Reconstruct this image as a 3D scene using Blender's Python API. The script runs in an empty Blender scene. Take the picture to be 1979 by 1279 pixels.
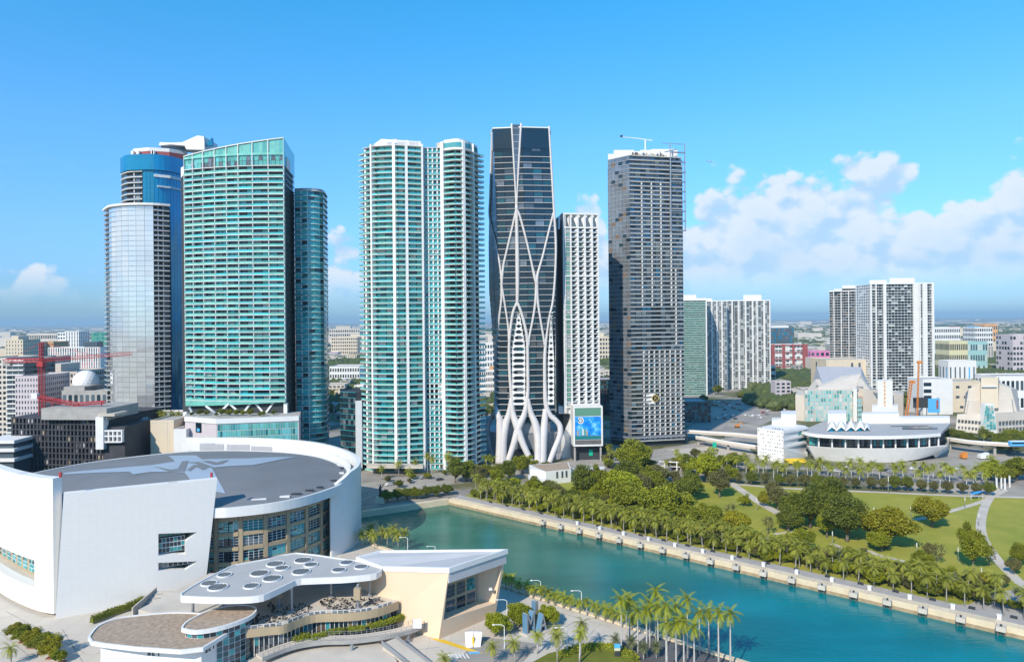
import bpy, math, random
from mathutils import Vector, Matrix

# ------------------------------------------------------------------ camera, sky, sun, exposure
CAM_H, FOC = 90.0, 1319.0          # metres above the ground, focal length in pixels of the 1979 px wide photograph
ROLL = 0.0085
scene = bpy.context.scene
COL = scene.collection
cam_data = bpy.data.cameras.new('camera')
cam = bpy.data.objects.new('camera', cam_data)
COL.objects.link(cam)
cam.location = (0, 0, CAM_H)
cam.rotation_euler = (math.pi / 2, ROLL, 0)
cam_data.sensor_width = 36.0
cam_data.lens = FOC / 1979 * 36.0
cam_data.shift_y = -21.5 / 1979
cam_data.clip_start = 1.0
cam_data.clip_end = 120000.0
scene.camera = cam

SUN_AZ, SUN_EL = math.radians(31), math.radians(37)     # shadows fall SUN_AZ to the right of straight ahead
sun_data = bpy.data.lights.new('sun', 'SUN')
sun_data.energy = 4.9
sun_data.angle = math.radians(0.53)
sun_data.color = (1.0, 0.90, 0.765)
sun = bpy.data.objects.new('sun', sun_data)
COL.objects.link(sun)
ldir = Vector((math.sin(SUN_AZ) * math.cos(SUN_EL), math.cos(SUN_AZ) * math.cos(SUN_EL), -math.sin(SUN_EL)))
sun.rotation_euler = ldir.to_track_quat('-Z', 'Y').to_euler()

world = bpy.data.worlds.new('World')
scene.world = world
world.use_nodes = True

def build_world():
    nt = world.node_tree
    N, L = nt.nodes, nt.links
    N.clear()
    out = N.new('ShaderNodeOutputWorld')
    bg = N.new('ShaderNodeBackground')
    bg.inputs['Strength'].default_value = 0.15
    sky = N.new('ShaderNodeTexSky')
    sky.sky_type = 'NISHITA'
    sky.sun_disc = False
    sky.sun_elevation = SUN_EL
    sky.sun_rotation = math.pi + SUN_AZ
    sky.altitude = 100
    sky.air_density = 1.25
    sky.dust_density = 0.3
    sky.ozone_density = 2.2
    L.new(bg.outputs[0], out.inputs[0])

    def math_(op, a, b=None, c=None, clamp=False):
        n = N.new('ShaderNodeMath'); n.operation = op; n.use_clamp = clamp
        for i, x in enumerate((a, b, c)):
            if x is None: continue
            if isinstance(x, (int, float)): n.inputs[i].default_value = x
            else: L.new(x, n.inputs[i])
        return n.outputs[0]
    def smooth(x, a, b, lo=0.0, hi=1.0):
        n = N.new('ShaderNodeMapRange'); n.interpolation_type = 'SMOOTHSTEP'
        L.new(x, n.inputs[0])
        for i, v in zip((1, 2, 3, 4), (a, b, lo, hi)): n.inputs[i].default_value = v
        return n.outputs[0]
    tc = N.new('ShaderNodeTexCoord')
    sep = N.new('ShaderNodeSeparateXYZ'); L.new(tc.outputs['Generated'], sep.inputs[0])
    X, Y, Zc = sep.outputs
    az = math_('ARCTAN2', X, Y)                       # 0 straight ahead, positive to the right
    hor = math_('SQRT', math_('ADD', math_('MULTIPLY', X, X), math_('MULTIPLY', Y, Y)))
    el = math_('ARCTAN2', Zc, hor)
    def coord(daz, dele, ys):
        c = N.new('ShaderNodeCombineXYZ')
        # the ring of cumulus: points on a cylinder, so that it closes round the horizon
        a2 = math_('ADD', az, daz)
        L.new(math_('SINE', a2), c.inputs[0]); L.new(math_('COSINE', a2), c.inputs[1])
        L.new(math_('MULTIPLY', math_('ADD', el, dele), ys), c.inputs[2])
        return c.outputs[0]
    def noise(co, scale, detail, rough, dist=0.0):
        n = N.new('ShaderNodeTexNoise'); L.new(co, n.inputs['Vector'])
        n.inputs['Scale'].default_value = scale; n.inputs['Detail'].default_value = detail
        n.inputs['Roughness'].default_value = rough; n.inputs['Distortion'].default_value = dist
        return n.outputs['Fac']
    # top of the cumulus bank, as an elevation that changes with the azimuth
    ramp = N.new('ShaderNodeFloatCurve')
    L.new(math_('DIVIDE', math_('ADD', az, math.pi), 2 * math.pi), ramp.inputs['Value'])
    cv = ramp.mapping.curves[0]
    def at(px): return (math.atan((px - 989.5) / FOC) + math.pi) / (2 * math.pi)
    pts = [(0.0, .60), (0.10, .95), (0.20, .85), (0.30, .24), (at(-80), .10), (at(90), .17), (at(220), .10), (at(420), .14), (at(660), .30), (at(800), .10),
           (at(1000), .12), (at(1085), .33), (at(1135), .60), (at(1190), .30), (at(1290), .50), (at(1400), .58), (at(1520), .60),
           (at(1640), .54), (at(1760), .49), (at(1900), .50), (at(2050), .44), (0.72, .30), (0.84, .22), (0.93, .34), (1.0, .30)]
    while len(cv.points) < len(pts): cv.points.new(0.5, 0.5)
    for p, (a, b) in zip(cv.points, pts): p.location = (a, b); p.handle_type = 'AUTO'
    ramp.mapping.update()
    top = math_('MULTIPLY', ramp.outputs[0], 0.34)
    def billow(daz, dele):
        # cauliflower heaps: rounded cells at three sizes, roughened by fine noise
        co = coord(daz, dele, 1.25); tot = None
        for sc, wt in ((9.0, .52), (21.0, .30), (48.0, .18)):
            v = N.new('ShaderNodeTexVoronoi'); v.feature = 'F1'; v.inputs['Scale'].default_value = sc
            L.new(co, v.inputs['Vector'])
            t_ = math_('MULTIPLY', v.outputs['Distance'], -wt)
            tot = t_ if tot is None else math_('ADD', tot, t_)
        return math_('ADD', math_('ADD', tot, .52), math_('MULTIPLY', math_('SUBTRACT', noise(co, 60.0, 5.0, 0.6), .5), .22))
    big = noise(coord(0, 0, 1.3), 7.0, 4.0, 0.5, 0.15)
    B0 = billow(0, 0)
    shape = math_('ADD', math_('MULTIPLY', math_('SUBTRACT', big, 0.5), 0.22), math_('MULTIPLY', B0, 0.20))
    h = math_('SUBTRACT', math_('ADD', top, shape), el)
    dens = smooth(h, 0.0, 0.026)
    dens = math_('MULTIPLY', dens, smooth(el, 0.015, 0.075, 0.0, 1.0))
    gaps = noise(coord(.4, .7, 3.0), 5.0, 7.0, 0.55)
    dens = math_('MULTIPLY', dens, smooth(gaps, 0.28, 0.50, 0.72, 1.0))
    # light on the bank: billows that face the sun against the ones behind them
    lit = smooth(math_('SUBTRACT', B0, billow(-0.010, 0.016)), -0.16, 0.10)
    core = smooth(h, 0.02, 0.17, 1.0, 0.55)
    lit = math_('MULTIPLY', lit, core)
    ccol = N.new('ShaderNodeMix'); ccol.data_type = 'RGBA'
    L.new(lit, ccol.inputs['Factor'])
    ccol.inputs['A'].default_value = (3.1, 4.5, 6.0, 1)
    ccol.inputs['B'].default_value = (5.3, 5.7, 6.2, 1)
    # thin veil of torn cloud higher up
    veil = noise(coord(.9, .2, 2.4), 7.0, 8.0, 0.6, .3)
    vd = math_('MULTIPLY', smooth(veil, 0.60, 0.76), smooth(el, 0.06, 0.16, 0.0, .5))
    vd = math_('MULTIPLY', vd, smooth(el, 0.22, 0.30, 1.0, 0.0))
    # the clear sky, deepened like the photograph's
    tint = N.new('ShaderNodeMix'); tint.data_type = 'RGBA'; tint.blend_type = 'MULTIPLY'
    tint.inputs['Factor'].default_value = 1.0
    L.new(sky.outputs[0], tint.inputs['A'])
    tint.inputs['B'].default_value = SKY_TINT
    grad = N.new('ShaderNodeValToRGB'); L.new(math_('MULTIPLY', el, 1.6), grad.inputs[0])
    for i, (e_, c_) in enumerate(SKY_GRADE):
        p = grad.color_ramp.elements[i] if i < 2 else grad.color_ramp.elements.new(e_ * 1.6)
        p.position = e_ * 1.6; p.color = (*c_, 1)
    tint2 = N.new('ShaderNodeMix'); tint2.data_type = 'RGBA'; tint2.blend_type = 'MULTIPLY'; tint2.inputs['Factor'].default_value = 1.0
    L.new(tint.outputs['Result'], tint2.inputs['A']); L.new(grad.outputs[0], tint2.inputs['B']); tint = tint2
    m1 = N.new('ShaderNodeMix'); m1.data_type = 'RGBA'
    L.new(math_('MULTIPLY', vd, 0.55), m1.inputs['Factor']); L.new(tint.outputs['Result'], m1.inputs['A']); m1.inputs['B'].default_value = (4.4, 5.2, 6.3, 1)
    m2 = N.new('ShaderNodeMix'); m2.data_type = 'RGBA'
    L.new(math_('MULTIPLY', dens, 0.90), m2.inputs['Factor']); L.new(m1.outputs['Result'], m2.inputs['A']); L.new(ccol.outputs['Result'], m2.inputs['B'])
    L.new(m2.outputs['Result'], bg.inputs['Color'])
HAZE_COL, HAZE_D = (.50, .75, .93, 1), 0.00006
SKY_TINT = (0.88, 1.15, 1.32, 1)
SKY_GRADE = [(0.0, (.33, .47, .82)), (.6, (.17, .75, .94)), (.12, (.48, .66, 1.0)), (.25, (.48, .80, 1.03)), (.43, (.28, .92, 1.08))]
build_world()

vs = scene.view_settings
scene.display_settings.display_device = 'sRGB'
vs.view_transform = 'Standard'
vs.look = 'None'
vs.exposure = 0.09
vs.gamma = 1.0
vs.use_curve_mapping = False
scene.render.engine = 'CYCLES'
scene.cycles.max_bounces = 5
scene.cycles.diffuse_bounces = 3
scene.cycles.glossy_bounces = 3
scene.cycles.transmission_bounces = 2
scene.cycles.volume_bounces = 0
scene.cycles.caustics_reflective = False
scene.cycles.caustics_refractive = False
scene.cycles.sample_clamp_indirect = 6.0
scene.cycles.use_denoising = True

# ------------------------------------------------------------------ helpers
RND = random.Random(11)
CA, SA = math.cos(ROLL), math.sin(ROLL)
def slope(px, py):
    """A pixel of the 1979 x 1279 photograph as the two slopes of its line of sight."""
    du, dv = px - 989.5, py - 618.0
    return (du * CA - dv * SA) / FOC, (du * SA + dv * CA) / FOC
def G(px, py, z=0.0):
    a, b = slope(px, py); Y = (CAM_H - z) / b
    return Vector((a * Y, Y))
def G3(px, py, z=0.0):
    p = G(px, py, z); return Vector((p.x, p.y, z))
def X(px, Y, py=622): return slope(px, py)[0] * Y
def Zof(py, Y, px=989.5): return CAM_H - slope(px, py)[1] * Y
def XY(px, Y, py=622): return Vector((X(px, Y, py), Y))
def P3(px, py, Y):
    a, b = slope(px, py); return Vector((a * Y, Y, CAM_H - b * Y))
def V2(p): return Vector((p[0], p[1]))

def offset_line(pts, off):
    """Move an open polyline to its right (outwards for a facade walked from left to right)."""
    pts = [V2(p) for p in pts]; out = []
    for i, p in enumerate(pts):
        ns = []
        if i > 0: d = (p - pts[i - 1]).normalized(); ns.append(Vector((d.y, -d.x)))
        if i < len(pts) - 1: d = (pts[i + 1] - p).normalized(); ns.append(Vector((d.y, -d.x)))
        n = sum(ns, Vector((0, 0))).normalized()
        k = 1 / max(.45, n.dot(ns[0]))
        out.append(p + n * off * k)
    return out
def line_len(pts): return sum((V2(pts[i + 1]) - V2(pts[i])).length for i in range(len(pts) - 1))
def along(pts, t):
    tot = line_len(pts) * t
    for i in range(len(pts) - 1):
        a, b = V2(pts[i]), V2(pts[i + 1]); l = (b - a).length
        if tot <= l + 1e-6 or i == len(pts) - 2: return a + (b - a) * (tot / l)
        tot -= l
def curve(pts, n=6, closed=False):
    """Catmull-Rom through points of any dimension."""
    pts = [Vector(p) for p in pts]; m = len(pts); out = []
    rng = range(m if closed else m - 1)
    for i in rng:
        if closed: p0, p1, p2, p3 = pts[(i - 1) % m], pts[i], pts[(i + 1) % m], pts[(i + 2) % m]
        else: p0, p1, p2, p3 = pts[max(i - 1, 0)], pts[i], pts[i + 1], pts[min(i + 2, m - 1)]
        for k in range(n):
            t = k / n
            out.append(.5 * ((2 * p1) + (p2 - p0) * t + (2 * p0 - 5 * p1 + 4 * p2 - p3) * t * t + (3 * p1 - p0 - 3 * p2 + p3) * t ** 3))
    if not closed: out.append(pts[-1])
    return out
def arc(a, b, bulge, n=6):
    """Points from a to b bowed to the right by bulge metres."""
    a, b = V2(a), V2(b); d = (b - a); nn = Vector((d.y, -d.x)).normalized()
    return [a + d * (i / n) + nn * bulge * (1 - (2 * i / n - 1) ** 2) for i in range(n + 1)]
def area(poly): return sum(poly[i][0] * poly[(i + 1) % len(poly)][1] - poly[(i + 1) % len(poly)][0] * poly[i][1] for i in range(len(poly))) / 2
def inside(p, poly):
    c = False; j = len(poly) - 1
    for i in range(len(poly)):
        xi, yi = poly[i][0], poly[i][1]; xj, yj = poly[j][0], poly[j][1]
        if (yi > p[1]) != (yj > p[1]) and p[0] < (xj - xi) * (p[1] - yi) / (yj - yi) + xi: c = not c
        j = i
    return c

class MB:
    """Collects shapes in world coordinates and links them as ONE mesh object."""
    def __init__(s): s.v = []; s.f = []
    def add(s, vs, fs):
        b = len(s.v); s.v += [tuple(v) for v in vs]; s.f += [tuple(i + b for i in f) for f in fs]
    def cube(s, x0, x1, y0, y1, z0, z1):
        s.add([(x0, y0, z0), (x1, y0, z0), (x1, y1, z0), (x0, y1, z0), (x0, y0, z1), (x1, y0, z1), (x1, y1, z1), (x0, y1, z1)],
              [(3, 2, 1, 0), (4, 5, 6, 7), (0, 1, 5, 4), (1, 2, 6, 5), (2, 3, 7, 6), (3, 0, 4, 7)])
    def box(s, p0, p1, z0, z1, th, off=0.0):
        p0, p1 = V2(p0), V2(p1); d = (p1 - p0).normalized(); n = Vector((d.y, -d.x))
        a, b = p0 + n * off, p1 + n * off; c, e = b - n * th, a - n * th
        s.add([(*a, z0), (*b, z0), (*c, z0), (*e, z0), (*a, z1), (*b, z1), (*c, z1), (*e, z1)],
              [(3, 2, 1, 0), (4, 5, 6, 7), (0, 1, 5, 4), (1, 2, 6, 5), (2, 3, 7, 6), (3, 0, 4, 7)])
    def prism(s, poly, z0, z1, top=None, bottom=True):
        """poly: plan points; z1 may be a list of heights; top: another ring for the top (leaning walls)."""
        poly = [V2(p) for p in poly]; n = len(poly)
        if area(poly) < 0:
            poly.reverse()
            if top: top = list(reversed(top))
            if isinstance(z1, (list, tuple)): z1 = list(reversed(z1))
        tp = [V2(p) for p in top] if top else poly
        zs = z1 if isinstance(z1, (list, tuple)) else [z1] * n
        vs = [(p.x, p.y, z0) for p in poly] + [(p.x, p.y, z) for p, z in zip(tp, zs)]
        fs = [(i, (i + 1) % n, n + (i + 1) % n, n + i) for i in range(n)] + [tuple(range(n, 2 * n))]
        if bottom: fs.append(tuple(reversed(range(n))))
        s.add(vs, fs)
    def strip(s, pts, z0, z1, th, off=0.0):
        a, b = offset_line(pts, off), offset_line(pts, off - th); n = len(a)
        zs0 = z0 if isinstance(z0, (list, tuple)) else [z0] * n
        zs1 = z1 if isinstance(z1, (list, tuple)) else [z1] * n
        vs = []
        for i in range(n): vs += [(*a[i], zs0[i]), (*a[i], zs1[i]), (*b[i], zs1[i]), (*b[i], zs0[i])]
        fs = []
        for i in range(n - 1):
            q = 4 * i
            fs += [(q, q + 4, q + 5, q + 1), (q + 1, q + 5, q + 6, q + 2), (q + 2, q + 6, q + 7, q + 3), (q + 3, q + 7, q + 4, q)]
        e = 4 * (n - 1)
        fs += [(0, 1, 2, 3), (e + 3, e + 2, e + 1, e)]
        s.add(vs, fs)
    def tube(s, pts, rad, n=6, flat=1.0):
        pts = [Vector(p) for p in pts]; m = len(pts)
        rad = rad if isinstance(rad, (list, tuple)) else [rad] * m
        vs = []; fs = []; ref = None
        for i, p in enumerate(pts):
            t = (pts[min(i + 1, m - 1)] - pts[max(i - 1, 0)]).normalized()
            if ref is None: ref = Vector((0, 1, 0)) if abs(t.y) < .8 else Vector((1, 0, 0))
            a = t.cross(ref).normalized(); b = a.cross(t).normalized(); ref = b
            for k in range(n):
                w = 2 * math.pi * (k + .5) / n
                vs.append(p + a * math.cos(w) * rad[i] + b * math.sin(w) * rad[i] * flat)
        for i in range(m - 1):
            for k in range(n):
                q = i * n; k2 = (k + 1) % n
                fs.append((q + k, q + n + k, q + n + k2, q + k2))
        fs += [tuple(range(n)), tuple(reversed(range((m - 1) * n, m * n)))]
        s.add(vs, fs)
    def sheet(s, poly, z): s.add([(p[0], p[1], z) for p in (poly if area(poly) > 0 else list(reversed(poly)))], [tuple(range(len(poly)))])
    def mesh(s, name, m, org=(0, 0, 0), smooth=False):
        me = bpy.data.meshes.new(name)
        ox, oy, oz = org
        me.from_pydata([(x - ox, y - oy, z - oz) for x, y, z in s.v], [], s.f)
        me.materials.append(m)
        if smooth: me.polygons.foreach_set('use_smooth', [True] * len(me.polygons))
        me.update()
        return me
    def build(s, name, m, parent=None, kind=None, label=None, smooth=False, rel=True):
        org = root_loc(parent) if (parent and rel) else (0, 0, 0)
        o = bpy.data.objects.new(name, s.mesh(name, m, org, smooth)); COL.objects.link(o)
        if parent: o.parent = parent
        if kind: o['kind'] = kind
        if label: o['label'] = label
        return o
def root_loc(o):
    l = Vector((0, 0, 0))
    while o: l += o.location; o = o.parent
    return l
def tag(o, label, cat, group=None):
    o['label'] = label; o['category'] = cat
    if group: o['group'] = group
    return o
def thing(name, label, cat, loc=(0, 0, 0), group=None):
    o = bpy.data.objects.new(name, None); COL.objects.link(o)
    o.empty_display_size = .5
    o.location = loc if len(loc) == 3 else (loc[0], loc[1], 0)
    return tag(o, label, cat, group)
def struct(name, mb, m):
    return mb.build(name, m, kind='structure')
KIDS = {}
def remember(root, kids): KIDS[root.name] = kids
def dup(root, kids, loc, rz=0.0, s=1.0, label=None, group=None):
    """Copy of a thing with copies of its parts (kids: (part, [sub-parts]))."""
    r = root.copy(); COL.objects.link(r); r.location = loc; r.rotation_euler = (0, 0, rz); r.scale = (s, s, s)
    if label: r['label'] = label
    if group: r['group'] = group
    for ch, subs in kids:
        c = ch.copy(); COL.objects.link(c); c.parent = r
        for g in subs:
            d = g.copy(); COL.objects.link(d); d.parent = c
    return r
UNIT = {}
def unit_mesh(m, name):
    k = (m.name, name)
    if k not in UNIT:
        b = MB(); b.cube(0, 1, 0, 1, 0, 1); UNIT[k] = b.mesh(name, m)
    return UNIT[k]
class Pieces:
    """Alike box pieces of one thing: the first 300 as parts of their own, the rest joined as one part of kind stuff."""
    def __init__(s, parent, name, cap=300): s.parent = parent; s.name = name; s.cap = cap; s.items = []
    def box(s, p0, p1, z0, z1, th, off, m): s.items.append((V2(p0), V2(p1), z0, z1, th, off, m))
    def flush(s, all_stuff=False):
        loc = root_loc(s.parent)
        its = s.items[:]
        cap = 0 if all_stuff else s.cap
        if len(its) > cap:      # keep the biggest ones as parts
            order = sorted(range(len(its)), key=lambda i: -round((its[i][1] - its[i][0]).length * (its[i][3] - its[i][2]), 1))
            its = [its[i] for i in order]
        for p0, p1, z0, z1, th, off, m in its[:cap]:
            d = (p1 - p0); l = d.length; d = d / l; n = Vector((d.y, -d.x)); a = p0 + n * off
            o = bpy.data.objects.new(s.name, unit_mesh(m, s.name)); COL.objects.link(o); o.parent = s.parent
            o.matrix_basis = Matrix(((d.x * l, -n.x * th, 0, a.x - loc.x), (d.y * l, -n.y * th, 0, a.y - loc.y), (0, 0, z1 - z0, z0 - loc.z), (0, 0, 0, 1)))
        rest = {}
        for p0, p1, z0, z1, th, off, m in its[cap:]:
            rest.setdefault(m.name, (m, MB()))[1].box(p0, p1, z0, z1, th, off)
        if rest:
            # one joined part, its material slots shared between the pieces
            tot = MB(); mi = []; ms = []
            for k, (m, b) in rest.items():
                mi += [len(ms)] * len(b.f); ms.append(m); tot.add(b.v, b.f)
            o = tot.build(s.name, ms[0], s.parent, kind='stuff')
            for m in ms[1:]: o.data.materials.append(m)
            o.data.polygons.foreach_set('material_index', mi)
            o.data.update()
def copies(parent, name, me, zs, m_off=(0, 0, 0)):
    """The same mesh (in the parent's local coordinates) once per height: one part per storey."""
    out = []
    for z in zs:
        o = bpy.data.objects.new(name, me); COL.objects.link(o); o.parent = parent
        o.location = (m_off[0], m_off[1], z + m_off[2]); out.append(o)
    return out
ONES = 'zeroth first second third fourth fifth sixth seventh eighth ninth tenth eleventh twelfth thirteenth fourteenth fifteenth sixteenth seventeenth eighteenth nineteenth'.split()
TENS = ['', '', 'twenty', 'thirty', 'forty', 'fifty', 'sixty', 'seventy', 'eighty', 'ninety']
def nth(n):
    if n < 20: return ONES[n]
    t, u = divmod(n, 10)
    return (TENS[t][:-1] + 'ieth') if u == 0 else TENS[t] + '-' + ONES[u]

# ------------------------------------------------------------------ materials
def mat(name, col, rough=.6, metal=0.0, vary=0.0, scale=.3, bump=0.0, bscale=2.0, rand=0.0, spec=.5, coat=0.0, col2=None, detail=4.0):
    """Plain procedural material: world-space noise moves the colour, the object's random number tints it, fine noise bumps it."""
    m = bpy.data.materials.new(name); m.use_nodes = True
    nt = m.node_tree; N, L = nt.nodes, nt.links
    b = N['Principled BSDF']
    b.inputs['Roughness'].default_value = rough; b.inputs['Metallic'].default_value = metal
    b.inputs['Specular IOR Level'].default_value = spec; b.inputs['Coat Weight'].default_value = coat
    c = (*col, 1)
    b.inputs['Base Color'].default_value = c
    geo = N.new('ShaderNodeNewGeometry')
    src = None
    if vary or col2:
        n = N.new('ShaderNodeTexNoise'); n.inputs['Scale'].default_value = scale; n.inputs['Detail'].default_value = detail; n.inputs['Roughness'].default_value = .6
        L.new(geo.outputs['Position'], n.inputs['Vector'])
        r = N.new('ShaderNodeMapRange'); r.inputs[1].default_value = .32; r.inputs[2].default_value = .68
        L.new(n.outputs['Fac'], r.inputs[0])
        mx = N.new('ShaderNodeMix'); mx.data_type = 'RGBA'; L.new(r.outputs[0], mx.inputs['Factor'])
        c2 = col2 or tuple(x * (1 - vary) for x in col)
        mx.inputs['A'].default_value = c; mx.inputs['B'].default_value = (*c2, 1)
        src = mx.outputs['Result']
    if rand:
        oi = N.new('ShaderNodeObjectInfo')
        r = N.new('ShaderNodeMapRange'); r.inputs[3].default_value = 1 - rand; r.inputs[4].default_value = 1 + rand
        L.new(oi.outputs['Random'], r.inputs[0])
        h = N.new('ShaderNodeHueSaturation'); L.new(r.outputs[0], h.inputs['Value'])
        if src: L.new(src, h.inputs['Color'])
        else: h.inputs['Color'].default_value = c
        src = h.outputs[0]
    if src: L.new(src, b.inputs['Base Color'])
    if bump:
        n = N.new('ShaderNodeTexNoise'); n.inputs['Scale'].default_value = bscale; n.inputs['Detail'].default_value = 5
        L.new(geo.outputs['Position'], n.inputs['Vector'])
        bp = N.new('ShaderNodeBump'); bp.inputs['Strength'].default_value = bump; bp.inputs['Distance'].default_value = .3
        L.new(n.outputs['Fac'], bp.inputs['Height']); L.new(bp.outputs[0], b.inputs['Normal'])
    return m
def leaf_mat(name, col, col2, rough=.55):
    m = mat(name, col, rough, vary=.3, scale=.35, col2=col2, rand=.16, spec=.25, detail=6)
    b = m.node_tree.nodes['Principled BSDF']
    return m
def tiled(name, col, joint, w, h, rough=.5, mortar=.02, plan=False, vary=.06):
    """Fine joints on a surface whose pieces are too small to tell apart (panels of a few pixels)."""
    m = mat(name, col, rough)
    nt = m.node_tree; N, L = nt.nodes, nt.links; b = N['Principled BSDF']
    geo = N.new('ShaderNodeNewGeometry'); sp = N.new('ShaderNodeSeparateXYZ'); L.new(geo.outputs['Position'], sp.inputs[0])
    cb = N.new('ShaderNodeCombineXYZ')
    if plan: L.new(sp.outputs[0], cb.inputs[0]); L.new(sp.outputs[1], cb.inputs[1])
    else:
        ad = N.new('ShaderNodeMath'); ad.operation = 'ADD'; L.new(sp.outputs[0], ad.inputs[0]); L.new(sp.outputs[1], ad.inputs[1])
        L.new(ad.outputs[0], cb.inputs[0]); L.new(sp.outputs[2], cb.inputs[1])
    br = N.new('ShaderNodeTexBrick'); L.new(cb.outputs[0], br.inputs['Vector'])
    br.offset = 0.0; br.inputs['Scale'].default_value = 1.0
    br.inputs['Brick Width'].default_value = w; br.inputs['Row Height'].default_value = h; br.inputs['Mortar Size'].default_value = mortar
    br.inputs['Color1'].default_value = (*col, 1); br.inputs['Color2'].default_value = (*[c * (1 - vary) for c in col], 1); br.inputs['Mortar'].default_value = (*joint, 1)
    L.new(br.outputs['Color'], b.inputs['Base Color'])
    return m
M = {}
def defm(k, *a, **kw): M[k] = mat(k, *a, **kw)
defm('white_paint', (.75, .745, .725), .5, vary=.07, scale=.15)
defm('white_wall', (.78, .77, .75), .6, vary=.08, scale=.2)
defm('white_slab', (.74, .74, .72), .6, vary=.08, scale=.5)
defm('cream_wall', (.66, .56, .42), .75, vary=.08, scale=.12)
defm('beige_wall', (.76, .575, .405), .75, vary=.05, scale=.15)
defm('tan_frame', (.42, .33, .21), .7, vary=.1, scale=.4)
defm('grey_concrete', (.40, .385, .36), .85, vary=.22, scale=.25, bump=.2)
defm('pale_concrete', (.60, .535, .45), .85, vary=.2, scale=.12, bump=.15)
defm('dark_concrete', (.14, .135, .13), .85, vary=.3, scale=.3)
defm('plaza', (.56, .50, .42), .85, vary=.22, scale=.06, bump=.1)
defm('asphalt', (.115, .115, .12), .9, vary=.3, scale=.08)
defm('pale_asphalt', (.37, .335, .29), .9, vary=.25, scale=.05)
defm('promenade', (.42, .40, .385), .85, vary=.18, scale=.3)
defm('sand_stone', (.70, .58, .40), .8, vary=.16, scale=.25, bump=.15)
defm('sand_stone_dark', (.44, .33, .20), .85, vary=.4, scale=.5)
defm('gravel_roof', (.47, .36, .265), .95, vary=.42, scale=.9, bump=.5, bscale=4, detail=8)
defm('grey_roof', (.195, .205, .22), .75, vary=.16, scale=.06)
defm('roof_blue', (.34, .42, .51), .7, vary=.08, scale=.2)
defm('roof_white', (.52, .52, .53), .7, vary=.1, scale=.1)
defm('flat_roof', (.46, .44, .41), .9, vary=.25, scale=.15)
defm('canopy_top', (.45, .44, .425), .7, vary=.12, scale=.12)
defm('metal_grey', (.40, .42, .45), .45, .6, vary=.1)
defm('rib_concrete', (.62, .59, .575), .65, vary=.1, scale=.2)
defm('fins_grey', (.50, .50, .52), .55, .2, vary=.15, scale=.4)
defm('dark_metal', (.05, .055, .065), .45, .3)
defm('black_paint', (.012, .012, .014), .5)
defm('red_paint', (.46, .035, .04), .45, vary=.2)
defm('orange_paint', (.62, .22, .03), .5)
defm('old_gold', (.42, .30, .06), .5)
defm('yellow_paint', (.75, .47, .03), .55)
defm('blue_paint', (.04, .27, .62), .5)
defm('sky_blue_paint', (.10, .42, .75), .45)
defm('green_sign', (.0, .42, .27), .5)
defm('teal_glass', (.13, .47, .41), .12, .15, rand=.22, spec=.7, vary=.2, scale=.25)
defm('teal_glass_deep', (.025, .25, .26), .06, .2, rand=.35, spec=.8)
defm('teal_rail', (.20, .56, .48), .14, .0, rand=.10, spec=.7, vary=.28, scale=.3)
defm('sea_glass', (.04, .33, .36), .08, .2, rand=.3, spec=.8)
defm('aqua_glass', (.13, .47, .48), .10, .2, rand=.3, spec=.8)
defm('blue_glass', (.003, .26, .46), .06, .35, rand=.10, spec=.9, vary=.2, scale=.06)
defm('night_glass', (.012, .032, .048), .06, .25, rand=.4, spec=.8)
defm('smoke_glass', (.19, .225, .26), .08, .35, rand=.35, spec=.8, col2=(.12, .12, .12), vary=.3, scale=.12)
defm('mirror_glass', (.80, .81, .80), .06, .68, rand=.04, spec=1, bump=.02, bscale=.25)
defm('grey_glass', (.16, .20, .23), .08, .35, rand=.3, spec=.8)
defm('green_glass', (.17, .40, .29), .12, .2, rand=.18, spec=.7)
defm('far_glass', (.085, .115, .14), .15, .2, rand=.3)
defm('deep_glass', (.014, .075, .095), .06, .2, rand=.5, spec=.8)
defm('teal_side', (.07, .50, .50), .08, .1, rand=.22, spec=.8)
defm('steel_blue', (.11, .24, .37), .5, vary=.1)
defm('curtain', (.50, .54, .52), .7, rand=.2)
defm('warm_room', (.13, .09, .06), .5, rand=.5)
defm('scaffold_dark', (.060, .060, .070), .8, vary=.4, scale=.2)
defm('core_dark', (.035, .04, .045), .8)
defm('lilac_wall', (.56, .50, .52), .75, vary=.1)
defm('brick_red', (.33, .085, .085), .8, vary=.15)
defm('pale_stone', (.60, .545, .475), .8, vary=.1, scale=.1)
defm('dome_white', (.80, .80, .79), .5)
defm('bark', (.20, .17, .14), .95, vary=.35, scale=1.5)
defm('palm_trunk', (.40, .37, .33), .9, vary=.25, scale=1.2)
defm('royal_trunk', (.52, .50, .46), .85, vary=.2, scale=1.0)
defm('mulch', (.25, .10, .06), .95)
defm('lawn', (.215, .245, .018), .95, vary=.2, scale=.05, col2=(.36, .325, .04), bump=.3, bscale=3, detail=9)
defm('grass_dark', (.16, .18, .015), .95, vary=.3, scale=.2, bump=.4)
defm('car_white', (.75, .75, .76), .25, coat=.6)
defm('car_dark', (.03, .033, .04), .25, coat=.6)
defm('car_red', (.38, .03, .03), .25, coat=.6)
defm('car_silver', (.42, .43, .45), .3, .5, coat=.5)
defm('rubber', (.02, .02, .02), .9)
defm('pink_wall', (.66, .20, .40), .8)
defm('pastel_yellow', (.62, .58, .36), .8)
defm('pastel_teal', (.30, .52, .52), .8)
defm('orange_wall', (.66, .36, .16), .8)
defm('netting_green', (.10, .34, .27), .9, vary=.3, scale=.3)
M['leaf_olive'] = leaf_mat('leaf_olive', (.235, .245, .012), (.125, .150, .010))
M['leaf_dark'] = leaf_mat('leaf_dark', (.150, .172, .016), (.080, .104, .012))
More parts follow.
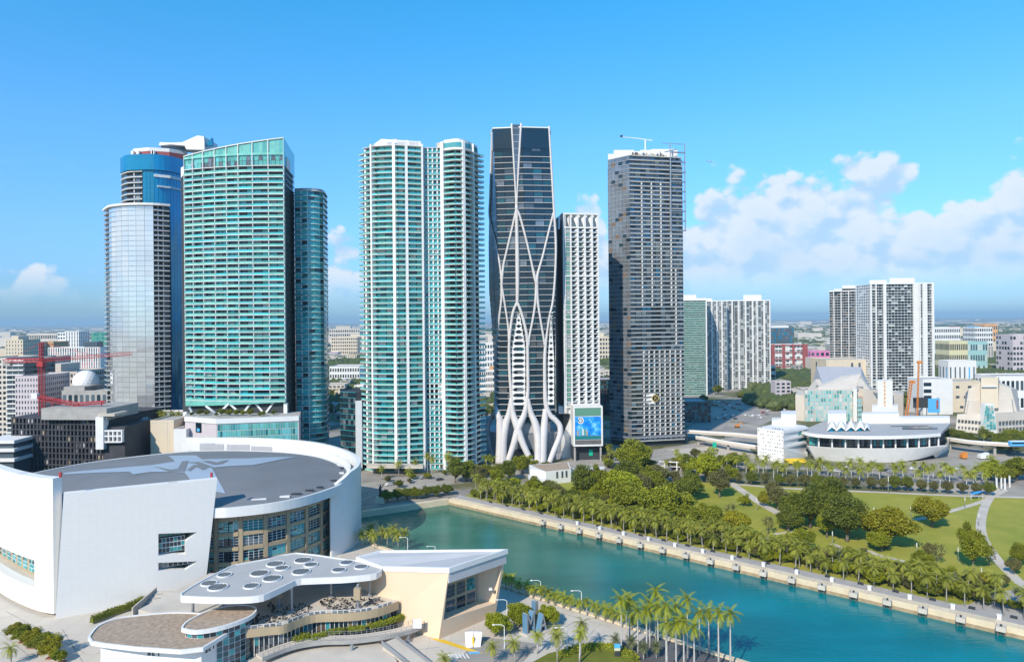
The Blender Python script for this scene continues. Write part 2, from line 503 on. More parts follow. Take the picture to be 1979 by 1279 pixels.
M['leaf_grey'] = leaf_mat('leaf_grey', (.175, .165, .055), (.10, .10, .03))
M['leaf_gold'] = leaf_mat('leaf_gold', (.310, .280, .012), (.180, .180, .010))
M['leaf_lime'] = leaf_mat('leaf_lime', (.300, .320, .012), (.180, .210, .010))
M['frond'] = leaf_mat('frond', (.30, .30, .035), (.17, .185, .020))
M['frond_bright'] = leaf_mat('frond_bright', (.300, .310, .012), (.170, .200, .010))
M['frond_grey'] = leaf_mat('frond_grey', (.17, .185, .09), (.10, .115, .05))
M['far_wood'] = leaf_mat('far_wood', (.085, .105, .025), (.045, .062, .018))
M['arena_panel'] = tiled('arena_panel', (.78, .765, .735), (.62, .61, .585), 3.2, .55, .55, .022, vary=.025)
M['plaza_paving'] = tiled('plaza_paving', (.57, .515, .44), (.46, .41, .34), 6.0, 6.0, .85, .10, True, .10)
# ------------------------------------------------------------------ the setting
def ground_material():
    m = mat('city_ground', (.3, .29, .27), .95); nt = m.node_tree; N, L = nt.nodes, nt.links; b = N['Principled BSDF']
    geo = N.new('ShaderNodeNewGeometry')
    def noi(s, d, r=.6):
        n = N.new('ShaderNodeTexNoise'); n.inputs['Scale'].default_value = s; n.inputs['Detail'].default_value = d; n.inputs['Roughness'].default_value = r
        L.new(geo.outputs['Position'], n.inputs['Vector']); return n.outputs['Fac']
    def ramp(f, a, c):
        r = N.new('ShaderNodeMapRange'); r.inputs[1].default_value = a; r.inputs[2].default_value = c; L.new(f, r.inputs[0]); return r.outputs[0]
    def mix(f, a, c):
        x = N.new('ShaderNodeMix'); x.data_type = 'RGBA'; L.new(f, x.inputs['Factor'])
        for k, v in (('A', a), ('B', c)):
            if isinstance(v, tuple): x.inputs[k].default_value = (*v, 1)
            else: L.new(v, x.inputs[k])
        return x.outputs['Result']
    pav = mix(ramp(noi(.02, 6), .4, .6), (.40, .36, .30), (.25, .23, .21))
    wood = mix(ramp(noi(.05, 5), .4, .6), (.07, .08, .02), (.12, .12, .04))
    near = mix(ramp(noi(.009, 8, .65), .46, .56), pav, wood)
    vor = N.new('ShaderNodeTexVoronoi'); vor.inputs['Scale'].default_value = .012; L.new(geo.outputs['Position'], vor.inputs['Vector'])
    roofs = mix(ramp(noi(.0016, 6), .44, .56), (.30, .28, .25), (.055, .075, .03))
    sp = N.new('ShaderNodeSeparateColor'); L.new(vor.outputs['Color'], sp.inputs[0])
    far = mix(ramp(sp.outputs[0], .80, .86), roofs, (.50, .48, .45))
    dist = N.new('ShaderNodeVectorMath'); dist.operation = 'LENGTH'; L.new(geo.outputs['Position'], dist.inputs[0])
    f = N.new('ShaderNodeMapRange'); f.inputs[1].default_value = 1500; f.inputs[2].default_value = 2600; L.new(dist.outputs['Value'], f.inputs[0])
    L.new(mix(f.outputs[0], near, far), b.inputs['Base Color'])
    return m
def water_material():
    m = mat('bay_water', (.0, .16, .20), .07); nt = m.node_tree; N, L = nt.nodes, nt.links; b = N['Principled BSDF']
    geo = N.new('ShaderNodeNewGeometry')
    b.inputs['Specular IOR Level'].default_value = .5; b.inputs['IOR'].default_value = 1.33
    n = N.new('ShaderNodeTexNoise'); n.inputs['Scale'].default_value = .012; n.inputs['Detail'].default_value = 4; L.new(geo.outputs['Position'], n.inputs['Vector'])
    # greener at the shallow closed end of the slip, clear turquoise towards the bay
    sp = N.new('ShaderNodeSeparateXYZ'); L.new(geo.outputs['Position'], sp.inputs[0])
    a = N.new('ShaderNodeMath'); a.operation = 'MULTIPLY_ADD'; a.inputs[1].default_value = 60; a.inputs[2].default_value = -30; L.new(n.outputs['Fac'], a.inputs[0])
    s = N.new('ShaderNodeMath'); s.operation = 'ADD'; L.new(sp.outputs[0], s.inputs[0]); L.new(a.outputs[0], s.inputs[1])
    r = N.new('ShaderNodeMapRange'); r.interpolation_type = 'SMOOTHSTEP'; r.inputs[1].default_value = -15; r.inputs[2].default_value = 95; L.new(s.outputs[0], r.inputs[0])
    x = N.new('ShaderNodeMix'); x.data_type = 'RGBA'; L.new(r.outputs[0], x.inputs['Factor'])
    x.inputs['A'].default_value = (.040, .155, .105, 1); x.inputs['B'].default_value = (.0, .170, .190, 1)
    # wind patches: broad darker and lighter stretches
    mq = N.new('ShaderNodeMapping'); mq.inputs['Rotation'].default_value = (0, 0, .7); mq.inputs['Scale'].default_value = (.6, 1.8, 1); L.new(geo.outputs['Position'], mq.inputs[0])
    n2 = N.new('ShaderNodeTexNoise'); n2.inputs['Scale'].default_value = .028; n2.inputs['Detail'].default_value = 6; L.new(mq.outputs[0], n2.inputs['Vector'])
    r2 = N.new('ShaderNodeMapRange'); r2.inputs[1].default_value = .35; r2.inputs[2].default_value = .65; r2.inputs[3].default_value = .78; r2.inputs[4].default_value = 1.16; L.new(n2.outputs['Fac'], r2.inputs[0])
    hv = N.new('ShaderNodeHueSaturation'); L.new(r2.outputs[0], hv.inputs['Value']); L.new(x.outputs['Result'], hv.inputs['Color'])
    L.new(hv.outputs[0], b.inputs['Base Color'])
    mp = N.new('ShaderNodeMapping'); mp.inputs['Rotation'].default_value = (0, 0, .5); mp.inputs['Scale'].default_value = (.55, 1.5, 1)
    L.new(geo.outputs['Position'], mp.inputs[0])
    w = N.new('ShaderNodeTexNoise'); w.inputs['Scale'].default_value = .42; w.inputs['Detail'].default_value = 7; w.inputs['Roughness'].default_value = .62; L.new(mp.outputs[0], w.inputs['Vector'])
    bp = N.new('ShaderNodeBump'); bp.inputs['Strength'].default_value = .32; bp.inputs['Distance'].default_value = .4; L.new(w.outputs['Fac'], bp.inputs['Height']); L.new(bp.outputs[0], b.inputs['Normal'])
    return m
M['ground'] = ground_material(); M['water'] = water_material()

N_A, N_B = G(1257, 1221), G(1440, 1279)                 # edge of the near quay
N_DIR = (N_B - N_A).normalized()
F_C = G(868, 966); F_B = G(1979, 1221)                  # far quay, from the closed corner of the slip
F_DIR = (F_B - F_C).normalized(); F_N = Vector((-F_DIR.y, F_DIR.x))   # away from the water
E_B = G(693, 992); E_DIR = (E_B - F_C).normalized()
near_end = N_A - N_DIR * 128
end_left = F_C + E_DIR * 62
N_OUT, F_OUT = N_A + N_DIR * 2400, F_C + F_DIR * 2400
g = MB()
g.sheet([(-30000, -3500), (N_OUT.x, -3500), N_OUT, N_A, near_end, end_left, F_C, F_OUT, (30000, F_OUT.y), (30000, 31000), (-30000, 31000)], 0.0)
struct('ground', g, M['ground'])
w = MB(); w.sheet([(-1000, -3400), (4000, -3400), (4000, 600), (-1000, 600)], -2.2); struct('water', w, M['water'])

b = MB(); b.strip([F_C, F_OUT], -3, .62, 3.6, 0.0)      # walked so that the outer face looks at the water
SW = struct('seawall', b, M['sand_stone']); F_CAP = SW
b = MB(); b.strip([F_C, F_OUT], -3, -1.1, .4, .18); struct('seawall', b, M['sand_stone_dark'])
b = MB(); b.strip([end_left, F_C], -3, .5, 2.6, 0.0); struct('seawall', b, M['sand_stone'])
b = MB(); b.strip([N_OUT, near_end], -3, .5, 1.6, 0.0); struct('seawall', b, M['sand_stone'])
def fq(s, o): return F_C + F_DIR * s + F_N * o          # metres along the far quay and back from the water
M['cap_stone'] = mat('cap_stone', (.72, .60, .43), .8, vary=.16, scale=.3, rand=.09, bump=.15)
CS = Pieces(F_CAP, 'cap_stone')
for k in range(52): CS.box(fq(k * 5.6 + .05, .1), fq(k * 5.6 + 5.55, .1), .63, .72, 3.3, 0, M['cap_stone'])
CS.flush()
b = MB(); b.sheet([fq(0, 3.6), fq(2400, 3.6), fq(2400, 10.5), fq(-3, 10.5)], .05); struct('promenade', b, M['promenade'])
lawn_poly = [fq(0, 10.5), fq(2400, 10.5), G(2900, 1100), G(2300, 985), G(1979, 961), G(1700, 950), G(1420, 934), G(1240, 925), G(1120, 930), G(960, 945)]
b = MB(); b.sheet(lawn_poly, .03); struct('lawn', b, M['lawn'])
def path(name, pxs, width, z, m, n=6):
    pts = curve([G(*p) for p in pxs], n); b = MB()
    l, r = offset_line(pts, -width / 2), offset_line(pts, width / 2)
    b.add([(*p, z) for p in l] + [(*p, z) for p in r], [(len(l) + i, len(l) + i + 1, i + 1, i) for i in range(len(l) - 1)])
    return struct(name, b, m)
path('path', [(1411, 932), (1440, 952), (1475, 975), (1512, 996)], 4.5, .07, M['pale_concrete'])
path('path', [(1945, 946), (1905, 966), (1850, 984), (1780, 1002), (1735, 1008)], 2.6, .075, M['pale_concrete'])
path('path', [(1926, 944), (1905, 975), (1896, 1008), (1900, 1040), (1925, 1078), (1962, 1117), (2010, 1160)], 3.6, .08, M['pale_concrete'])
path('path', [(1495, 1032), (1520, 1029), (1545, 1025)], 2.2, .07, M['pale_concrete'])
path('path', [(1608, 1050), (1635, 1061), (1675, 1064), (1700, 1073), (1758, 1087)], 2.4, .07, M['pale_concrete'])
path('path', [(1655, 1091), (1700, 1094), (1765, 1093)], 2.2, .085, M['pale_concrete'])
path('path', [(1405, 934), (1530, 944), (1700, 951), (1880, 959), (2050, 962)], 3.2, .09, M['pale_concrete'])
path('path', [(1350, 1043), (1420, 1043), (1500, 1040)], 2.0, .07, M['pale_concrete'])
b = MB(); b.sheet([G(1872, 1168), G(1915, 1150), G(1979, 1133), G(2200, 1130), fq(420, 3.7), fq(206, 3.7)], .10); struct('pavement', b, M['promenade'])
# the boulevard behind the slip and the streets round the towers
path('road', [(560, 1010), (700, 950), (800, 932), (930, 917), (1060, 907), (1200, 889), (1340, 868), (1480, 845), (1660, 826)], 30, .04, M['pale_asphalt'])
path('road', [(1290, 930), (1400, 905), (1560, 905), (1750, 918), (1979, 925), (2300, 960)], 9, .05, M['pale_asphalt'])
path('road', [(1360, 830), (1420, 790), (1500, 770), (1660, 750)], 26, .045, M['pale_asphalt'])
mk = MB()
for off in (-10, -6.6, 0.0, 6.6, 10):
    pts = curve([G(*p) for p in [(560, 1010), (700, 950), (800, 932), (930, 917), (1060, 907), (1200, 889), (1340, 868), (1480, 845)]], 30)
    l, r = offset_line(pts, off - .15), offset_line(pts, off + .15)
    for i in range(0, len(l) - 1):
        if off in (-6.6, 6.6) and i % 2: continue
        mk.add([(*r[i], .075), (*r[i + 1], .075), (*l[i + 1], .075), (*l[i], .075)], [(0, 1, 2, 3)])
struct('road_marking', mk, M['white_paint'])
b = MB(); b.sheet([G(1375, 805), G(1470, 822), G(1545, 790), G(1500, 766), G(1420, 770)], .06); struct('parking_lot', b, M['pale_asphalt'])
b = MB(); b.sheet([G(1290, 868), G(1440, 858), G(1465, 885), G(1380, 895)], .062); struct('pavement', b, M['plaza'])
# plaza of the arena on the near side of the slip
b = MB(); b.sheet([near_end, N_A, N_A + N_DIR * 60, (30, 120), (-260, 120), (-300, 260), (-90, 330)], .04); struct('plaza', b, M['plaza_paving'])
b = MB(); b.sheet([near_end + Vector((-1.2, -1.6)), N_A + Vector((-1.2, -1.6)), N_A + Vector((-6, -8)), near_end + Vector((-6, -8))], .065); struct('pavement', b, M['pale_concrete'])
b = MB()
for a_, c_ in (((940, 1195), (1225, 1262)), ((1000, 1160), (1180, 1212)), ((905, 1215), (1010, 1262)), ((1045, 1180), (960, 1240)), ((1110, 1200), (1050, 1240)), ((1150, 1215), (1120, 1250)), ((10, 1180), (165, 1262)), ((120, 1215), (160, 1279)), ((0, 1222), (60, 1270)), ((735, 1262), (850, 1250)), ((560, 1268), (640, 1262))):
    p, q = G(*a_), G(*c_); l, r = offset_line([p, q], -.12), offset_line([p, q], .12); b.add([(*l[0], .068), (*l[1], .068), (*r[1], .068), (*r[0], .068)], [(3, 2, 1, 0)])
struct('paving_joint', b, M['grey_concrete'])
b = MB(); b.sheet([G(1205, 1232), G(1262, 1228), G(1440, 1282), N_B + N_DIR * 30, (40, 150), G(1180, 1279), G(1190, 1255)], .06); struct('road', b, M['asphalt'])
b = MB(); b.sheet([G(1060, 1262), G(1130, 1245), G(1200, 1252), G(1240, 1279), (20, 160), (-5, 160), G(1020, 1284)], .075); struct('lawn', b, M['grass_dark'])
b = MB(); b.sheet([G(1045, 1244), G(1010, 1279), (-12, 150), (-60, 150), G(880, 1279), G(930, 1230)], .07); struct('road', b, M['pale_asphalt'])

# ------------------------------------------------------------------ the arena
def plane_hit(px, py, p0, d):
    """Where a line of sight meets the upright plane through p0 along d: (metres along, height)."""
    a, bb = slope(px, py); n = Vector((d.y, -d.x))
    t = n.dot(p0) / (n.x * a + n.y)
    q = Vector((a * t, t)); return (q - p0).dot(d), CAM_H - bb * t
from mathutils.geometry import tessellate_polygon
import bmesh
def fill(loops):
    """Triangles of a flat outline with holes, as indices into the points in order."""
    bm = bmesh.new(); es = []
    for l in loops:
        vs = [bm.verts.new((p[0], p[1], 0)) for p in l]; es += [bm.edges.new((vs[i], vs[(i + 1) % len(vs)])) for i in range(len(vs))]
    bm.verts.index_update()
    bmesh.ops.triangle_fill(bm, use_beauty=True, use_dissolve=False, edges=es)
    bm.verts.index_update(); out = [tuple(v.index for v in f.verts) for f in bm.faces]; bm.free(); return out
def panel(mb, p0, d, th, outer, holes=()):
    """Upright slab with holes: outer and holes as (u, z) lists; th goes away from the viewer's side."""
    n = Vector((d.y, -d.x)); loops = [list(outer)] + [list(h) for h in holes]
    flat = [q for l in loops for q in l]
    tris = fill(loops)
    f = [(p0 + d * u) for u, z in flat]; k = len(flat)
    vs = [(*f[i], flat[i][1]) for i in range(k)] + [(*(f[i] - n * th), flat[i][1]) for i in range(k)]
    fs = []
    for t in tris:
        a, b_, c = t
        ar = (flat[b_][0] - flat[a][0]) * (flat[c][1] - flat[a][1]) - (flat[c][0] - flat[a][0]) * (flat[b_][1] - flat[a][1])
        t = (a, b_, c) if ar > 0 else (c, b_, a)
        fs += [t, tuple(k + i for i in reversed(t))]
    o = 0
    for li, l in enumerate(loops):
        m = len(l)
        sg = sum(l[i][0] * l[(i + 1) % m][1] - l[(i + 1) % m][0] * l[i][1] for i in range(m)) > 0
        for i in range(m):
            a, b_ = o + i, o + (i + 1) % m
            if sg == (li > 0): a, b_ = b_, a
            fs.append((a, k + a, k + b_, b_))
        o += m
    mb.add(vs, fs)

ZR = 27.0
rim_near = [G(p[0], p[1], ZR) for p in [(405, 983), (450, 981), (523, 973), (580, 962), (628, 948), (660, 934), (672, 920), (664, 903)]]
rim = curve(rim_near + [Vector(p) for p in [(-92, 318), (-118, 331), (-155, 334), (-182, 318), (-197, 300), (-204, 275), (-194, 250), (-170, 235), (-135, 228)]], 5, closed=True)
rc = sum(rim, Vector((0, 0))) / len(rim)
ARENA = thing('arena', 'vast white round arena with a grey domed roof beside the water', 'arena', (rc.x, rc.y, 0))
def dome_z(p):
    p = V2(p); d = p - rc; l = d.length
    if l < .01: return ZR + 5.2
    # distance to the rim along this direction
    u = d / l; best = 60.0
    for i in range(len(rim)):
        a, e = rim[i] - rc, rim[(i + 1) % len(rim)] - rc; s = e - a
        den = u.x * s.y - u.y * s.x
        if abs(den) < 1e-9: continue
        t = (a.x * s.y - a.y * s.x) / den; v = (a.x * u.y - a.y * u.x) / den
        if t > 0 and -1e-6 <= v <= 1 + 1e-6: best = t; break
    r = min(1.0, l / best)
    return ZR + 5.2 * (1 - r * r)
roof = MB(); rings = [1, .93, .8, .62, .42, .2]
for k, s in enumerate(rings): roof.v += [(*(rc + (p - rc) * s), ZR + 5.2 * (1 - s * s)) for p in rim]
roof.v.append((*rc, ZR + 5.2)); n = len(rim)
for k in range(len(rings) - 1): roof.f += [(k * n + i, k * n + (i + 1) % n, (k + 1) * n + (i + 1) % n, (k + 1) * n + i) for i in range(n)]
roof.f += [((len(rings) - 1) * n + i, (len(rings) - 1) * n + (i + 1) % n, len(roof.v) - 1) for i in range(n)]
if area(rim) < 0: roof.f = [tuple(reversed(f)) for f in roof.f]
roof.build('roof', M['grey_roof'], ARENA, smooth=True)
ccw = rim if area(rim) > 0 else list(reversed(rim))
fas = MB()
rr = ccw + [ccw[0]]
fas.strip(rr, ZR - 3.0, ZR + .25, .9, .55)          # walked counter-clockwise the outside is on the right
fas.build('fascia', M['white_paint'], ARENA)
sof = MB(); inner = [rc + (p - rc) * .93 for p in ccw]
sof.v = [(*p, ZR - 2.9) for p in ccw] + [(*p, ZR - 2.95) for p in inner]; n = len(ccw)
sof.f = [(i, n + i, n + (i + 1) % n, (i + 1) % n) for i in range(n)]
sof.build('soffit', M['metal_grey'], ARENA)
body = MB(); body.prism([rc + (p - rc) * .84 for p in ccw], 0, ZR - .5); body.build('core_wall', M['core_dark'], ARENA)
def drape(name, pxs, m, lift):
    """A flat painted shape on the roof: pixel outline dropped on to the dome."""
    import bmesh
    pts = []
    for px, py in pxs:
        z = ZR + 3
        for _ in range(14): z = dome_z(G(px, py, z))
        pts.append(G(px, py, z))
    bm = bmesh.new()
    vs = [bm.verts.new((p.x, p.y, 0)) for p in pts]
    bm.faces.new(vs); bmesh.ops.triangulate(bm, faces=bm.faces[:], ngon_method='BEAUTY')
    for _ in range(3): bmesh.ops.subdivide_edges(bm, edges=[e for e in bm.edges if e.calc_length() > 5], cuts=1, use_grid_fill=False); bmesh.ops.triangulate(bm, faces=bm.faces[:])
    for v in bm.verts: v.co = Vector((v.co.x - rc.x, v.co.y - rc.y, dome_z(v.co) + lift))
    bmesh.ops.recalc_face_normals(bm, faces=bm.faces[:])
    for f in bm.faces:
        if f.normal.z < 0: f.normal_flip()
    me = bpy.data.meshes.new(name); bm.to_mesh(me); bm.free(); me.materials.append(m)
    o = bpy.data.objects.new(name, me); COL.objects.link(o); o.parent = ARENA
    return o
drape('roof_emblem', [(122, 914), (220, 905), (293, 899), (338, 892), (325, 881), (378, 880), (391, 888), (480, 886), (573, 883), (530, 891), (490, 899), (443, 901), (409, 904), (421, 926), (436, 954), (400, 948), (369, 929), (356, 913), (293, 912), (258, 917), (250, 912), (126, 917)], M['roof_blue'], .14)
for st in ([(296, 902), (330, 908), (344, 906), (352, 892), (364, 891), (358, 911), (326, 912)], [(361, 909), (374, 899), (386, 899), (400, 906), (392, 909), (379, 903), (368, 911)],
           [(361, 894), (376, 896), (398, 905), (412, 903), (384, 893)], [(390, 892), (414, 899), (430, 897), (443, 890), (432, 890), (420, 894), (404, 891)]):
    drape('roof_emblem_stroke', st, M['grey_roof'], .24)
# facade of tan frames and glazed bays under the roof edge
fac = [p + (rc - p).normalized() * 5.2 for p in curve([Vector((-128, 226.6))] + rim_near, 4)]
fac = [p for p in fac]
wall = MB(); wall.strip(fac, 0, ZR - 2.7, .5, -.9); wall.build('facade_wall', M['core_dark'], ARENA)
NB = 12; rows = [(2.0, 5.6), (6.9, 10.7), (12.0, 15.8), (17.1, 20.9)]
pier = Pieces(ARENA, 'facade_pier'); span = Pieces(ARENA, 'spandrel'); nbay = 0
for i in range(NB + 1):
    t = min(max(i / NB, .004), .996); a, c = along(fac, max(0, t - .0065)), along(fac, min(1, t + .0065))
    pier.box(a, c, 0, ZR - 2.8, .9, .12, M['tan_frame'])
for i in range(NB):
    t0, t1 = i / NB + .008, (i + 1) / NB - .008
    a, c = along(fac, t0), along(fac, t1)
    zs = [0] + [z for r in rows for z in r] + [ZR - 2.8]
    for k in range(0, len(zs), 2): span.box(a, c, zs[k], zs[k + 1], .8, .05, M['tan_frame'])
    for z0, z1 in rows:
        gm = RND.choice(['aqua_glass', 'night_glass', 'grey_glass', 'teal_glass_deep'])
        mb = MB(); mb.box(a, c, z0 + .002, z1 - .002, .08, -.62); fo = mb.build('bay_window', M['white_paint'], ARENA); bay = Pieces(fo, 'pane', 16 if i >= 7 or (i in (5, 6) and z0 > 12) else 0); nbay += 1
        for u in range(4):
            x0, x1 = a + (c - a) * (u / 4), a + (c - a) * ((u + 1) / 4)
            for v in range(4):
                h0, h1 = z0 + (z1 - z0) * v / 4, z0 + (z1 - z0) * (v + 1) / 4
                bay.box(x0 + (x1 - x0) * .09, x1 - (x1 - x0) * .09, h0 + .1, h1 - .1, .1, -.50, M[gm if RND.random() < .75 else RND.choice(['night_glass', 'teal_glass'])])
        bay.flush()
for p_ in (pier, span): p_.flush()
# the white spiral wall that wraps the right side and the back
W1 = [G(638, 1073), G(652, 1070), G(678, 1064), G(689, 1056)]
ring = curve([G(638, 1073), Vector((-69.5, 260.5)), Vector((-65.0, 268)), Vector((-63.4, 279)), Vector((-66.6, 296)), Vector((-79, 316)), Vector((-99, 334)), Vector((-128, 344)), Vector((-165, 346))], 6)
def ring_top(i):
    t = i / (len(ring) - 1)
    return 21.0 + 9.5 * min(1, t / .28) ** .8 + 1.5 * max(0, (t - .3) / .7)
tops = [ring_top(i) for i in range(len(ring))]
rw = MB(); rw.strip(ring, 0, tops, 1.7, 0); rw.build('blade_wall', M['white_paint'], ARENA)
inn = MB(); s0 = int(len(ring) * .42)
inn.strip(offset_line(ring, -4.2)[s0:], ZR - 1, [t - 2.2 for t in tops[s0:]], .8, 0)
inn.build('parapet', M['white_wall'], ARENA)
lv = Pieces(ARENA, 'louvre_panel')
rl = offset_line(ring, -4.2)[s0:]
def on_rl(px): s_ = slope(px, 865)[0]; return min((along(rl, k / 400) for k in range(401)), key=lambda p: abs(p.x / p.y - s_))
for x0, x1, y0, y1 in ((388, 417, 856, 872), (418.5, 434, 857, 872), (440, 484, 858, 871), (487, 528, 861, 871)):
    a, c = on_rl(x0), on_rl(x1); lv.box(a, c, Zof(y1, a.y, x0), Zof(y0, a.y, x0), .2, .95, M['fins_grey'])
lv.flush()
# right flat wall with two windows
wp0 = G(118, 1194); wd = (G(345, 1152) - wp0).normalized()
def wz(px, py): return plane_hit(px, py, wp0, wd)
o1 = [wz(306, 1031), wz(306, 1073), wz(358, 1071), wz(358, 1046), wz(381, 1028)]
o2 = [wz(306, 1087), wz(306, 1102), wz(358, 1101), wz(382, 1084)]
wall = MB(); panel(wall, wp0, wd, 3.0, [(wz(107, 1194)[0], 0), (wz(392, 1140)[0], 0), wz(398, 1122), wz(420, 925), wz(123, 954)], [o1, o2])
wall.build('flat_wall', M['arena_panel'], ARENA)
def win_grid(p0, d, u0, u1, z0, z1, nx, nz, depth, g1, frm):
    mb = MB(); mb.box(p0 + d * u0, p0 + d * u1, z0, z1, .1, -depth - .12); glz = Pieces(mb.build('window', M[frm], ARENA), 'pane')
    for i in range(nx):
        for k in range(nz):
            a = p0 + d * (u0 + (u1 - u0) * (i + .1) / nx); c = p0 + d * (u0 + (u1 - u0) * (i + .9) / nx)
            glz.box(a, c, z0 + (z1 - z0) * (k + .1) / nz, z0 + (z1 - z0) * (k + .9) / nz, .1, -depth, M[RND.choice(g1)])
    glz.flush()
win_grid(wp0, wd, o1[0][0], o1[2][0], o1[1][1], o1[0][1] - 2.2, 7, 3, 1.9, ['night_glass', 'night_glass', 'teal_glass_deep'], 'white_paint')
win_grid(wp0, wd, o1[0][0], o1[4][0], o1[0][1] - 1.7, o1[0][1] + .1, 9, 2, 2.0, ['sea_glass', 'teal_glass_deep'], 'tan_frame')
win_grid(wp0, wd, o2[0][0], o2[3][0], o2[1][1], o2[0][1] + .2, 8, 2, 1.9, ['night_glass', 'grey_glass'], 'white_paint')
# the taller curved wall at the far left, with an open terrace in it
le = G(104, 1186, 1.2)
lpts = list(reversed(curve([le, G(78, 1181, 1.2), G(45, 1170, 1.0), G(8, 1152, .8), G(-40, 1118, .6), G(-110, 1060, .5), G(-150, 1000, .5)], 5)))
def lheight(p): return 42.6 - max(0, (-141 - p.x)) * .015
cut = lambda lo, hi: [p for p in lpts if lo <= p.x / p.y <= hi]
xs = [p.x / p.y for p in lpts]
q0, q1 = slope(67, 1130)[0], slope(-60, 1110)[0]
pr = [p for p in lpts if p.x / p.y >= q0]; e = Vector(pr[0]); j = lpts.index(pr[0]); a = lpts[j - 1]
tt = (q0 * a.y - a.x) / ((e.x - a.x) - q0 * (e.y - a.y)); xp = a + (e - a) * tt
right_part = [xp] + pr; left_part = [p for p in lpts if p.x / p.y < q0] + [xp]
lw = MB(); lw.strip(right_part, 1.2, [lheight(p) for p in right_part], 3.0, 0)
lw.strip(left_part, 16.6, [lheight(p) for p in left_part], 3.0, 0); lw.strip(left_part, 1.2, 8.2, 3.0, 0)
lw.build('curved_wall', M['arena_panel'], ARENA)
tb = MB(); tb.strip(offset_line(lpts, -5), 0, 19, 1.0, 0); tb.build('terrace_wall', M['tan_frame'], ARENA)
db = MB(); db.strip(offset_line(lpts, -3.0), 7.9, 8.2, 2.1, 0); db.build('terrace_floor', M['pale_concrete'], ARENA)
plb = MB(); plb.strip(offset_line(lpts, -2.0), 0, 1.19, 1.0, 0); plb.build('plinth', M['dark_concrete'], ARENA)
tl = offset_line(left_part, -5); L_ = line_len(tl)
k = 0
while k * 5.0 + 4 < L_:
    a, c = along(tl, 1 - (k * 5.0 + .9) / L_), along(tl, 1 - (k * 5.0 + 4.3) / L_)
    win_grid(c, (a - c).normalized(), 0, (a - c).length, 9.0, 14.2, 3, 4, -.15, ['aqua_glass', 'sea_glass', 'night_glass'], 'white_paint'); k += 1
for px, py in ((115.5, 921), (408, 921)):
    p = P3(px, py, 207 if px < 200 else 226)
    b = MB(); b.cube(p.x - .3, p.x + .3, p.y, p.y + .6, p.z - .2, p.z + 1.3); b.build('beacon', M['red_paint'], ARENA)
vent = Pieces(ARENA, 'roof_vent')
for px, py, l in ((430, 970, 4), (452, 970, 3), (550, 962, 3.4), (572, 957, 3.4), (598, 950, 3), (618, 944, 2.4), (645, 931, 2.6), (660, 916, 1.8), (661, 906, 1.6), (655, 899, 1.6), (500, 968, 5)):
    p = G(px, py, ZR + .4); d = Vector((.9, .25)).normalized()
    vent.box(p - d * l / 2, p + d * l / 2, ZR + .1, ZR + 1.1, 1.0, 0, M['dark_metal' if px in (572, 598, 618, 645, 661) else 'white_wall'])
vent.flush()
# ------------------------------------------------------------------ the towers
def local_mesh(T, mb, name, m): return mb.mesh(name, m, root_loc(T))
def facade(T, pts, z0, fh, nf, bays, win, rec=1.5, slab=('white_slab', .9, .32), rail=None, split=2, fin=None, gap=.06, P=None, skip=None, sill=.3, head=.12, pname='window', slabs_cap=70):
    """One storey-gridded facade walked from left to right (as seen from outside): window pieces, one slab and one railing per storey, upright fins."""
    if isinstance(bays, int): ts = [i / bays for i in range(bays + 1)]
    else: ts = bays
    own = P is None
    if own: P = Pieces(T, pname)
    for k in range(nf):
        zb = z0 + k * fh
        for i in range(len(ts) - 1):
            if skip and skip(k, i): continue
            a, c = along(pts, ts[i]), along(pts, ts[i + 1])
            n = split if (c - a).length > 3.2 else 1
            wname = None
            for u in range(n):
                x0, x1 = a + (c - a) * ((u + gap) / n), a + (c - a) * ((u + 1 - gap) / n)
                r = RND.random(); acc = 0
                for m_, wt in win:
                    acc += wt
                    if r <= acc: wname = m_; break
                P.box(x0, x1, zb + sill, zb + fh - head, .15, -rec, M[wname])
    if slab:
        mb = MB(); mb.strip(pts, 0, slab[2], slab[1] + rec, slab[1]); me = local_mesh(T, mb, 'floor_slab', M[slab[0]])
        copies(T, 'floor_slab', me, [z0 + k * fh - slab[2] * .5 for k in range(nf + 1)])
    if rail and len(rail) > 3:
        RP = Pieces(T, 'balcony_railing')
        for k in range(nf):
            zb = z0 + k * fh + slab[2] * .5 + .01
            for i in range(len(ts) - 1):
                if skip and skip(k, i): continue
                L_ = line_len(pts); e = .05 / L_
                RP.box(along(pts, ts[i] + e), along(pts, ts[i + 1] - e), zb, zb + rail[1], .07, rail[2], M[RND.choice(rail[3])])
        RP.flush()
    elif rail:
        m_, h, off = rail[:3]
        mb = MB(); mb.strip(pts, 0, h, .06, off); me = local_mesh(T, mb, 'balcony_railing', M[m_])
        copies(T, 'balcony_railing', me, [z0 + k * fh + (slab[2] * .5 if slab else 0) + .01 for k in range(nf)])
    if fin:
        m_, wd, dep, out, which = fin
        L_ = line_len(pts)
        for i, t in enumerate(ts):
            if which is not None and i not in which: continue
            t = min(max(t, wd / 2 / L_), 1 - wd / 2 / L_)
            a, c = along(pts, t - wd / 2 / L_), along(pts, t + wd / 2 / L_)
            mb = MB(); mb.box(a, c, z0, z0 + nf * fh + .3, dep, out); mb.build('fin', M[m_], T)
    if own: P.flush()
    return P
def core(T, poly, z0, z1, m='core_dark', name='core_wall'):
    mb = MB(); mb.prism(poly, z0, z1); return mb.build(name, M[m], T)
TEAL_MIX = [('teal_glass', .45), ('aqua_glass', .2), ('teal_glass_deep', .2), ('night_glass', .08), ('curtain', .07)]

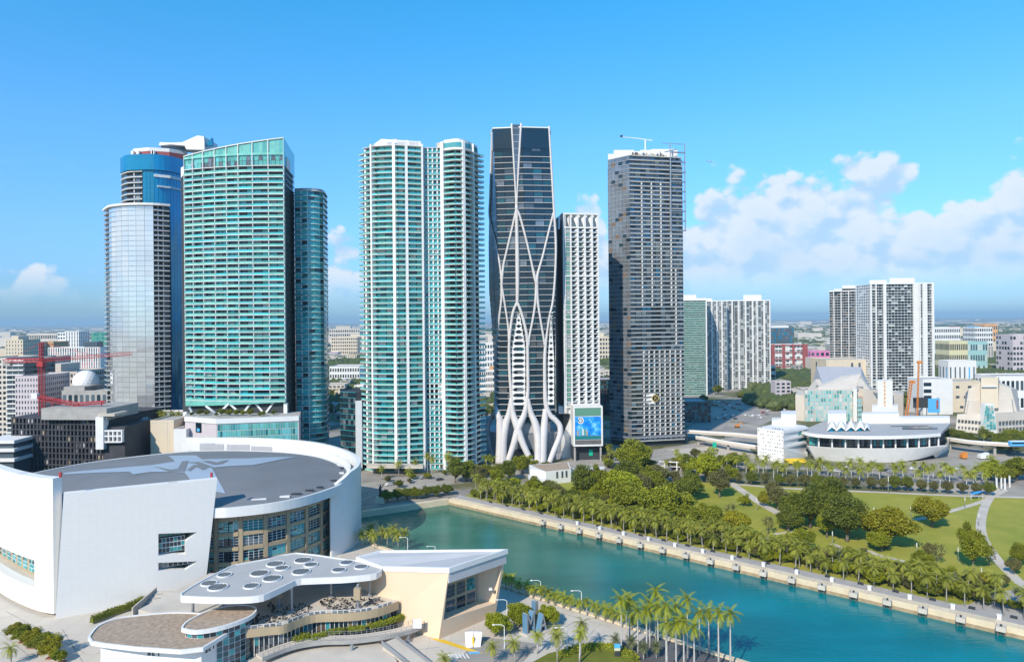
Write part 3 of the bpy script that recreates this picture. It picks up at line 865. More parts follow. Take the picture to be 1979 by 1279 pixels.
# --- the wide teal slab tower
def teal_tower():
    Y0 = 398.0
    f = arc(XY(358, 402), XY(551, 392), 3.5, 8)
    side = [XY(551.3, 392), XY(571.5, 424)]
    T = thing('teal_tower', 'broad teal glass apartment slab with a sloping glass crown and white truss feet', 'tower', (*XY(455, 410), 0))
    back_l, back_r = XY(352, 424), XY(571, 430)
    zb, zt = Zof(774, 396, 455), Zof(324, 396, 455)
    nf = 41; fh = (zt - zb) / nf
    core(T, [p for p in offset_line(f, -2.3)] + [XY(570.5, 424), back_l], zb - 22, zt + .2)
    ts = [0, .105, .22, .345, .465, .58, .715, .86, 1]
    facade(T, f, zb, fh, nf, ts, [('deep_glass', .26), ('teal_side', .26), ('teal_glass', .20), ('night_glass', .12), ('curtain', .16)], rec=1.5,
           slab=('white_slab', .55, .32), rail=('teal_rail', 1.15, .40, ['teal_rail', 'teal_rail', 'teal_rail', 'teal_glass', 'aqua_glass', 'teal_side']), split=2, fin=('white_slab', .35, 2.2, .30, None))
    facade(T, side, zb, fh, nf, 4, [('teal_side', .75), ('teal_glass_deep', .25)], rec=.25, slab=('teal_glass', .1, .25), split=1, pname='side_window')
    # double storey at the top and the sloping glazed crown
    z1 = zt
    top = lambda t: z1 + 6.6 + (1.8 + 7.8 * t)
    P = Pieces(T, 'crown_pane')
    ng = 26
    for i in range(ng):
        a, c = along(f, i / ng), along(f, (i + 1) / ng); d = c - a
        for zz0, zz1 in ((z1 + .5, z1 + 3.1), (z1 + 3.3, z1 + 6.2)):
            P.box(a + d * .05, c - d * .05, zz0, zz1, .15, -.6, M[RND.choice(['teal_glass', 'teal_glass', 'aqua_glass', 'smoke_glass'])])
        zt_ = top((i + .5) / ng)
        P.box(a + d * .04, c - d * .04, z1 + 6.9, max(z1 + 7.2, zt_ - .4), .15, -.4, M[RND.choice(['teal_rail', 'teal_rail', 'teal_glass'])])
    P.flush()
    mb = MB(); mb.strip(f, z1 + 6.2, z1 + 7.4, 1.2, .2); mb.build('crown_band', M['teal_rail'], T)
    mb = MB(); n = len(f); mb.strip(f, [top(i / (n - 1)) - .5 for i in range(n)], [top(i / (n - 1)) for i in range(n)], 1.2, .3); mb.build('crown_coping', M['white_slab'], T)
    mb = MB(); mb.strip(side, z1, [top(1), top(1) - 2.4], .6, 0); mb.build('crown_side', M['teal_side'], T)
    for t in ts:
        a, c = along(f, max(0, t - .003)), along(f, min(1, t + .003)); mb = MB(); mb.box(a, c, z1, top(t) - .3, 1.0, .35); mb.build('crown_mullion', M['white_slab'], T)
    core(T, [p for p in offset_line(f, -6)] + [XY(570, 424), back_l], zt, zt + 6.5, 'white_wall', 'penthouse_wall')
    # wedge-shaped soffit and the white truss that carries the slab
    so = MB(); n = len(f); so.strip(f, [zb - 3.6 + 3.0 * (i / (n - 1)) for i in range(n)], zb - .25, 1.6, .4); so.build('wedge_soffit', M['teal_rail'], T)
    nodes = [(365, 797), (398, 784), (420, 801), (443, 779), (468, 801), (489, 773), (512, 800), (536, 768)]
    ys = 394
    pts = [P3(px, py, ys) for px, py in nodes]
    for a, c in zip(pts[1:], pts[2:]):
        mb = MB(); mb.tube([a, c], .75, 4); mb.build('truss_strut', M['white_paint'], T)
    mb = MB(); mb.tube([P3(371, 796, ys), P3(366, 787, ys)], .7, 4); mb.build('truss_strut', M['white_paint'], T)
    for px in (357, 551):
        q = XY(px, ys); mb = MB(); mb.cube(q.x - 1, q.x + 1, q.y - 1, q.y + 1, Zof(803, ys, px), zb - (6 if px < 400 else 1)); mb.build('truss_strut', M['white_paint'], T)
    # podium
    pz1, pz0 = Zof(808, 372, 470), 0
    pod = [XY(356, 372), XY(416, 361), XY(576, 370), XY(580, 400), XY(356, 400)]
    mb = MB(); mb.prism(pod, 0, pz1 - 1.3); mb.build('podium_wall', M['lilac_wall'], T)
    mb = MB(); mb.strip(pod[:3], pz1 - 1.3, pz1 + 1.2, 2.0, .5); mb.build('podium_parapet', M['white_paint'], T)
    mb = MB(); mb.prism(pod, pz1 - 1.25, pz1 - .3); mb.build('podium_deck', M['flat_roof'], T)
    P = Pieces(T, 'podium_pane')
    a0, c0 = pod[1], pod[2]
    for k in range(4):
        for i in range(32):
            x0, x1 = a0 + (c0 - a0) * ((i + .06 + .5) / 33), a0 + (c0 - a0) * ((i + .94 + .5) / 33)
            P.box(x0, x1, pz1 - 1.6 - (k + 1) * 3.4, pz1 - 1.9 - k * 3.4, .2, .08, M[RND.choice(['teal_glass', 'aqua_glass', 'aqua_glass', 'teal_glass_deep' if i < 9 or k == 1 else 'teal_glass'])])
    P.flush()
    # flat blue advert hung on the pale podium wall
    a, c = along(pod[:2], .36), along(pod[:2], .54); mb = MB(); mb.box(a, c, Zof(836, 366, 380), Zof(815, 366, 380), .2, .25); mb.build('advert_panel', M['night_glass'], T)
    mb = MB(); mb.box(a + (c - a) * .25, c - (c - a) * .3, Zof(834, 366, 380), Zof(828, 366, 380), .1, .33); mb.build('advert_mark', M['sky_blue_paint'], T)
    # lower curved wing behind on the right
    wg = curve([XY(571, 410), XY(598, 409), XY(619, 412), XY(630, 419), XY(634.5, 433)], 4)
    wz0, wz1 = 3.0, Zof(372, 415, 600); nfw = 50; fw = (wz1 - wz0) / nfw
    core(T, offset_line(wg, -1.2) + [XY(634, 450), XY(571, 450)], 0, wz1 - .4)
    facade(T, wg, wz0, fw, nfw, 9, [('teal_side', .48), ('teal_glass_deep', .16), ('deep_glass', .10), ('aqua_glass', .26)], rec=.6, slab=('white_slab', .35, .26), rail=('sea_glass', .8, .28), split=1, fin=('white_slab', .3, 1.0, .25, [1, 2]), pname='wing_window')
    mb = MB(); mb.prism(offset_line(wg, -.4) + [XY(634, 450), XY(571, 450)], wz1 - .1, wz1 + 1.6); mb.build('wing_roof', M['metal_grey'], T)
teal_tower()

# --- the grey mirror tower and the blue one behind it
def mirror_tower():
    T = thing('mirror_tower', 'tall silvery tower whose curved front mirrors the sky, balconies down its right side', 'tower', (*XY(262, 450), 0))
    z1 = Zof(397, 440, 262); z0 = 0
    front = curve([XY(212, 450), XY(222, 444), XY(255, 439), XY(298, 440)], 4)
    nf = 51; fh = z1 / nf
    core(T, offset_line(front, -.6) + [XY(330, 448), XY(330, 475), XY(206, 475)], 0, z1 - .4)
    facade(T, front, z0, fh, nf, 7, [('mirror_glass', 1.0)], rec=.12, slab=('metal_grey', .06, .16), split=1, gap=.015, sill=.09, head=.08, pname='mirror_pane')
    rgt = [XY(298.5, 440), XY(329, 445)]
    facade(T, rgt, z0, fh, nf, [0, .28, .6, 1], [('night_glass', .45), ('smoke_glass', .25), ('grey_glass', .3)], rec=2.0, slab=('white_slab', .9, .34), rail=('grey_glass', .75, .8), split=1, fin=('white_wall', .5, 2.6, -.1, [1, 2]), pname='balcony_window')
    lft = [XY(205, 462), XY(211.5, 450.5)]
    facade(T, lft, z0, fh, nf, 1, [('night_glass', .6), ('smoke_glass', .4)], rec=.8, slab=('white_slab', 1.2, .30), rail=('grey_glass', .7, 1.1), split=1, pname='balcony_window')
    mb = MB(); mb.strip(curve([XY(203, 462), XY(211, 449), XY(222, 443), XY(255, 438), XY(298, 439), XY(330, 444)], 3), z1 - .2, z1 + 1.2, 12, 1.0); mb.build('roof_slab', M['white_slab'], T)
    mb = MB(); mb.prism([XY(215, 458), XY(322, 454), XY(322, 470), XY(215, 470)], z1, z1 + .9); mb.build('roof', M['flat_roof'], T)
mirror_tower()
def blue_tower():
    T = thing('blue_tower', 'deep blue glass tower behind the silvery one, white swooping rooftop deck on top', 'tower', (*XY(300, 520), 0))
    Y0 = 505; z1 = Zof(300, Y0, 300)
    bl = curve([XY(278, 503), XY(300, 503), XY(330, 509), XY(360, 523)], 4)
    nf = 52; fh = z1 / nf
    lf = curve([XY(237, 514), XY(250, 505), XY(278, 503)], 3)
    core(T, offset_line(lf, -1.6)[:-1] + offset_line(bl, -.4) + [XY(360, 550), XY(237, 550)], 0, z1 - .3)
    facade(T, bl, 0, fh, nf, 12, [('blue_glass', 1)], rec=.08, slab=None, split=1, gap=.035, sill=.03, head=.03)
    facade(T, lf, 0, fh, nf - 3, [0, .35, .72, 1], [('night_glass', .4), ('grey_glass', .4), ('curtain', .2)], rec=1.5, slab=('white_slab', .6, .5), rail=('grey_glass', .8, .5), split=1, fin=('white_wall', .6, 1.2, -.6, [2]), pname='balcony_window')
    mb = MB(); mb.strip(curve([XY(236, 514), XY(249, 504), XY(278, 502), XY(300, 502), XY(330, 508), XY(360, 522)], 3), z1 - 11.5, z1, .7, .4); mb.build('top_band', M['blue_glass'], T)
    mb = MB(); mb.strip([XY(300, 503), XY(330, 509), XY(360, 523)], z1 - 16.5, z1 - 14.5, 1.2, 1.2); mb.strip([XY(306, 503), XY(330, 509), XY(360, 523)], z1 - 24, z1 - 22.8, 1.2, 1.2); mb.build('terrace_band', M['white_slab'], T)
    for a in (310, 318):
        pass
    c1 = [XY(260, 512), XY(290, 508), XY(330, 512), XY(365, 522), XY(365, 545), XY(258, 545)]
    mb = MB(); mb.prism(c1, z1, z1 + 4.0); mb.build('rooftop_wall', M['brick_red'], T)
    q = [P + Vector((0, -.6)) for P in c1]
    mb = MB(); mb.prism(c1, z1 + 4.0, z1 + 6.6); mb.build('rooftop_band', M['white_paint'], T)
    for px in (258.5, 269, 297, 299):
        a = XY(px, 507.5); mb = MB(); mb.cube(a.x - .9, a.x + .9, a.y - .4, a.y + 2, z1, z1 + 4.0); mb.build('rooftop_post', M['white_paint'], T)
    z2 = z1 + 6.6
    mb = MB(); mb.prism([XY(314, 516), XY(357, 520), XY(357, 540), XY(314, 540)], z2, z2 + 4.8); mb.build('deck_glazing', M['far_glass'], T)
    # swooping white deck: side outline lofted across its depth
    prof = [(307, 281), (309, 275), (330, 276), (352, 275), (368, 268), (382, 262), (394, 264), (395, 276), (395, 290), (360, 289), (357, 282), (330, 279)]
    v = [P3(px, py, 514) for px, py in prof] + [P3(px, py, 514) + Vector((0, 24, 0)) for px, py in prof]; n = len(prof)
    mb = MB(); mb.add(v, [tuple(reversed(range(n))), tuple(range(n, 2 * n))] + [(i, (i + 1) % n, n + (i + 1) % n, n + i) for i in range(n)]); mb.build('swooping_deck', M['white_paint'], T)
    prof = [(397, 282), (409, 266), (410, 281)]
    v = [P3(px, py, 516) for px, py in prof] + [P3(px, py, 516) + Vector((0, 3, 0)) for px, py in prof]; n = 3
    mb = MB(); mb.add(v, [tuple(reversed(range(n))), tuple(range(n, 2 * n))] + [(i, (i + 1) % n, n + (i + 1) % n, n + i) for i in range(n)]); mb.build('glass_sail', M['blue_glass'], T)
blue_tower()

# --- the twin-volumed white and teal balcony tower
def balcony_tower():
    T = thing('balcony_tower', 'white condominium tower of two joined volumes with teal glass balconies on every floor', 'tower', (*XY(812, 420), 0))
    zt = Zof(286, 412, 760); nf = 60; fh = zt / nf
    A = [XY(705, 414), XY(727, 408), XY(770, 406), XY(820, 410)]
    tsA = [0, .10, .26, .44, .56, .78, 1.0]
    C = curve([XY(855, 408), XY(884, 404), XY(908, 408), XY(926, 420)], 4)
    B = [XY(820.5, 412.5), XY(856, 412.5)]
    core(T, offset_line(A, -2.4) + [XY(820, 440), XY(704, 440)], 0, zt)
    core(T, offset_line(C, -2.2) + [XY(926, 440), XY(822, 440), XY(822, 415), XY(852, 415)], 0, zt)
    P = Pieces(T, 'window')
    wa = [('teal_glass', .28), ('teal_side', .30), ('teal_glass_deep', .20), ('deep_glass', .14), ('curtain', .08)]
    bayA = [0, .16, .30, .50, .62, .79, 1.0]
    facade(T, A, 0, fh, nf, bayA, wa, rec=1.9, slab=('white_slab', .95, .27), rail=('teal_rail', .9, .90, ['teal_rail', 'teal_glass', 'teal_glass', 'aqua_glass', 'teal_side']), split=2, P=P)
    facade(T, B, 0, fh, nf, 4, wa, rec=1.2, slab=('white_slab', .25, .26), rail=('aqua_glass', .8, .15), split=1, fin=('white_wall', .8, 1.2, -.1, [0, 1, 2, 3]), P=P,
           skip=lambda k, i: 13 <= k <= 15)
    facade(T, C, 0, fh, nf - 1, [0, .30, .54, .80, 1.0], wa, rec=1.9, slab=('white_slab', .95, .27), rail=('teal_rail', .9, .90, ['teal_rail', 'teal_glass', 'teal_glass', 'aqua_glass', 'teal_side']), split=2, P=P)
    P.flush()
    # white piers
    for pts, tv, wd in ((A, .19, 1.3), (A, .56, 1.7), (A, .745, 1.5), (A, .985, 1.1), (C, .03, 2.6), (C, .46, 1.6), (C, .74, 1.0)):
        L_ = line_len(pts); a, c = along(pts, max(0, tv - wd / 2 / L_)), along(pts, min(1, tv + wd / 2 / L_))
        mb = MB(); mb.box(a, c, 0, zt + (1.5 if pts is A else 2), 3.0, 1.05); mb.build('white_pier', M['white_wall'], T)
    a, c = along(A, .03), along(A, .065); mb = MB(); mb.box(a, c, 0, zt - 1, 2.0, .5); mb.build('white_pier', M['white_wall'], T)
    # void cut through the recess, with a white splayed cheek
    for zv in (13 * fh - .3, 16 * fh - .2): mb = MB(); mb.box(B[0], B[1], zv, zv + .5, 4, .3); mb.build('void_slab', M['white_slab'], T)
    a, c = along(B, .66), along(B, .99); mb = MB(); mb.prism([a + Vector((0, 2)), c + Vector((0, -.6)), c + Vector((0, 2))], 13 * fh + .2, 16 * fh - .2); mb.build('void_cheek', M['white_wall'], T)
    # balcony tips that poke out at both ends
    for p, sg in ((A[0], -1), (C[-1], 1)):
        mb = MB(); e = p + Vector((sg * 3.6, 3)); q0, q1 = (e, p) if sg < 0 else (p, e)
        mb.box(q0, q1, 0, .36, 3.0, .2); me = local_mesh(T, mb, 'end_balcony', M['white_slab']); copies(T, 'end_balcony', me, [k * fh - .18 for k in range(1, nf)])
        mb = MB(); mb.box(q0, q1, 0, .95, .08, .15); me = local_mesh(T, mb, 'balcony_railing', M['aqua_glass']); copies(T, 'balcony_railing', me, [k * fh + .19 for k in range(1, nf)])
    # rooftop
    z = zt
    r1 = [XY(722, 414), XY(740, 411), XY(816, 413), XY(818, 430), XY(716, 432)]
    mb = MB(); mb.prism(r1, z - 4, [z + 2.0, z + 5.2, z + 4.0, z + 4.0, z + 2]); mb.build('penthouse', M['white_wall'], T)
    lp = Pieces(T, 'louvre')
    for px0, px1 in ((751, 763), (769, 788), (794, 812)): lp.box(XY(px0, 410.5), XY(px1, 410.7), z + .4, z + 3.0, .3, .8, M['fins_grey'])
    lp.flush()
    mb = MB(); mb.strip(C, z - 2.8, z + 2.6, 1.0, -.3); mb.build('penthouse_band', M['white_wall'], T)
    mb = MB(); mb.strip(C, z - 1.6, z + 1.2, .4, -.1); mb.build('penthouse_window', M['aqua_glass'], T)
    mb = MB(); mb.prism(offset_line(C, -3) + [XY(926, 438), XY(850, 438)], z - 2, z + 4.0); mb.build('penthouse', M['white_wall'], T)
    mb = MB(); mb.prism([XY(822, 420), XY(856, 420), XY(856, 436), XY(822, 436)], z, z + 1.8); mb.build('penthouse', M['white_wall'], T)
    for px, py in ((763, 269), (784, 271), (848, 276)):
        q = P3(px, py, 422); mb = MB(); mb.cube(q.x - 1.3, q.x + 1.3, q.y, q.y + 2, z, q.z); mb.build('roof_unit', M['pale_concrete'], T)
    # glazed lobby canopy at the foot
    mb = MB(); mb.prism([XY(706, 398), XY(815, 396), XY(815, 404), XY(706, 406)], 4.2, 5.4); mb.build('porch_roof', M['pale_concrete'], T)
    # darker block with a white flank to the left
    D = thing('dark_flank_block', 'dark glass block with a white flank left of the white and teal balcony tower', 'building', (*XY(674, 420), 0))
    zd = Zof(758, 416, 674)
    p_ = [XY(656, 420), XY(686, 414)]
    core(D, [XY(656, 420.4), XY(686, 414.4), XY(697, 416), XY(697, 440), XY(656, 440)], 0, zd, 'core_dark')
    facade(D, p_, 0, zd / 14, 14, 6, [('night_glass', .7), ('smoke_glass', .3)], rec=.2, slab=('sea_glass', .15, .3), split=1)
    mb = MB(); mb.box(XY(686.4, 413), XY(698, 414.5), 0, zd - 5, 6, 0); mb.build('white_flank', M['white_wall'], D)
balcony_tower()

# --- the dark tower in its white exoskeleton
def exo_tower():
    Y0 = 434.0
    T = thing('exoskeleton_tower', 'dark glass tower wrapped in flowing white concrete ribs that splay at its foot', 'tower', (*XY(1008, 450), 0))
    tab = [(243, 949, 953, 1061), (372, 945, 957, 1068), (470, 943, 962, 1073), (560, 944, 966, 1074), (650, 951, 964, 1073), (760, 958, 962, 1072), (800, 959, 961, 1072), (892, 958, 960, 1074)]
    def row(py):
        for (y0, *a), (y1, *c) in zip(tab, tab[1:]):
            if py <= y1: t = max(0, (py - y0) / (y1 - y0)); return [u + (v - u) * t for u, v in zip(a, c)]
        return tab[-1][1:]
    zof = lambda py: Zof(py, Y0, 1008)
    pyof = lambda z: 618 + (CAM_H - z) * FOC / Y0
    def ring_at(z, grow=0.0):
        a, b_, c = row(pyof(z)); py = pyof(z)
        l, f0, f1 = X(a, Y0 + 13, py), X(b_, Y0, py), X(c, Y0, py)
        mid = (f0 + f1) / 2
        return [Vector((l - grow, Y0 + 13)), Vector((f0 - grow * .3, Y0 - grow)), Vector((mid, Y0 - 2.2 - grow)), Vector((f1, Y0 - grow)), Vector((f1 + 1.5 + grow, Y0 + 13)), Vector((f1 + 1, Y0 + 34)), Vector((l, Y0 + 34))]
    ztop = zof(249); nf = 58; fh = ztop / nf
    mb = MB(); n = 7
    for k in range(7, nf + 1): mb.v += [(*p, k * fh) for p in ring_at(k * fh, -.5)]
    for k in range(nf - 7):
        for i in range(n): j = (i + 1) % n; mb.f.append((k * n + i, k * n + j, (k + 1) * n + j, (k + 1) * n + i))
    mb.f.append(tuple(range((nf - 7) * n, (nf - 7) * n + n))); mb.f.append(tuple(range(n)))
    mb.build('core_wall', M['night_glass'], T)
    P = Pieces(T, 'window')
    wins = [('night_glass', .66), ('smoke_glass', .08), ('deep_glass', .20), ('far_glass', .06)]
    slabs = []
    for k in range(nf):
        z = k * fh; r = ring_at(z + fh / 2)
        py = pyof(z)
        if k >= 8:
            for (a, c, nn) in ((r[0], r[1], 2), (r[1], r[2], 3), (r[2], r[3], 3)):
                for u in range(nn):
                    g = RND.random(); acc = 0
                    for m_, wt in wins:
                        acc += wt
                        if g <= acc: break
                    P.box(a + (c - a) * ((u + .05) / nn), a + (c - a) * ((u + .95) / nn), z + .25, z + fh - .2, .15, -.25, M[m_])
        if 8 <= k < nf - 4:
            mb = MB(); rr = ring_at(z)
            ext = .55
            mb.strip(rr[1:4], z - .13, z + .15, 1.6, ext); mb.build('floor_slab', M['rib_concrete'], T)
    P.flush()
    mb = MB(); mb.strip(ring_at(ztop)[0:5], ztop - 13, ztop, .6, .2); mb.build('crown_glass', M['sea_glass' if False else 'night_glass'], T)
    mb = MB(); mb.strip(ring_at(ztop)[0:5], ztop, ztop + .7, 1.2, .5); mb.build('crown_coping', M['white_slab'], T)
    wv = [(*XY(px, Y0 - 2.5, py), zof(py)) for px, py in ((990, 243), (994, 310), (998, 392), (1002, 310), (1006, 243))]
    mb = MB(); mb.add(wv + [(x, y + .5, z) for x, y, z in wv], [(0, 1, 2, 3, 4)] + [(i, 5 + i, 5 + (i + 1) % 5, (i + 1) % 5) for i in range(5)]); mb.build('grey_wedge', M['smoke_glass'], T)
    for k in range(10):
        py = 250 + k * 13; w_ = 8 * (1 - (py - 243) / 150); mb = MB(); mb.box(XY(998 - w_, Y0 - 2.5, py), XY(998 + w_, Y0 - 2.5, py), zof(py) - .12, zof(py) + .12, .3, .12); mb.build('wedge_bar', M['metal_grey'], T)
    # the ribs, as paths over the front
    def rib(pxs, rad, yoff=0, flat=1.0):
        out = []; rads = []
        for i, q in enumerate(pxs):
            px, py = q[0], q[1]; r = q[2] if len(q) > 2 else rad
            zz = zof(py); rg = ring_at(zz)
            x = X(px, Y0, py)
            # front bows out slightly in the middle
            if x < rg[1].x: t = (x - rg[0].x) / max(.1, rg[1].x - rg[0].x); y = rg[0].y + (rg[1].y - rg[0].y) * min(1, max(0, t))
            elif x > rg[3].x: y = Y0
            else:
                t = abs(x - rg[2].x) / max(.1, rg[3].x - rg[2].x); y = Y0 - 2.2 * (1 - t)
            if py > 800: y -= (py - 800) / 90 * 5.0
            out.append((x, y - .35, zz, r * (.80 + .55 * min(1, max(0, (py - 760) / 60)))))
        sm = curve([Vector(o) for o in out], 5)
        mb = MB(); mb.tube([Vector(o[:3]) for o in sm], [o[3] * .92 for o in sm], 8, flat); mb.build('rib', M['rib_concrete'], T, smooth=True)
    rib([(950, 245, .8), (948, 310), (946, 372), (945, 415), (956, 462), (966, 512), (970, 557, .9)], .85)
    rib([(989, 241, .95), (993, 310), (997, 380), (998, 405, 1.3)], .95)
    rib([(1007, 241, .95), (1003, 310), (999, 380), (998, 405, 1.3)], .95)
    rib([(998, 398, 1.4), (999, 450, 1.6), (1000, 510, 1.9), (1000, 570, 1.6), (999, 592, 1.1)], 1.6)
    rib([(998, 404), (990, 440), (982, 474), (974, 508), (970, 540, 1.3), (969, 577), (965, 612), (961, 653), (958, 700, 1.6), (958, 757, 1.8), (961, 799, 2.0), (966, 813, 2.3), (968, 850, 2.5), (966, 892, 2.4)], 1.0)
    rib([(998, 404), (1005, 420), (1017, 465), (1027, 508), (1033, 535, 1.4), (1037, 548, 1.6)], 1.0)
    rib([(1070, 412), (1060, 450), (1049, 495), (1039, 530, 1.2), (1037, 548, 1.6)], 1.0)
    rib([(1061, 245, .8), (1065, 310), (1069, 380), (1071, 412, 1.1), (1074, 465, 1.1), (1074, 500), (1072, 545), (1068, 585), (1062, 612), (1057, 645), (1053, 685, 1.5), (1053, 740, 1.7), (1055, 780, 1.8), (1063, 802, 1.6), (1074, 812, 1.5), (1082, 824, 1.5), (1081, 842, 1.5), (1070, 868, 1.5), (1061, 890, 1.4)], 1.0)
    rib([(999, 585, 1.2), (992, 602), (987, 633), (984, 667), (985, 715, 1.5), (988, 757, 1.6), (991, 795, 1.8), (999, 822, 2.0), (1012, 858, 1.7), (1029, 892, 1.5)], 1.3)
    rib([(1000, 585, 1.2), (1006, 600), (1014, 628), (1019, 658), (1020, 715, 1.5), (1020, 757, 1.6), (1014, 797, 1.8), (1003, 822, 2.0), (992, 858, 1.7), (980, 893, 1.5)], 1.3)
    rib([(970, 552, .9), (976, 590), (982, 630), (984, 660, 1.2)], .9)
    rib([(1037, 545, 1.6), (1035, 580, 1.2), (1030, 615), (1023, 650), (1021, 668, 1.2)], 1.0)
    rib([(1037, 545, 1.6), (1039, 580, 1.2), (1044, 615), (1050, 650), (1053, 668, 1.2)], 1.0)
    rib([(988, 770, 1.6), (984, 797, 1.8), (977, 820, 2.1), (972, 850, 2.3), (971, 892, 2.2)], 2.0)
    rib([(1020, 770, 1.6), (1026, 797, 1.8), (1035, 820, 2.0), (1040, 850, 2.2), (1040, 893, 2.2)], 2.0)
    rib([(1054, 790, 1.7), (1052, 820, 2.0), (1049, 850, 2.2), (1047, 893, 2.2)], 2.0)
    rib([(960, 795, 1.6), (952, 808, 1.5), (943, 822, 1.4), (941, 842, 1.3), (946, 866, 1.3), (953, 890, 1.3)], 1.4)
    # balconies with rounded openings between the ribs
    for k in range(10, 26):
        z = k * fh; py = pyof(z); t = (py - 600) / 200
        if not (0.05 < t < 1): continue
        w = min(1, t * 2.6)
        for c0, hw in ((1002.5, 12.5 * w), (1065, 6 * min(1, t * 2))):
            a, c = XY(c0 - hw, Y0 - 2.4, py), XY(c0 + hw, Y0 - 2.4, py)
            mb = MB(); mb.box(a, c, z - .3, z + 1.05, .5, 0)
            for e, sgn in ((a, 1), (c, -1)):
                pr = [(e.x, z + 1.05), (e.x + sgn * 1.7, z + 1.05), (e.x + sgn * .7, z + 1.7), (e.x, z + 2.7)]
                pr2 = [(e.x, z + fh - .31), (e.x + sgn * 1.9, z + fh - .31), (e.x + sgn * .8, z + 2.6), (e.x, z + 1.9)]
                for q in (pr, pr2):
                    if sgn * 1 < 0: q = list(reversed(q))
                    m_ = len(q); y = a.y
                    mb.add([(x, y, zz) for x, zz in q] + [(x, y + .5, zz) for x, zz in q], [tuple(range(m_)), tuple(reversed(range(m_, 2 * m_)))] + [(i, m_ + i, m_ + (i + 1) % m_, (i + 1) % m_) for i in range(m_)])
            mb.build('balcony_front', M['white_wall'], T)
    # scalloped balcony edges on the left flank
    for k in range(11, 24):
        z = k * fh; r = ring_at(z); mb = MB(); mb.strip(arc(r[0], r[1], 1.4, 4), z - .3, z + .9, .5, .2); mb.build('flank_balcony', M['white_slab'], T)
    # podium between the legs: pleated grey metal
    zp = zof(815)
    mb = MB(); mb.prism([XY(945, 446), XY(960, 437), XY(1060, 437), XY(1084, 441), XY(1104, 446), XY(1104, 470), XY(945, 470)], 0, zof(838)); mb.build('podium_wall', M['fins_grey'], T)
    mb = MB(); mb.prism([XY(965, 436), XY(1058, 436), XY(1062, 440), XY(962, 440)], zof(838), zof(818)); mb.build('podium_wall', M['fins_grey'], T)
    pl = Pieces(T, 'metal_pleat')
    for i in range(44):
        a = XY(962 + i * 2.75, 436.6 + (0 if i < 36 else (i - 36) * .55)); pl.box(a, a + Vector((.34, 0)), 4.5, zof(839), .35, .3, M['metal_grey' if i % 3 else 'fins_grey'])
    pl.flush()
    mb = MB(); mb.box(XY(984, 436), XY(1027, 436), 0, 7.5, .3, .5); mb.build('lobby_glass', M['night_glass'], T)
    mb = MB(); mb.prism([XY(1083, 440), XY(1104, 444), XY(1104, 470), XY(1080, 470)], 0, [zof(852), zof(806), zof(806), zof(830)]); mb.build('podium_cheek', M['white_wall'], T)
    mb = MB(); mb.prism([XY(1078, 446), XY(1104, 446), XY(1104, 468), XY(1078, 468)], zof(806) + .3, zof(790)); mb.build('podium_terrace', M['white_wall'], T)
exo_tower()

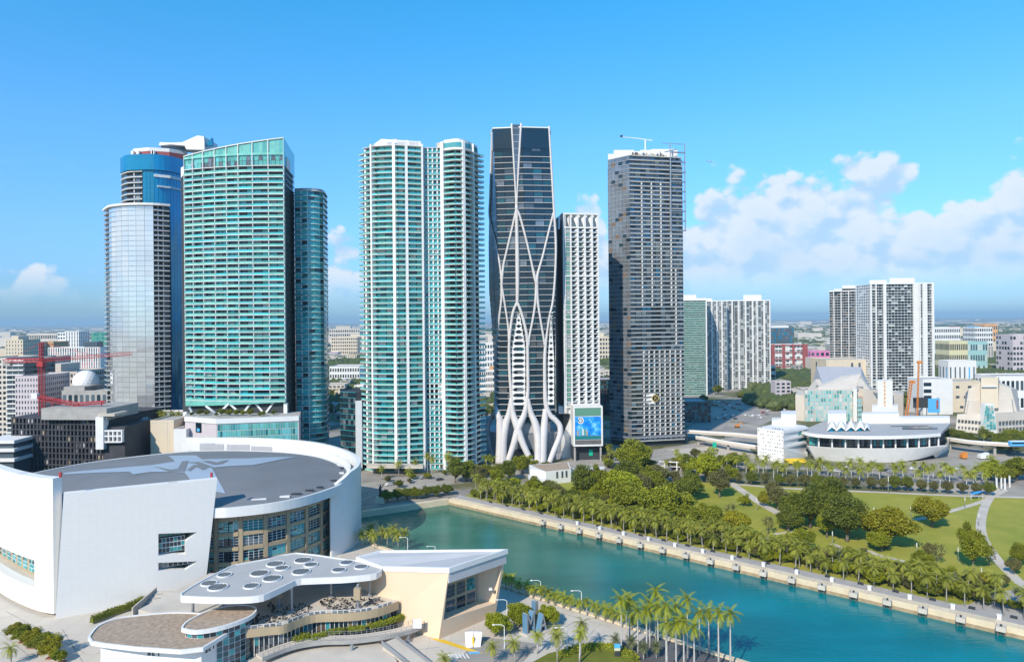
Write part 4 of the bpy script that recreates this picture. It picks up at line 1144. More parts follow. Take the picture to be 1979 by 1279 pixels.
# --- the slim white gridded tower and its advertising screen
def fin_tower():
    T = thing('gridded_tower', 'slim white tower with deep gridded balconies and a green glass strip', 'tower', (*XY(1122, 480), 0))
    Y0 = 444; zt = Zof(411, Y0, 1122); z0 = Zof(786, Y0, 1122)
    F_ = [XY(1089, Y0), XY(1158, Y0 + 4)]; nf = 37; fh = (zt - 9.5 - z0) / nf
    core(T, [XY(1087, Y0 + 3.4), XY(1157, Y0 + 7), XY(1157, Y0 + 34), XY(1074, Y0 + 34), XY(1074, Y0 + 28)], 0, zt - 9)
    lf = [XY(1073, Y0 + 30), XY(1088.6, Y0 + .2)]
    facade(T, lf, z0, (zt - z0) / 20, 20, 5, [('night_glass', .6), ('smoke_glass', .4)], rec=.1, slab=None, split=1, gap=.02, sill=.04, head=.04, pname='side_window')
    ts = [0.05, .20, .42, .62, .82, 1.0]
    P = Pieces(T, 'window')
    facade(T, F_, z0, fh, nf, [.07, .20], [('green_glass', .8), ('curtain', .2)], rec=.5, slab=None, split=1, P=P)
    facade(T, F_, z0, fh, nf, ts[1:], [('smoke_glass', .25), ('grey_glass', .3), ('green_glass', .2), ('night_glass', .25)], rec=3.0, slab=('white_slab', .1, .45), rail=('grey_glass', .7, -.1), split=2, P=P)
    P.flush()
    for t, w in ((.02, 1.0), (.065, .5), (.22, 1.0), (.42, 1.0), (.62, 1.0), (.82, 1.0), (.985, .7)):
        L_ = line_len(F_); a, c = along(F_, max(0, t - w / 2 / L_)), along(F_, min(1, t + w / 2 / L_))
        mb = MB(); mb.box(a, c, z0 - 4, zt, 3.2, .35); mb.build('white_column', M['white_paint'], T)
    # white triangle plates in each cell, shaped as the sunlit part of its fin
    ck = Pieces(T, 'lit_triangle')
    for t0, t1 in zip(ts[1:-1], ts[2:]):
        a, c = along(F_, t0 + (t1 - t0) * .34), along(F_, t1 - .012); mb = MB()
        v = [(*(a + Vector((0, 1.1))), .24), (*(c + Vector((0, -.02))), .24), (*(c + Vector((0, -.02))), fh - .25)]; mb.add(v + [(x, y + .25, z) for x, y, z in v], [(0, 1, 2), (5, 4, 3), (0, 3, 4, 1), (1, 4, 5, 2), (2, 5, 3, 0)])
        copies(T, 'lit_triangle', local_mesh(T, mb, 'lit_triangle', M['white_wall']), [z0 + k * fh for k in range(nf)])
    ck.flush()
    for k in (0, 9, 18, 27, 37):
        mb = MB(); mb.box(F_[0], F_[1], z0 + k * fh - .5, z0 + k * fh + .5, 3.3, .45); mb.build('white_beam', M['white_paint'], T)
    mb = MB(); mb.box(F_[0], F_[1], zt - 1.1, zt, 3.3, .42); mb.build('white_beam', M['white_paint'], T)
    for t0, t1 in zip(ts[:-1], ts[1:]):
        a, c = along(F_, t0), along(F_, t1)
        v = [(*(c + Vector((-.6, .3))), zt - 8.8), (*(c + Vector((-.6, .3))), zt - 1.2), (*(a + (c - a) * .35 + Vector((0, 3))), zt - 1.2)]
        mb = MB(); mb.add(v + [(x, y + .5, z) for x, y, z in v], [(0, 1, 2), (5, 4, 3), (0, 3, 4, 1), (1, 4, 5, 2), (2, 5, 3, 0)]); mb.build('crown_cheek', M['white_wall'], T)
    mb = MB(); mb.box(F_[0] + Vector((0, 5)), F_[1] + Vector((0, 5)), zt - 9, zt - .5, 20, 0); mb.build('crown_wall', M['white_wall'], T)
    # the podium block with the screen
    S = thing('screen_block', 'white podium box carrying a big blue lit screen beside the ribbed tower', 'building', (*XY(1132, 450), 0))
    ys = 432; sz1, sz0 = Zof(785, ys, 1132), Zof(862, ys, 1132)
    a, c = XY(1106, ys), XY(1163, ys + 1)
    mb = MB(); mb.box(a, c, sz0, sz1, 22, 0); mb.build('wall', M['white_wall'], S)
    for e0, e1, w0, w1 in ((0, .055, sz0, sz1), (.945, 1, sz0, sz1), (.056, .944, sz0, sz0 + 1.0), (.056, .944, sz1 - 1.0, sz1)):
        mb = MB(); mb.box(a + (c - a) * e0, a + (c - a) * e1, w0, w1, .8, .6); mb.build('screen_frame', M['white_paint'], S)
    def band(n_, e0, e1, w0, w1, m_, off=.25): mb = MB(); mb.box(a + (c - a) * e0, a + (c - a) * e1, sz0 + (sz1 - sz0) * w0, sz0 + (sz1 - sz0) * w1, .2, off); return mb.build(n_, m_, S)
    m = mat('screen_picture', (.02, .22, .62), .4); nt = m.node_tree; N, L = nt.nodes, nt.links; b = N['Principled BSDF']
    geo = N.new('ShaderNodeNewGeometry'); n = N.new('ShaderNodeTexNoise'); n.inputs['Scale'].default_value = .22; n.inputs['Detail'].default_value = 7; n.inputs['Roughness'].default_value = .7; L.new(geo.outputs['Position'], n.inputs['Vector'])
    r = N.new('ShaderNodeValToRGB'); L.new(n.outputs['Fac'], r.inputs[0]); r.color_ramp.elements[0].position = .35; r.color_ramp.elements[0].color = (.0, .10, .42, 1); r.color_ramp.elements[1].position = .68; r.color_ramp.elements[1].color = (.28, .62, .9, 1)
    e = r.color_ramp.elements.new(.52); e.color = (.01, .24, .66, 1)
    L.new(r.outputs[0], b.inputs['Base Color']); L.new(r.outputs[0], b.inputs['Emission Color']); b.inputs['Emission Strength'].default_value = .35
    band('screen', .06, .94, .27, .74, m)
    band('green_panel', .06, .94, .76, .955, M['green_glass']); band('window_band', .06, .94, .17, .26, M['sea_glass']); band('dark_panel', .06, .94, .045, .155, M['dark_concrete'])
    # emblem and figures on the screen, flat
    q = a + (c - a) * .25; cz = sz0 + (sz1 - sz0) * .645
    for rr, m_, of in ((2.1, 'white_wall', .33), (1.55, 'dark_concrete', .36), (1.05, 'curtain', .39)):
        mb = MB(); mb.add([(q.x + rr * math.cos(w * math.pi / 8), q.y - of, cz + rr * math.sin(w * math.pi / 8)) for w in range(16)], [tuple(range(16))]); mb.build('screen_emblem', M[m_], S)
    for t, hgt, m_ in ((.12, 3.2, 'tan_frame'), (.22, 4.6, 'aqua_glass'), (.30, 3.8, 'curtain'), (.36, 4.4, 'teal_glass'), (.43, 3.0, 'tan_frame')):
        p_ = a + (c - a) * t; mb = MB(); mb.box(p_, p_ + (c - a) * .06, sz0 + (sz1 - sz0) * .275, sz0 + (sz1 - sz0) * .275 + hgt, .04, .32); mb.build('screen_figure', M[m_], S)
    for t in (.05, .93):
        p_ = a + (c - a) * t; mb = MB(); mb.cube(p_.x - .5, p_.x + .5, p_.y + .5, p_.y + 1.5, 0, sz0); mb.build('post', M['grey_concrete'], S)
    mb = MB(); mb.box(a + Vector((0, 5)), c + Vector((0, 5)), 0, sz0, 14, 0); mb.build('ground_floor', M['core_dark'], S)
fin_tower()

# --- the dark gridded tower
def dark_tower():
    T = thing('dark_gridded_tower', 'dark grey tower gridded with pale balconies, roof crane and round yellow emblem low down', 'tower', (*XY(1250, 500), 0))
    Y0 = 478; zt = Zof(300, Y0, 1250); zb = Zof(858, Y0, 1250)
    corner = XY(1219, Y0); L0 = XY(1177, Y0 + 14); R0 = XY(1321, Y0 + 9); back = [XY(1321, Y0 + 46), XY(1177, Y0 + 46)]
    nf = 66; z0 = 4.0; fh = (zt - z0) / nf
    core(T, [L0 + Vector((1, 1)), corner + Vector((.6, 2.2)), R0 + Vector((-1, 2.4))] + back, 0, zt)
    P = Pieces(T, 'window')
    low = 20
    facade(T, [L0, corner], z0, fh, nf, 6, [('smoke_glass', .80), ('night_glass', .16), ('warm_room', .04)], rec=.12, slab=('fins_grey', .14, .30), split=1, gap=.03, P=P)
    def sk(k, i): return i in (2,) and 22 <= k <= 30
    facade(T, [corner, R0], z0, fh, nf, [0, .225, .41, .585, .775, .9, 1.0], [('night_glass', .24), ('smoke_glass', .38), ('blue_glass', .05), ('grey_glass', .23), ('curtain', .10)], rec=1.9, slab=('white_slab', .5, .30), rail=('smoke_glass', .8, .44), split=2, P=P, skip=sk)
    P.flush()
    pts = [corner, R0]
    for t, za, zz in ((.225, 31, 60), (.41, 31, 60), (.585, 31, 60), (.775, 31, 60), (.24, 0, 21), (.34, 0, 21), (.44, 0, 21), (.54, 0, 21), (.64, 0, 21), (.74, 0, 21), (.84, 0, 21), (.94, 0, 21), (.86, 22, 40)):
        L_ = line_len(pts); a, c = along(pts, t - .3 / L_ * 1.0), along(pts, t + .3 / L_); mb = MB(); mb.box(a, c, z0 + za * fh, z0 + zz * fh, 2.2, .25); mb.build('balcony_wall', M['white_wall'], T)
    # dark slot in the middle of the front
    a, c = along(pts, .42), along(pts, .50); mb = MB(); mb.box(a, c, z0 + 20 * fh, z0 + 31 * fh, 1, -1.5); mb.build('slot', M['night_glass'], T)
    # open frame at the upper right
    for t0, off in ((.765, 1.2), (1.045, 1.0)):
        p_ = corner + (R0 - corner) * t0; mb = MB(); mb.cube(p_.x - .35, p_.x + .35, p_.y - off - .35, p_.y - off + .35, Zof(443, Y0, 1310), Zof(273, Y0, 1310)); mb.build('frame_post', M['metal_grey'], T)
    for k in range(9):
        z = Zof(443, Y0, 1310) + k * (Zof(290, Y0, 1310) - Zof(443, Y0, 1310)) / 8
        mb = MB(); mb.box(corner + (R0 - corner) * .76, corner + (R0 - corner) * 1.05, z - .4, z + .4, 1.4, 1.5); mb.build('frame_beam', M['metal_grey'], T)
    mb = MB(); mb.box(corner + (R0 - corner) * .6, corner + (R0 - corner) * 1.05, Zof(273, Y0, 1310) - .4, Zof(273, Y0, 1310), .4, 1.3); mb.build('frame_beam', M['metal_grey'], T)
    # lobby storey and emblem
    mb = MB(); mb.strip([L0, corner, R0], Zof(846, Y0, 1219) - .6, Zof(846, Y0, 1219) + .6, 3, 1.4); mb.build('lobby_canopy', M['metal_grey'], T)
    q = corner + (R0 - corner) * .44; cz = Zof(770, Y0, 1262)
    mb = MB(); mb.add([(q.x - 6.5, q.y - 1.0, cz - 4), (q.x - .5, q.y - 1.0, cz - 4), (q.x - .5, q.y - 1.0, cz + 3), (q.x - 6.5, q.y - 1.0, cz + 3)], [(0, 1, 2, 3)]); mb.build('emblem_panel', M['white_wall'], T)
    for r1, m_, of in ((2.5, 'old_gold', 1.5), (1.9, 'night_glass', 1.55)):
        mb = MB(); nn = 20; v = [(q.x + r1 * math.cos(2 * math.pi * w / nn), q.y - of, cz + r1 * math.sin(2 * math.pi * w / nn)) for w in range(nn)]
        mb.add(v + [(x, y + .4, z) for x, y, z in v], [tuple(range(nn)), tuple(reversed(range(nn, 2 * nn)))] + [(w, nn + w, nn + (w + 1) % nn, (w + 1) % nn) for w in range(nn)]); mb.build('emblem', M[m_], T)
    mb = MB(); mb.tube([(q.x - .8, q.y - 1.7, cz - 1.1), (q.x + .8, q.y - 1.7, cz + 1.1)], .22, 5); mb.tube([(q.x + .8, q.y - 1.7, cz - 1.1), (q.x - .8, q.y - 1.7, cz + 1.1)], .22, 5); mb.build('emblem', M['old_gold'], T)
    # roof
    for x0, x1, y0, y1, h0, h1 in ((1178, 1190, 14, 40, 0, 4.4), (1189, 1228, 10, 40, 0, 6.2), (1228, 1252, 9, 40, 0, 5.0), (1240, 1278, 8, 40, 0, 5.6), (1262, 1312, 10, 40, 0, 6.6)):
        mb = MB(); mb.prism([XY(x0, Y0 + y0), XY(x1, Y0 + y0), XY(x1, Y0 + y1), XY(x0, Y0 + y1)], zt + h0, zt + h1); mb.build('roof_plant', M['white_wall'], T)
    gp = Pieces(T, 'roof_unit')
    for i in range(26):
        px = 1222 + i * 2.7; p_ = XY(px, Y0 + 1.5 + i * .2); gp.box(p_, p_ + Vector((.8, 0)), zt + .2, zt + RND.uniform(1.0, 2.8), .8, 0, M[RND.choice(['dark_metal', 'tan_frame', 'metal_grey', 'curtain'])])
    gp.flush()
    C_ = thing('roof_crane', 'white davit crane on top of the dark gridded tower', 'crane', (*XY(1247, Y0 + 20), zt + 5))
    mb = MB(); p0, p1 = P3(1247, 280, Y0 + 20), P3(1247, 270, Y0 + 20); mb.tube([(p0.x, p0.y, zt + 5), p1], .5, 6); mb.build('mast', M['white_paint'], C_)
    mb = MB(); mb.tube([P3(1201, 265, Y0 + 20), P3(1230, 267.5, Y0 + 20), P3(1261, 272, Y0 + 20)], [.22, .28, .34], 6); mb.build('jib', M['white_paint'], C_)
    mb = MB(); p = P3(1201, 264, Y0 + 20); mb.cube(p.x - .9, p.x + .9, p.y - .5, p.y + .5, p.z - .5, p.z + .9); mb.build('cab', M['dark_metal'], C_)
dark_tower()

# --- the farther towers on the right: their windows are a few pixels each
def slab_tower(name, label, px0, px1, pyt, pyb, Y0, dep, nf, nb, wall, wins, flank=None, pier=None, slab='white_slab', rail=None, top=(), rec=1.0, yaw=0.0, zbot=0, stripe=()):
    T = thing(name, label, 'tower', (*XY((px0 + px1) / 2, Y0 + dep / 2), 0))
    pm = (px0 + px1) / 2
    a, c = XY(px0, Y0 + yaw), XY(px1, Y0 - yaw)
    zt = Zof(pyt, Y0, pm); fh = (zt - zbot) / nf
    n = Vector((-(c - a).normalized().y, (c - a).normalized().x))
    mb = MB(); mb.box(a, c, 0, zt, dep, -rec - .25); mb.build('wall', M[wall], T)
    P = Pieces(T, 'window', 0)
    facade(T, [a, c], zbot, fh, nf, nb, wins, rec=rec, slab=(slab, .3, fh * .15), rail=rail, split=1, gap=.07, P=P, fin=pier)
    if flank:
        fw = c - n * 0
        facade(T, [c + n * .3, c + n * (dep + rec)], zbot, fh, nf, flank[0], flank[1], rec=.12, slab=None, split=1, gap=.25, sill=fh * .3, head=fh * .15, P=P)
    if px0 > 1500: facade(T, [a + n * (dep - 1), a + n * 1.2], zbot, fh, nf, 7, wins, rec=-.05, slab=None, split=1, gap=.2, sill=fh * .25, head=fh * .15, P=P)
    P.flush(True)
    for px_a, px_b, h in top:
        q = [XY(px_a, Y0 + 4), XY(px_b, Y0 + 4), XY(px_b, Y0 + dep - 3), XY(px_a, Y0 + dep - 3)]
        mb = MB(); mb.prism(q, zt, zt + h); mb.build('penthouse', M['white_wall'], T)
    for t, w in stripe:
        L_ = line_len([a, c]); e0, e1 = along([a, c], max(0, t - w / 2 / L_)), along([a, c], min(1, t + w / 2 / L_)); mb = MB(); mb.box(e0, e1, 0, zt + 1, 2.2, .7); mb.build('white_pier', M['white_paint'], T)
    mb = MB(); mb.box(a, c, zt, zt + 1.4, 1.0, .5); mb.build('parapet', M['white_wall'], T)
    return T
GREENISH = [('night_glass', .30), ('teal_glass_deep', .32), ('grey_glass', .22), ('curtain', .16)]
GREYISH = [('night_glass', .3), ('far_glass', .35), ('curtain', .35)]
slab_tower('apartment_tower', 'greenish grey balcony tower directly right of the dark gridded tower', 1316, 1366, 581, 760, 800, 40, 42, 10, 'white_wall', GREENISH, rail=('green_glass', 1.0, .25), top=((1316, 1346, 7), (1346, 1366, 3)), stripe=((.98, 1.4),))
slab_tower('apartment_tower', 'narrow lilac-white tower in the middle of the right-hand trio', 1366, 1405, 583, 758, 845, 40, 42, 8, 'white_wall', [('grey_glass', .45), ('far_glass', .2), ('curtain', .35)], top=((1366, 1377, 4),), stripe=((.25, 1.5), (.5, 1.5), (.75, 1.5)))
slab_tower('apartment_tower', 'white tower with checkered dark windows, rightmost of the right-hand trio', 1403, 1489, 582, 755, 860, 45, 44, 15, 'white_wall', GREYISH, top=((1437, 1472, 8), (1403, 1420, 1.5)), stripe=((.02, 1.4), (.14, 1.6), (.29, 1.6), (.44, 1.8), (.60, 1.8), (.70, 1.4), (.86, 2.2), (.985, 1.2)))
slab_tower('charcoal_tower', 'charcoal gridded apartment tower standing left of the broad white tower', 1603, 1679, 563, 690, 975, 40, 34, 14, 'grey_concrete', [('night_glass', .6), ('smoke_glass', .3), ('warm_room', .1)], top=((1612, 1676, 4), (1628, 1662, 9)), yaw=14, stripe=((.12, .9), (.31, .9), (.5, .9), (.72, 1.6), (.86, .9)))
slab_tower('white_tower', 'broad white apartment tower with rows of dark balconies behind the concert halls', 1681, 1805, 549, 768, 770, 30, 40, 20, 'white_paint', [('night_glass', .72), ('smoke_glass', .18), ('curtain', .1)], rec=1.3, top=((1681, 1714, 5), (1720, 1768, 7)), stripe=((.02, 1.6), (.10, 1.0), (.235, 3.0), (.72, 6.0), (.78, 1.5), (.86, 5.0), (.985, 2.4)))
# ------------------------------------------------------------------ foreground buildings
# white canopy with round skylights over the terrace
ZC = 16.2
CAN = thing('terrace_canopy', 'flat white canopy pierced by round skylights in front of the arena', 'canopy', (*G(600, 1110, ZC), 0))
edge_px = [(350, 1148), (395, 1120), (432, 1102), (455, 1092), (520, 1080), (572, 1069), (650, 1079), (725, 1089), (733, 1092), (737, 1099), (732, 1106), (715, 1111), (660, 1116), (582, 1119), (560, 1127), (520, 1146), (500, 1152), (470, 1154.5), (420, 1155), (365, 1153)]
edge = [G(px, py, ZC) for px, py in edge_px]
if area(edge) < 0: edge.reverse()
edge = curve(edge, 2, closed=True)
holes = []
for px, py, r in ((434, 1111, 2.0), (404, 1127.5, 2.1), (421, 1135, 2.6), (486, 1132.5, 2.1), (502, 1108, 2.6), (526, 1118, 2.6), (532, 1090, 2.5), (545, 1098, 2.0), (586, 1083, 2.6), (601, 1091.5, 2.0), (582, 1105, 2.6), (655, 1101.5, 2.0), (670, 1087.5, 2.0), (698, 1095.5, 2.0)):
    c = G(px, py, ZC); holes.append((c, r))
lo = [list(edge)] + [[c + Vector((math.cos(2 * math.pi * k / 14), math.sin(2 * math.pi * k / 14))) * r for k in range(14)] for c, r in holes]
flat = [p for l in lo for p in l]; tris = fill(lo)
def flat_part(name, m, z, up):
    mb = MB(); fs = []
    for a, b_, c in tris:
        ar = (flat[b_] - flat[a]).cross(flat[c] - flat[a]); f = (a, b_, c) if (ar > 0) == up else (c, b_, a); fs.append(f)
    mb.add([(p.x, p.y, z) for p in flat], fs); return mb.build(name, m, CAN)
flat_part('canopy_roof', M['canopy_top'], ZC, True); flat_part('soffit', M['white_wall'], ZC - 1.5, False)
mb = MB(); mb.strip(edge + [edge[0]], ZC - 1.5, ZC + .28, .4, .2); mb.build('fascia', M['white_paint'], CAN)
for c, r in holes:
    ring_ = [c + Vector((math.cos(-2 * math.pi * k / 18), math.sin(-2 * math.pi * k / 18))) * r for k in range(19)]
    mb = MB(); mb.strip(ring_, ZC - 1.5, ZC + .34, .25, .1)
    sk = mb.build('skylight_curb', M['white_paint'], CAN)
    mb = MB()
    for k in range(-2, 3):
        h_ = math.sqrt(max(.1, r * r - (k * r * .36) ** 2)); mb.box((c.x - h_, c.y + k * r * .36), (c.x + h_, c.y + k * r * .36), ZC + .2, ZC + .29, .12)
        mb.box((c.x + k * r * .36, c.y - h_), (c.x + k * r * .36, c.y + h_), ZC + .198, ZC + .288, .12)
    mb.build('skylight_grid', M['metal_grey'], sk)
    mb = MB(); mb.prism([c + (p - c) * .93 for p in ring_[:-1]], ZC + .02, ZC + .14); mb.build('skylight_glass', M['night_glass'], sk)
ZD = 7.8
for px, py in ((373, 1187), (431, 1180), (478, 1172), (540, 1172), (564, 1181), (640, 1152), (692, 1175), (714, 1152)):
    p = G(px, py, ZD); mb = MB(); mb.tube([(p.x, p.y, 0), (p.x, p.y, ZC - 1.5)], .38, 8); mb.cube(p.x - .8, p.x + .8, p.y - .8, p.y + .8, ZD, ZD + .5); mb.build('column', M['metal_grey'], CAN)
for px, py in ((540, 1154), (691, 1160)):
    p = G(px, 1176 if px > 600 else 1172, ZD); mb = MB(); mb.cube(p.x - .9, p.x + .9, p.y - .9, p.y + .9, 10.6, 13.8); mb.build('column_lantern', M['tan_frame'], CAN)

# the terrace building below it, glazed along its curved front
TER = thing('terrace_building', 'low curved terrace building with a railed deck and a glazed ground floor', 'building', (*G(600, 1190, 0), 0))
tf = curve([G(470, 1219, ZD), G(520, 1213, ZD), G(548, 1210, ZD), G(575, 1199, ZD), G(610, 1189, ZD), G(680, 1186, ZD), G(730, 1178, ZD), G(770, 1164, ZD)], 4)
deck = tf + [G(770, 1150, ZD), Vector((-34, 212)), Vector((-70, 226)), Vector((-100, 224)), Vector((-108, 196))]
mb = MB(); mb.prism(deck, ZD - 1.5, ZD); mb.build('deck', M['pale_concrete'], TER)
mb = MB(); mb.prism(offset_line(tf, -1.4) + deck[len(tf):], 0, ZD - 1.5); mb.build('core_wall', M['core_dark'], TER)
mb = MB(); mb.strip([Vector((-84, 217)), Vector((-70, 222)), Vector((-46, 213)), Vector((-40, 208))], ZD, ZC - 1.6, .5, 0); mb.build('shade_backing', M['core_dark'], TER)  # dark wall added at the back to stand in for shade under the canopy
mb = MB(); mb.strip(tf, ZD - 1.9, ZD + .35, .5, .12); mb.build('deck_edge', M['tan_frame'], TER)
mb = MB(); mb.strip(tf, ZD + 1.15, ZD + 1.25, .1, 0); mb.strip(tf, ZD + .75, ZD + .8, .06, 0); mb.build('handrail', M['white_paint'], TER)
Lt = line_len(tf); post = Pieces(TER, 'railing_post'); rp = Pieces(TER, 'railing_panel')
for k in range(int(Lt / 1.6)):
    a = along(tf, (k * 1.6 + .3) / Lt); c = along(tf, (k * 1.6 + .42) / Lt); post.box(a, c, ZD + .35, ZD + 1.2, .12, .02, M['white_paint'])
    if k % 4 != 2: a, c = along(tf, (k * 1.6 + .5) / Lt), along(tf, min(1, (k * 1.6 + 1.7) / Lt)); rp.box(a, c, ZD + .42, ZD + 1.1, .04, 0, M['grey_glass'])
post.flush(); rp.flush()
gp = Pieces(TER, 'window'); mp = Pieces(TER, 'mullion'); gl = offset_line(tf, -1.3); Lg = line_len(gl)
for k in range(int(Lg / 1.25)):
    a, c = along(gl, (k * 1.25 + .1) / Lg), along(gl, min(1, (k * 1.25 + 1.15) / Lg))
    r_ = RND.random(); gp.box(a, c, 2.9, 5.9, .1, .05, M['night_glass' if r_ < .4 else 'sea_glass' if r_ < .55 else 'warm_room' if r_ < .8 else 'grey_glass'])
    a, c = along(gl, (k * 1.25 - .06 + .08) / Lg), along(gl, (k * 1.25 + .18) / Lg); mp.box(a, c, .05, 6.1, .3, .22, M['white_paint'])
gp.flush(); mp.flush()
# cafe furniture on the deck
ct = thing('cafe_table', 'dark cafe table with two chairs on the arena terrace deck', 'table', (0, 0, 0), 'cafe tables on the terrace deck')
mb = MB(); mb.tube([(0, 0, .72), (0, 0, .76)], .5, 8); mb.build('table_top', M['black_paint'], ct); mb = MB(); mb.tube([(0, 0, 0), (0, 0, .72)], .06, 5); mb.build('pedestal', M['black_paint'], ct)
for sg in (-1, 1):
    mb = MB(); mb.cube(sg * .85 - .22, sg * .85 + .22, -.22, .22, .40, .46); mb.cube(sg * 1.05 - .03, sg * 1.05 + .03, -.22, .22, .46, .9)
    for dx in (-.18, .18):
        for dy in (-.18, .18): mb.cube(sg * .85 + dx - .02, sg * .85 + dx + .02, dy - .02, dy + .02, 0, .4)
    mb.build('chair', M['black_paint'], ct)
ck = [(o, []) for o in COL.objects if o.parent == ct]
spots = []
deckp = [p for p in deck]
while len(spots) < 44:
    px, py = RND.choice([(RND.uniform(480, 620), RND.uniform(1192, 1212)), (RND.uniform(620, 745), RND.uniform(1160, 1182)), (RND.uniform(520, 600), RND.uniform(1170, 1200))])
    p = G(px, py, ZD)
    if inside(p, deckp) and all((p - q).length > 2.0 for q in spots) and inside(p + Vector((0, -1.5)), deckp): spots.append(p)
for i, p in enumerate(spots):
    if i == 0: ct.location = (p.x, p.y, ZD)
    else: dup(ct, ck, (p.x, p.y, ZD), RND.uniform(0, 3))

# the leaning beige building by the water
BG = thing('beige_building', 'beige building with leaning walls, flat white roof and one deep window recess', 'building', (*G(850, 1180, 0), 0))
ZB = 19.7
ZL_ = [ZB, ZB, 17.0, 16.8, 16.4]
t0, t1, t2, t3, t4 = [G(px, py, z) for (px, py), z in zip([(868, 1100.5), (979, 1064), (735, 1066.5), (690, 1079), (738, 1097)], ZL_)]
b0, b1 = G(848, 1235, 0), G(957, 1189, 0)
top = [t0, t1, t2, t3, t4]; bot = [b0, b1, t2, t3, t4]
# right-hand face with a deep recess: built as a slab with a hole, leaning like the rest
def lean(u, v): return (b0 + (b1 - b0) * u) * (1 - v) + (t0 + (t1 - t0) * u) * v
def face_pt(px, py):
    best = None
    for _ in range(1):
        # solve for u, v so that the point lies on the line of sight
        u, v = .5, .5
        for _ in range(30):
            p = lean(u, v); z = v * ZB
            q = slope(px, py); Y = p.y
            ex, ez = q[0] * Y - p.x, (CAM_H - q[1] * Y) - z
            du, dv = (t1 - t0).x, ZB
            u += ex / du * .6; v += ez / dv * .6
    return u, v
hole = [face_pt(866.5, 1117), face_pt(972, 1081), face_pt(957, 1165), face_pt(857, 1198)]
outer = [(0, 0), (1, 0), (1, 1), (0, 1)]
tri = tessellate_polygon([[Vector((u, v, 0)) for u, v in outer], [Vector((u, v, 0)) for u, v in hole]])
fl = outer + hole; mb = MB(); nrm = (b1 - b0).normalized(); nin = Vector((-nrm.y, nrm.x)) * 7.0
vs = [(*lean(u, v), v * ZB) for u, v in fl] + [(*(lean(u, v) + nin), v * ZB) for u, v in hole]
fs = []
for a, b_, c in tri:
    ar = (fl[b_][0] - fl[a][0]) * (fl[c][1] - fl[a][1]) - (fl[c][0] - fl[a][0]) * (fl[b_][1] - fl[a][1]); fs.append((a, b_, c) if ar > 0 else (c, b_, a))
sgh = sum(hole[i][0] * hole[(i + 1) % 4][1] - hole[(i + 1) % 4][0] * hole[i][1] for i in range(4)) > 0
for i in range(4):
    j = (i + 1) % 4; f = (4 + i, 4 + j, 8 + j, 8 + i); fs.append(f if not sgh else tuple(reversed(f)))
mb.add(vs, fs); mb.build('recessed_wall', M['beige_wall'], BG)
n = 5
mb = MB(); vs = [(*p, 0) for p in bot] + [(*p, z) for p, z in zip(top, ZL_)]
mb.add(vs, [(i, (i + 1) % n, n + (i + 1) % n, n + i) for i in range(1, n)]); mb.build('wall', M['beige_wall'], BG)
mb = MB(); mb.prism([t0 + (t2 - t0) * .003, t1 + (t2 - t1) * .003, t2, t3, t4], 15.9, [z - .02 for z in ZL_]); mb.build('roof', M['roof_white'], BG)
loop = [t4, t0, t1, t2, t3, t4]
lz = [ZL_[4], ZL_[0], ZL_[1], ZL_[2], ZL_[3], ZL_[4]]; mb = MB(); mb.strip(loop, [z - .9 for z in lz], [z + .55 for z in lz], .6, .22); mb.build('coping', M['white_paint'], BG)
# glazing at the back of the recess
gb = Pieces(BG, 'window_pane'); pb = Pieces(BG, 'window_frame')
ins = lambda u, v: lean(u, v) + nin * .55
uh0, uh1 = hole[3][0], hole[2][0]; vlo, vhi = min(h[1] for h in hole) , max(h[1] for h in hole)
pb.box(ins(uh0 - .02, .3), ins(uh0 + (uh1 - uh0) * .78, .3), vlo * ZB - .6, vhi * ZB + .4, .3, -.4, M['tan_frame'])
for i in range(4):
    ua, ub = uh0 + (uh1 - uh0) * .78 * (i + .08) / 4, uh0 + (uh1 - uh0) * .78 * (i + .92) / 4
    for k, (va, vb) in enumerate(((.05, .30), (.36, .63), (.70, .98))):
        za, zc = (vlo + (vhi - vlo) * va) * ZB, (vlo + (vhi - vlo) * vb) * ZB
        gm = RND.choice(['night_glass', 'teal_glass_deep', 'smoke_glass', 'far_glass'])
        for x in range(3):
            for y in range(3):
                gb.box(ins(ua + (ub - ua) * (x + .07) / 3, .3), ins(ua + (ub - ua) * (x + .93) / 3, .3), za + (zc - za) * (y + .07) / 3, za + (zc - za) * (y + .93) / 3, .1, -.25, M[gm])
        pb.box(ins(ua, .3), ins(ub, .3), za, zc, .1, -.36, M['metal_grey'])
gb.flush(); pb.flush()
q = lean(.88, .3) + nin * .02
mb = MB(); p = G3(948, 1150, 0); q = lean(*face_pt(948, 1150)); mb.cube(q.x - .5, q.x + .5, q.y + .2, q.y + 1, 8.6, 9.2); mb.build('lamp', M['white_paint'], BG)
p = G(798, 1208, 4.2); mb = MB(); mb.cube(p.x, p.x + 2.4, p.y + .3, p.y + .6, 3.2, 5.8); mb.build('sign_board', M['white_paint'], BG)

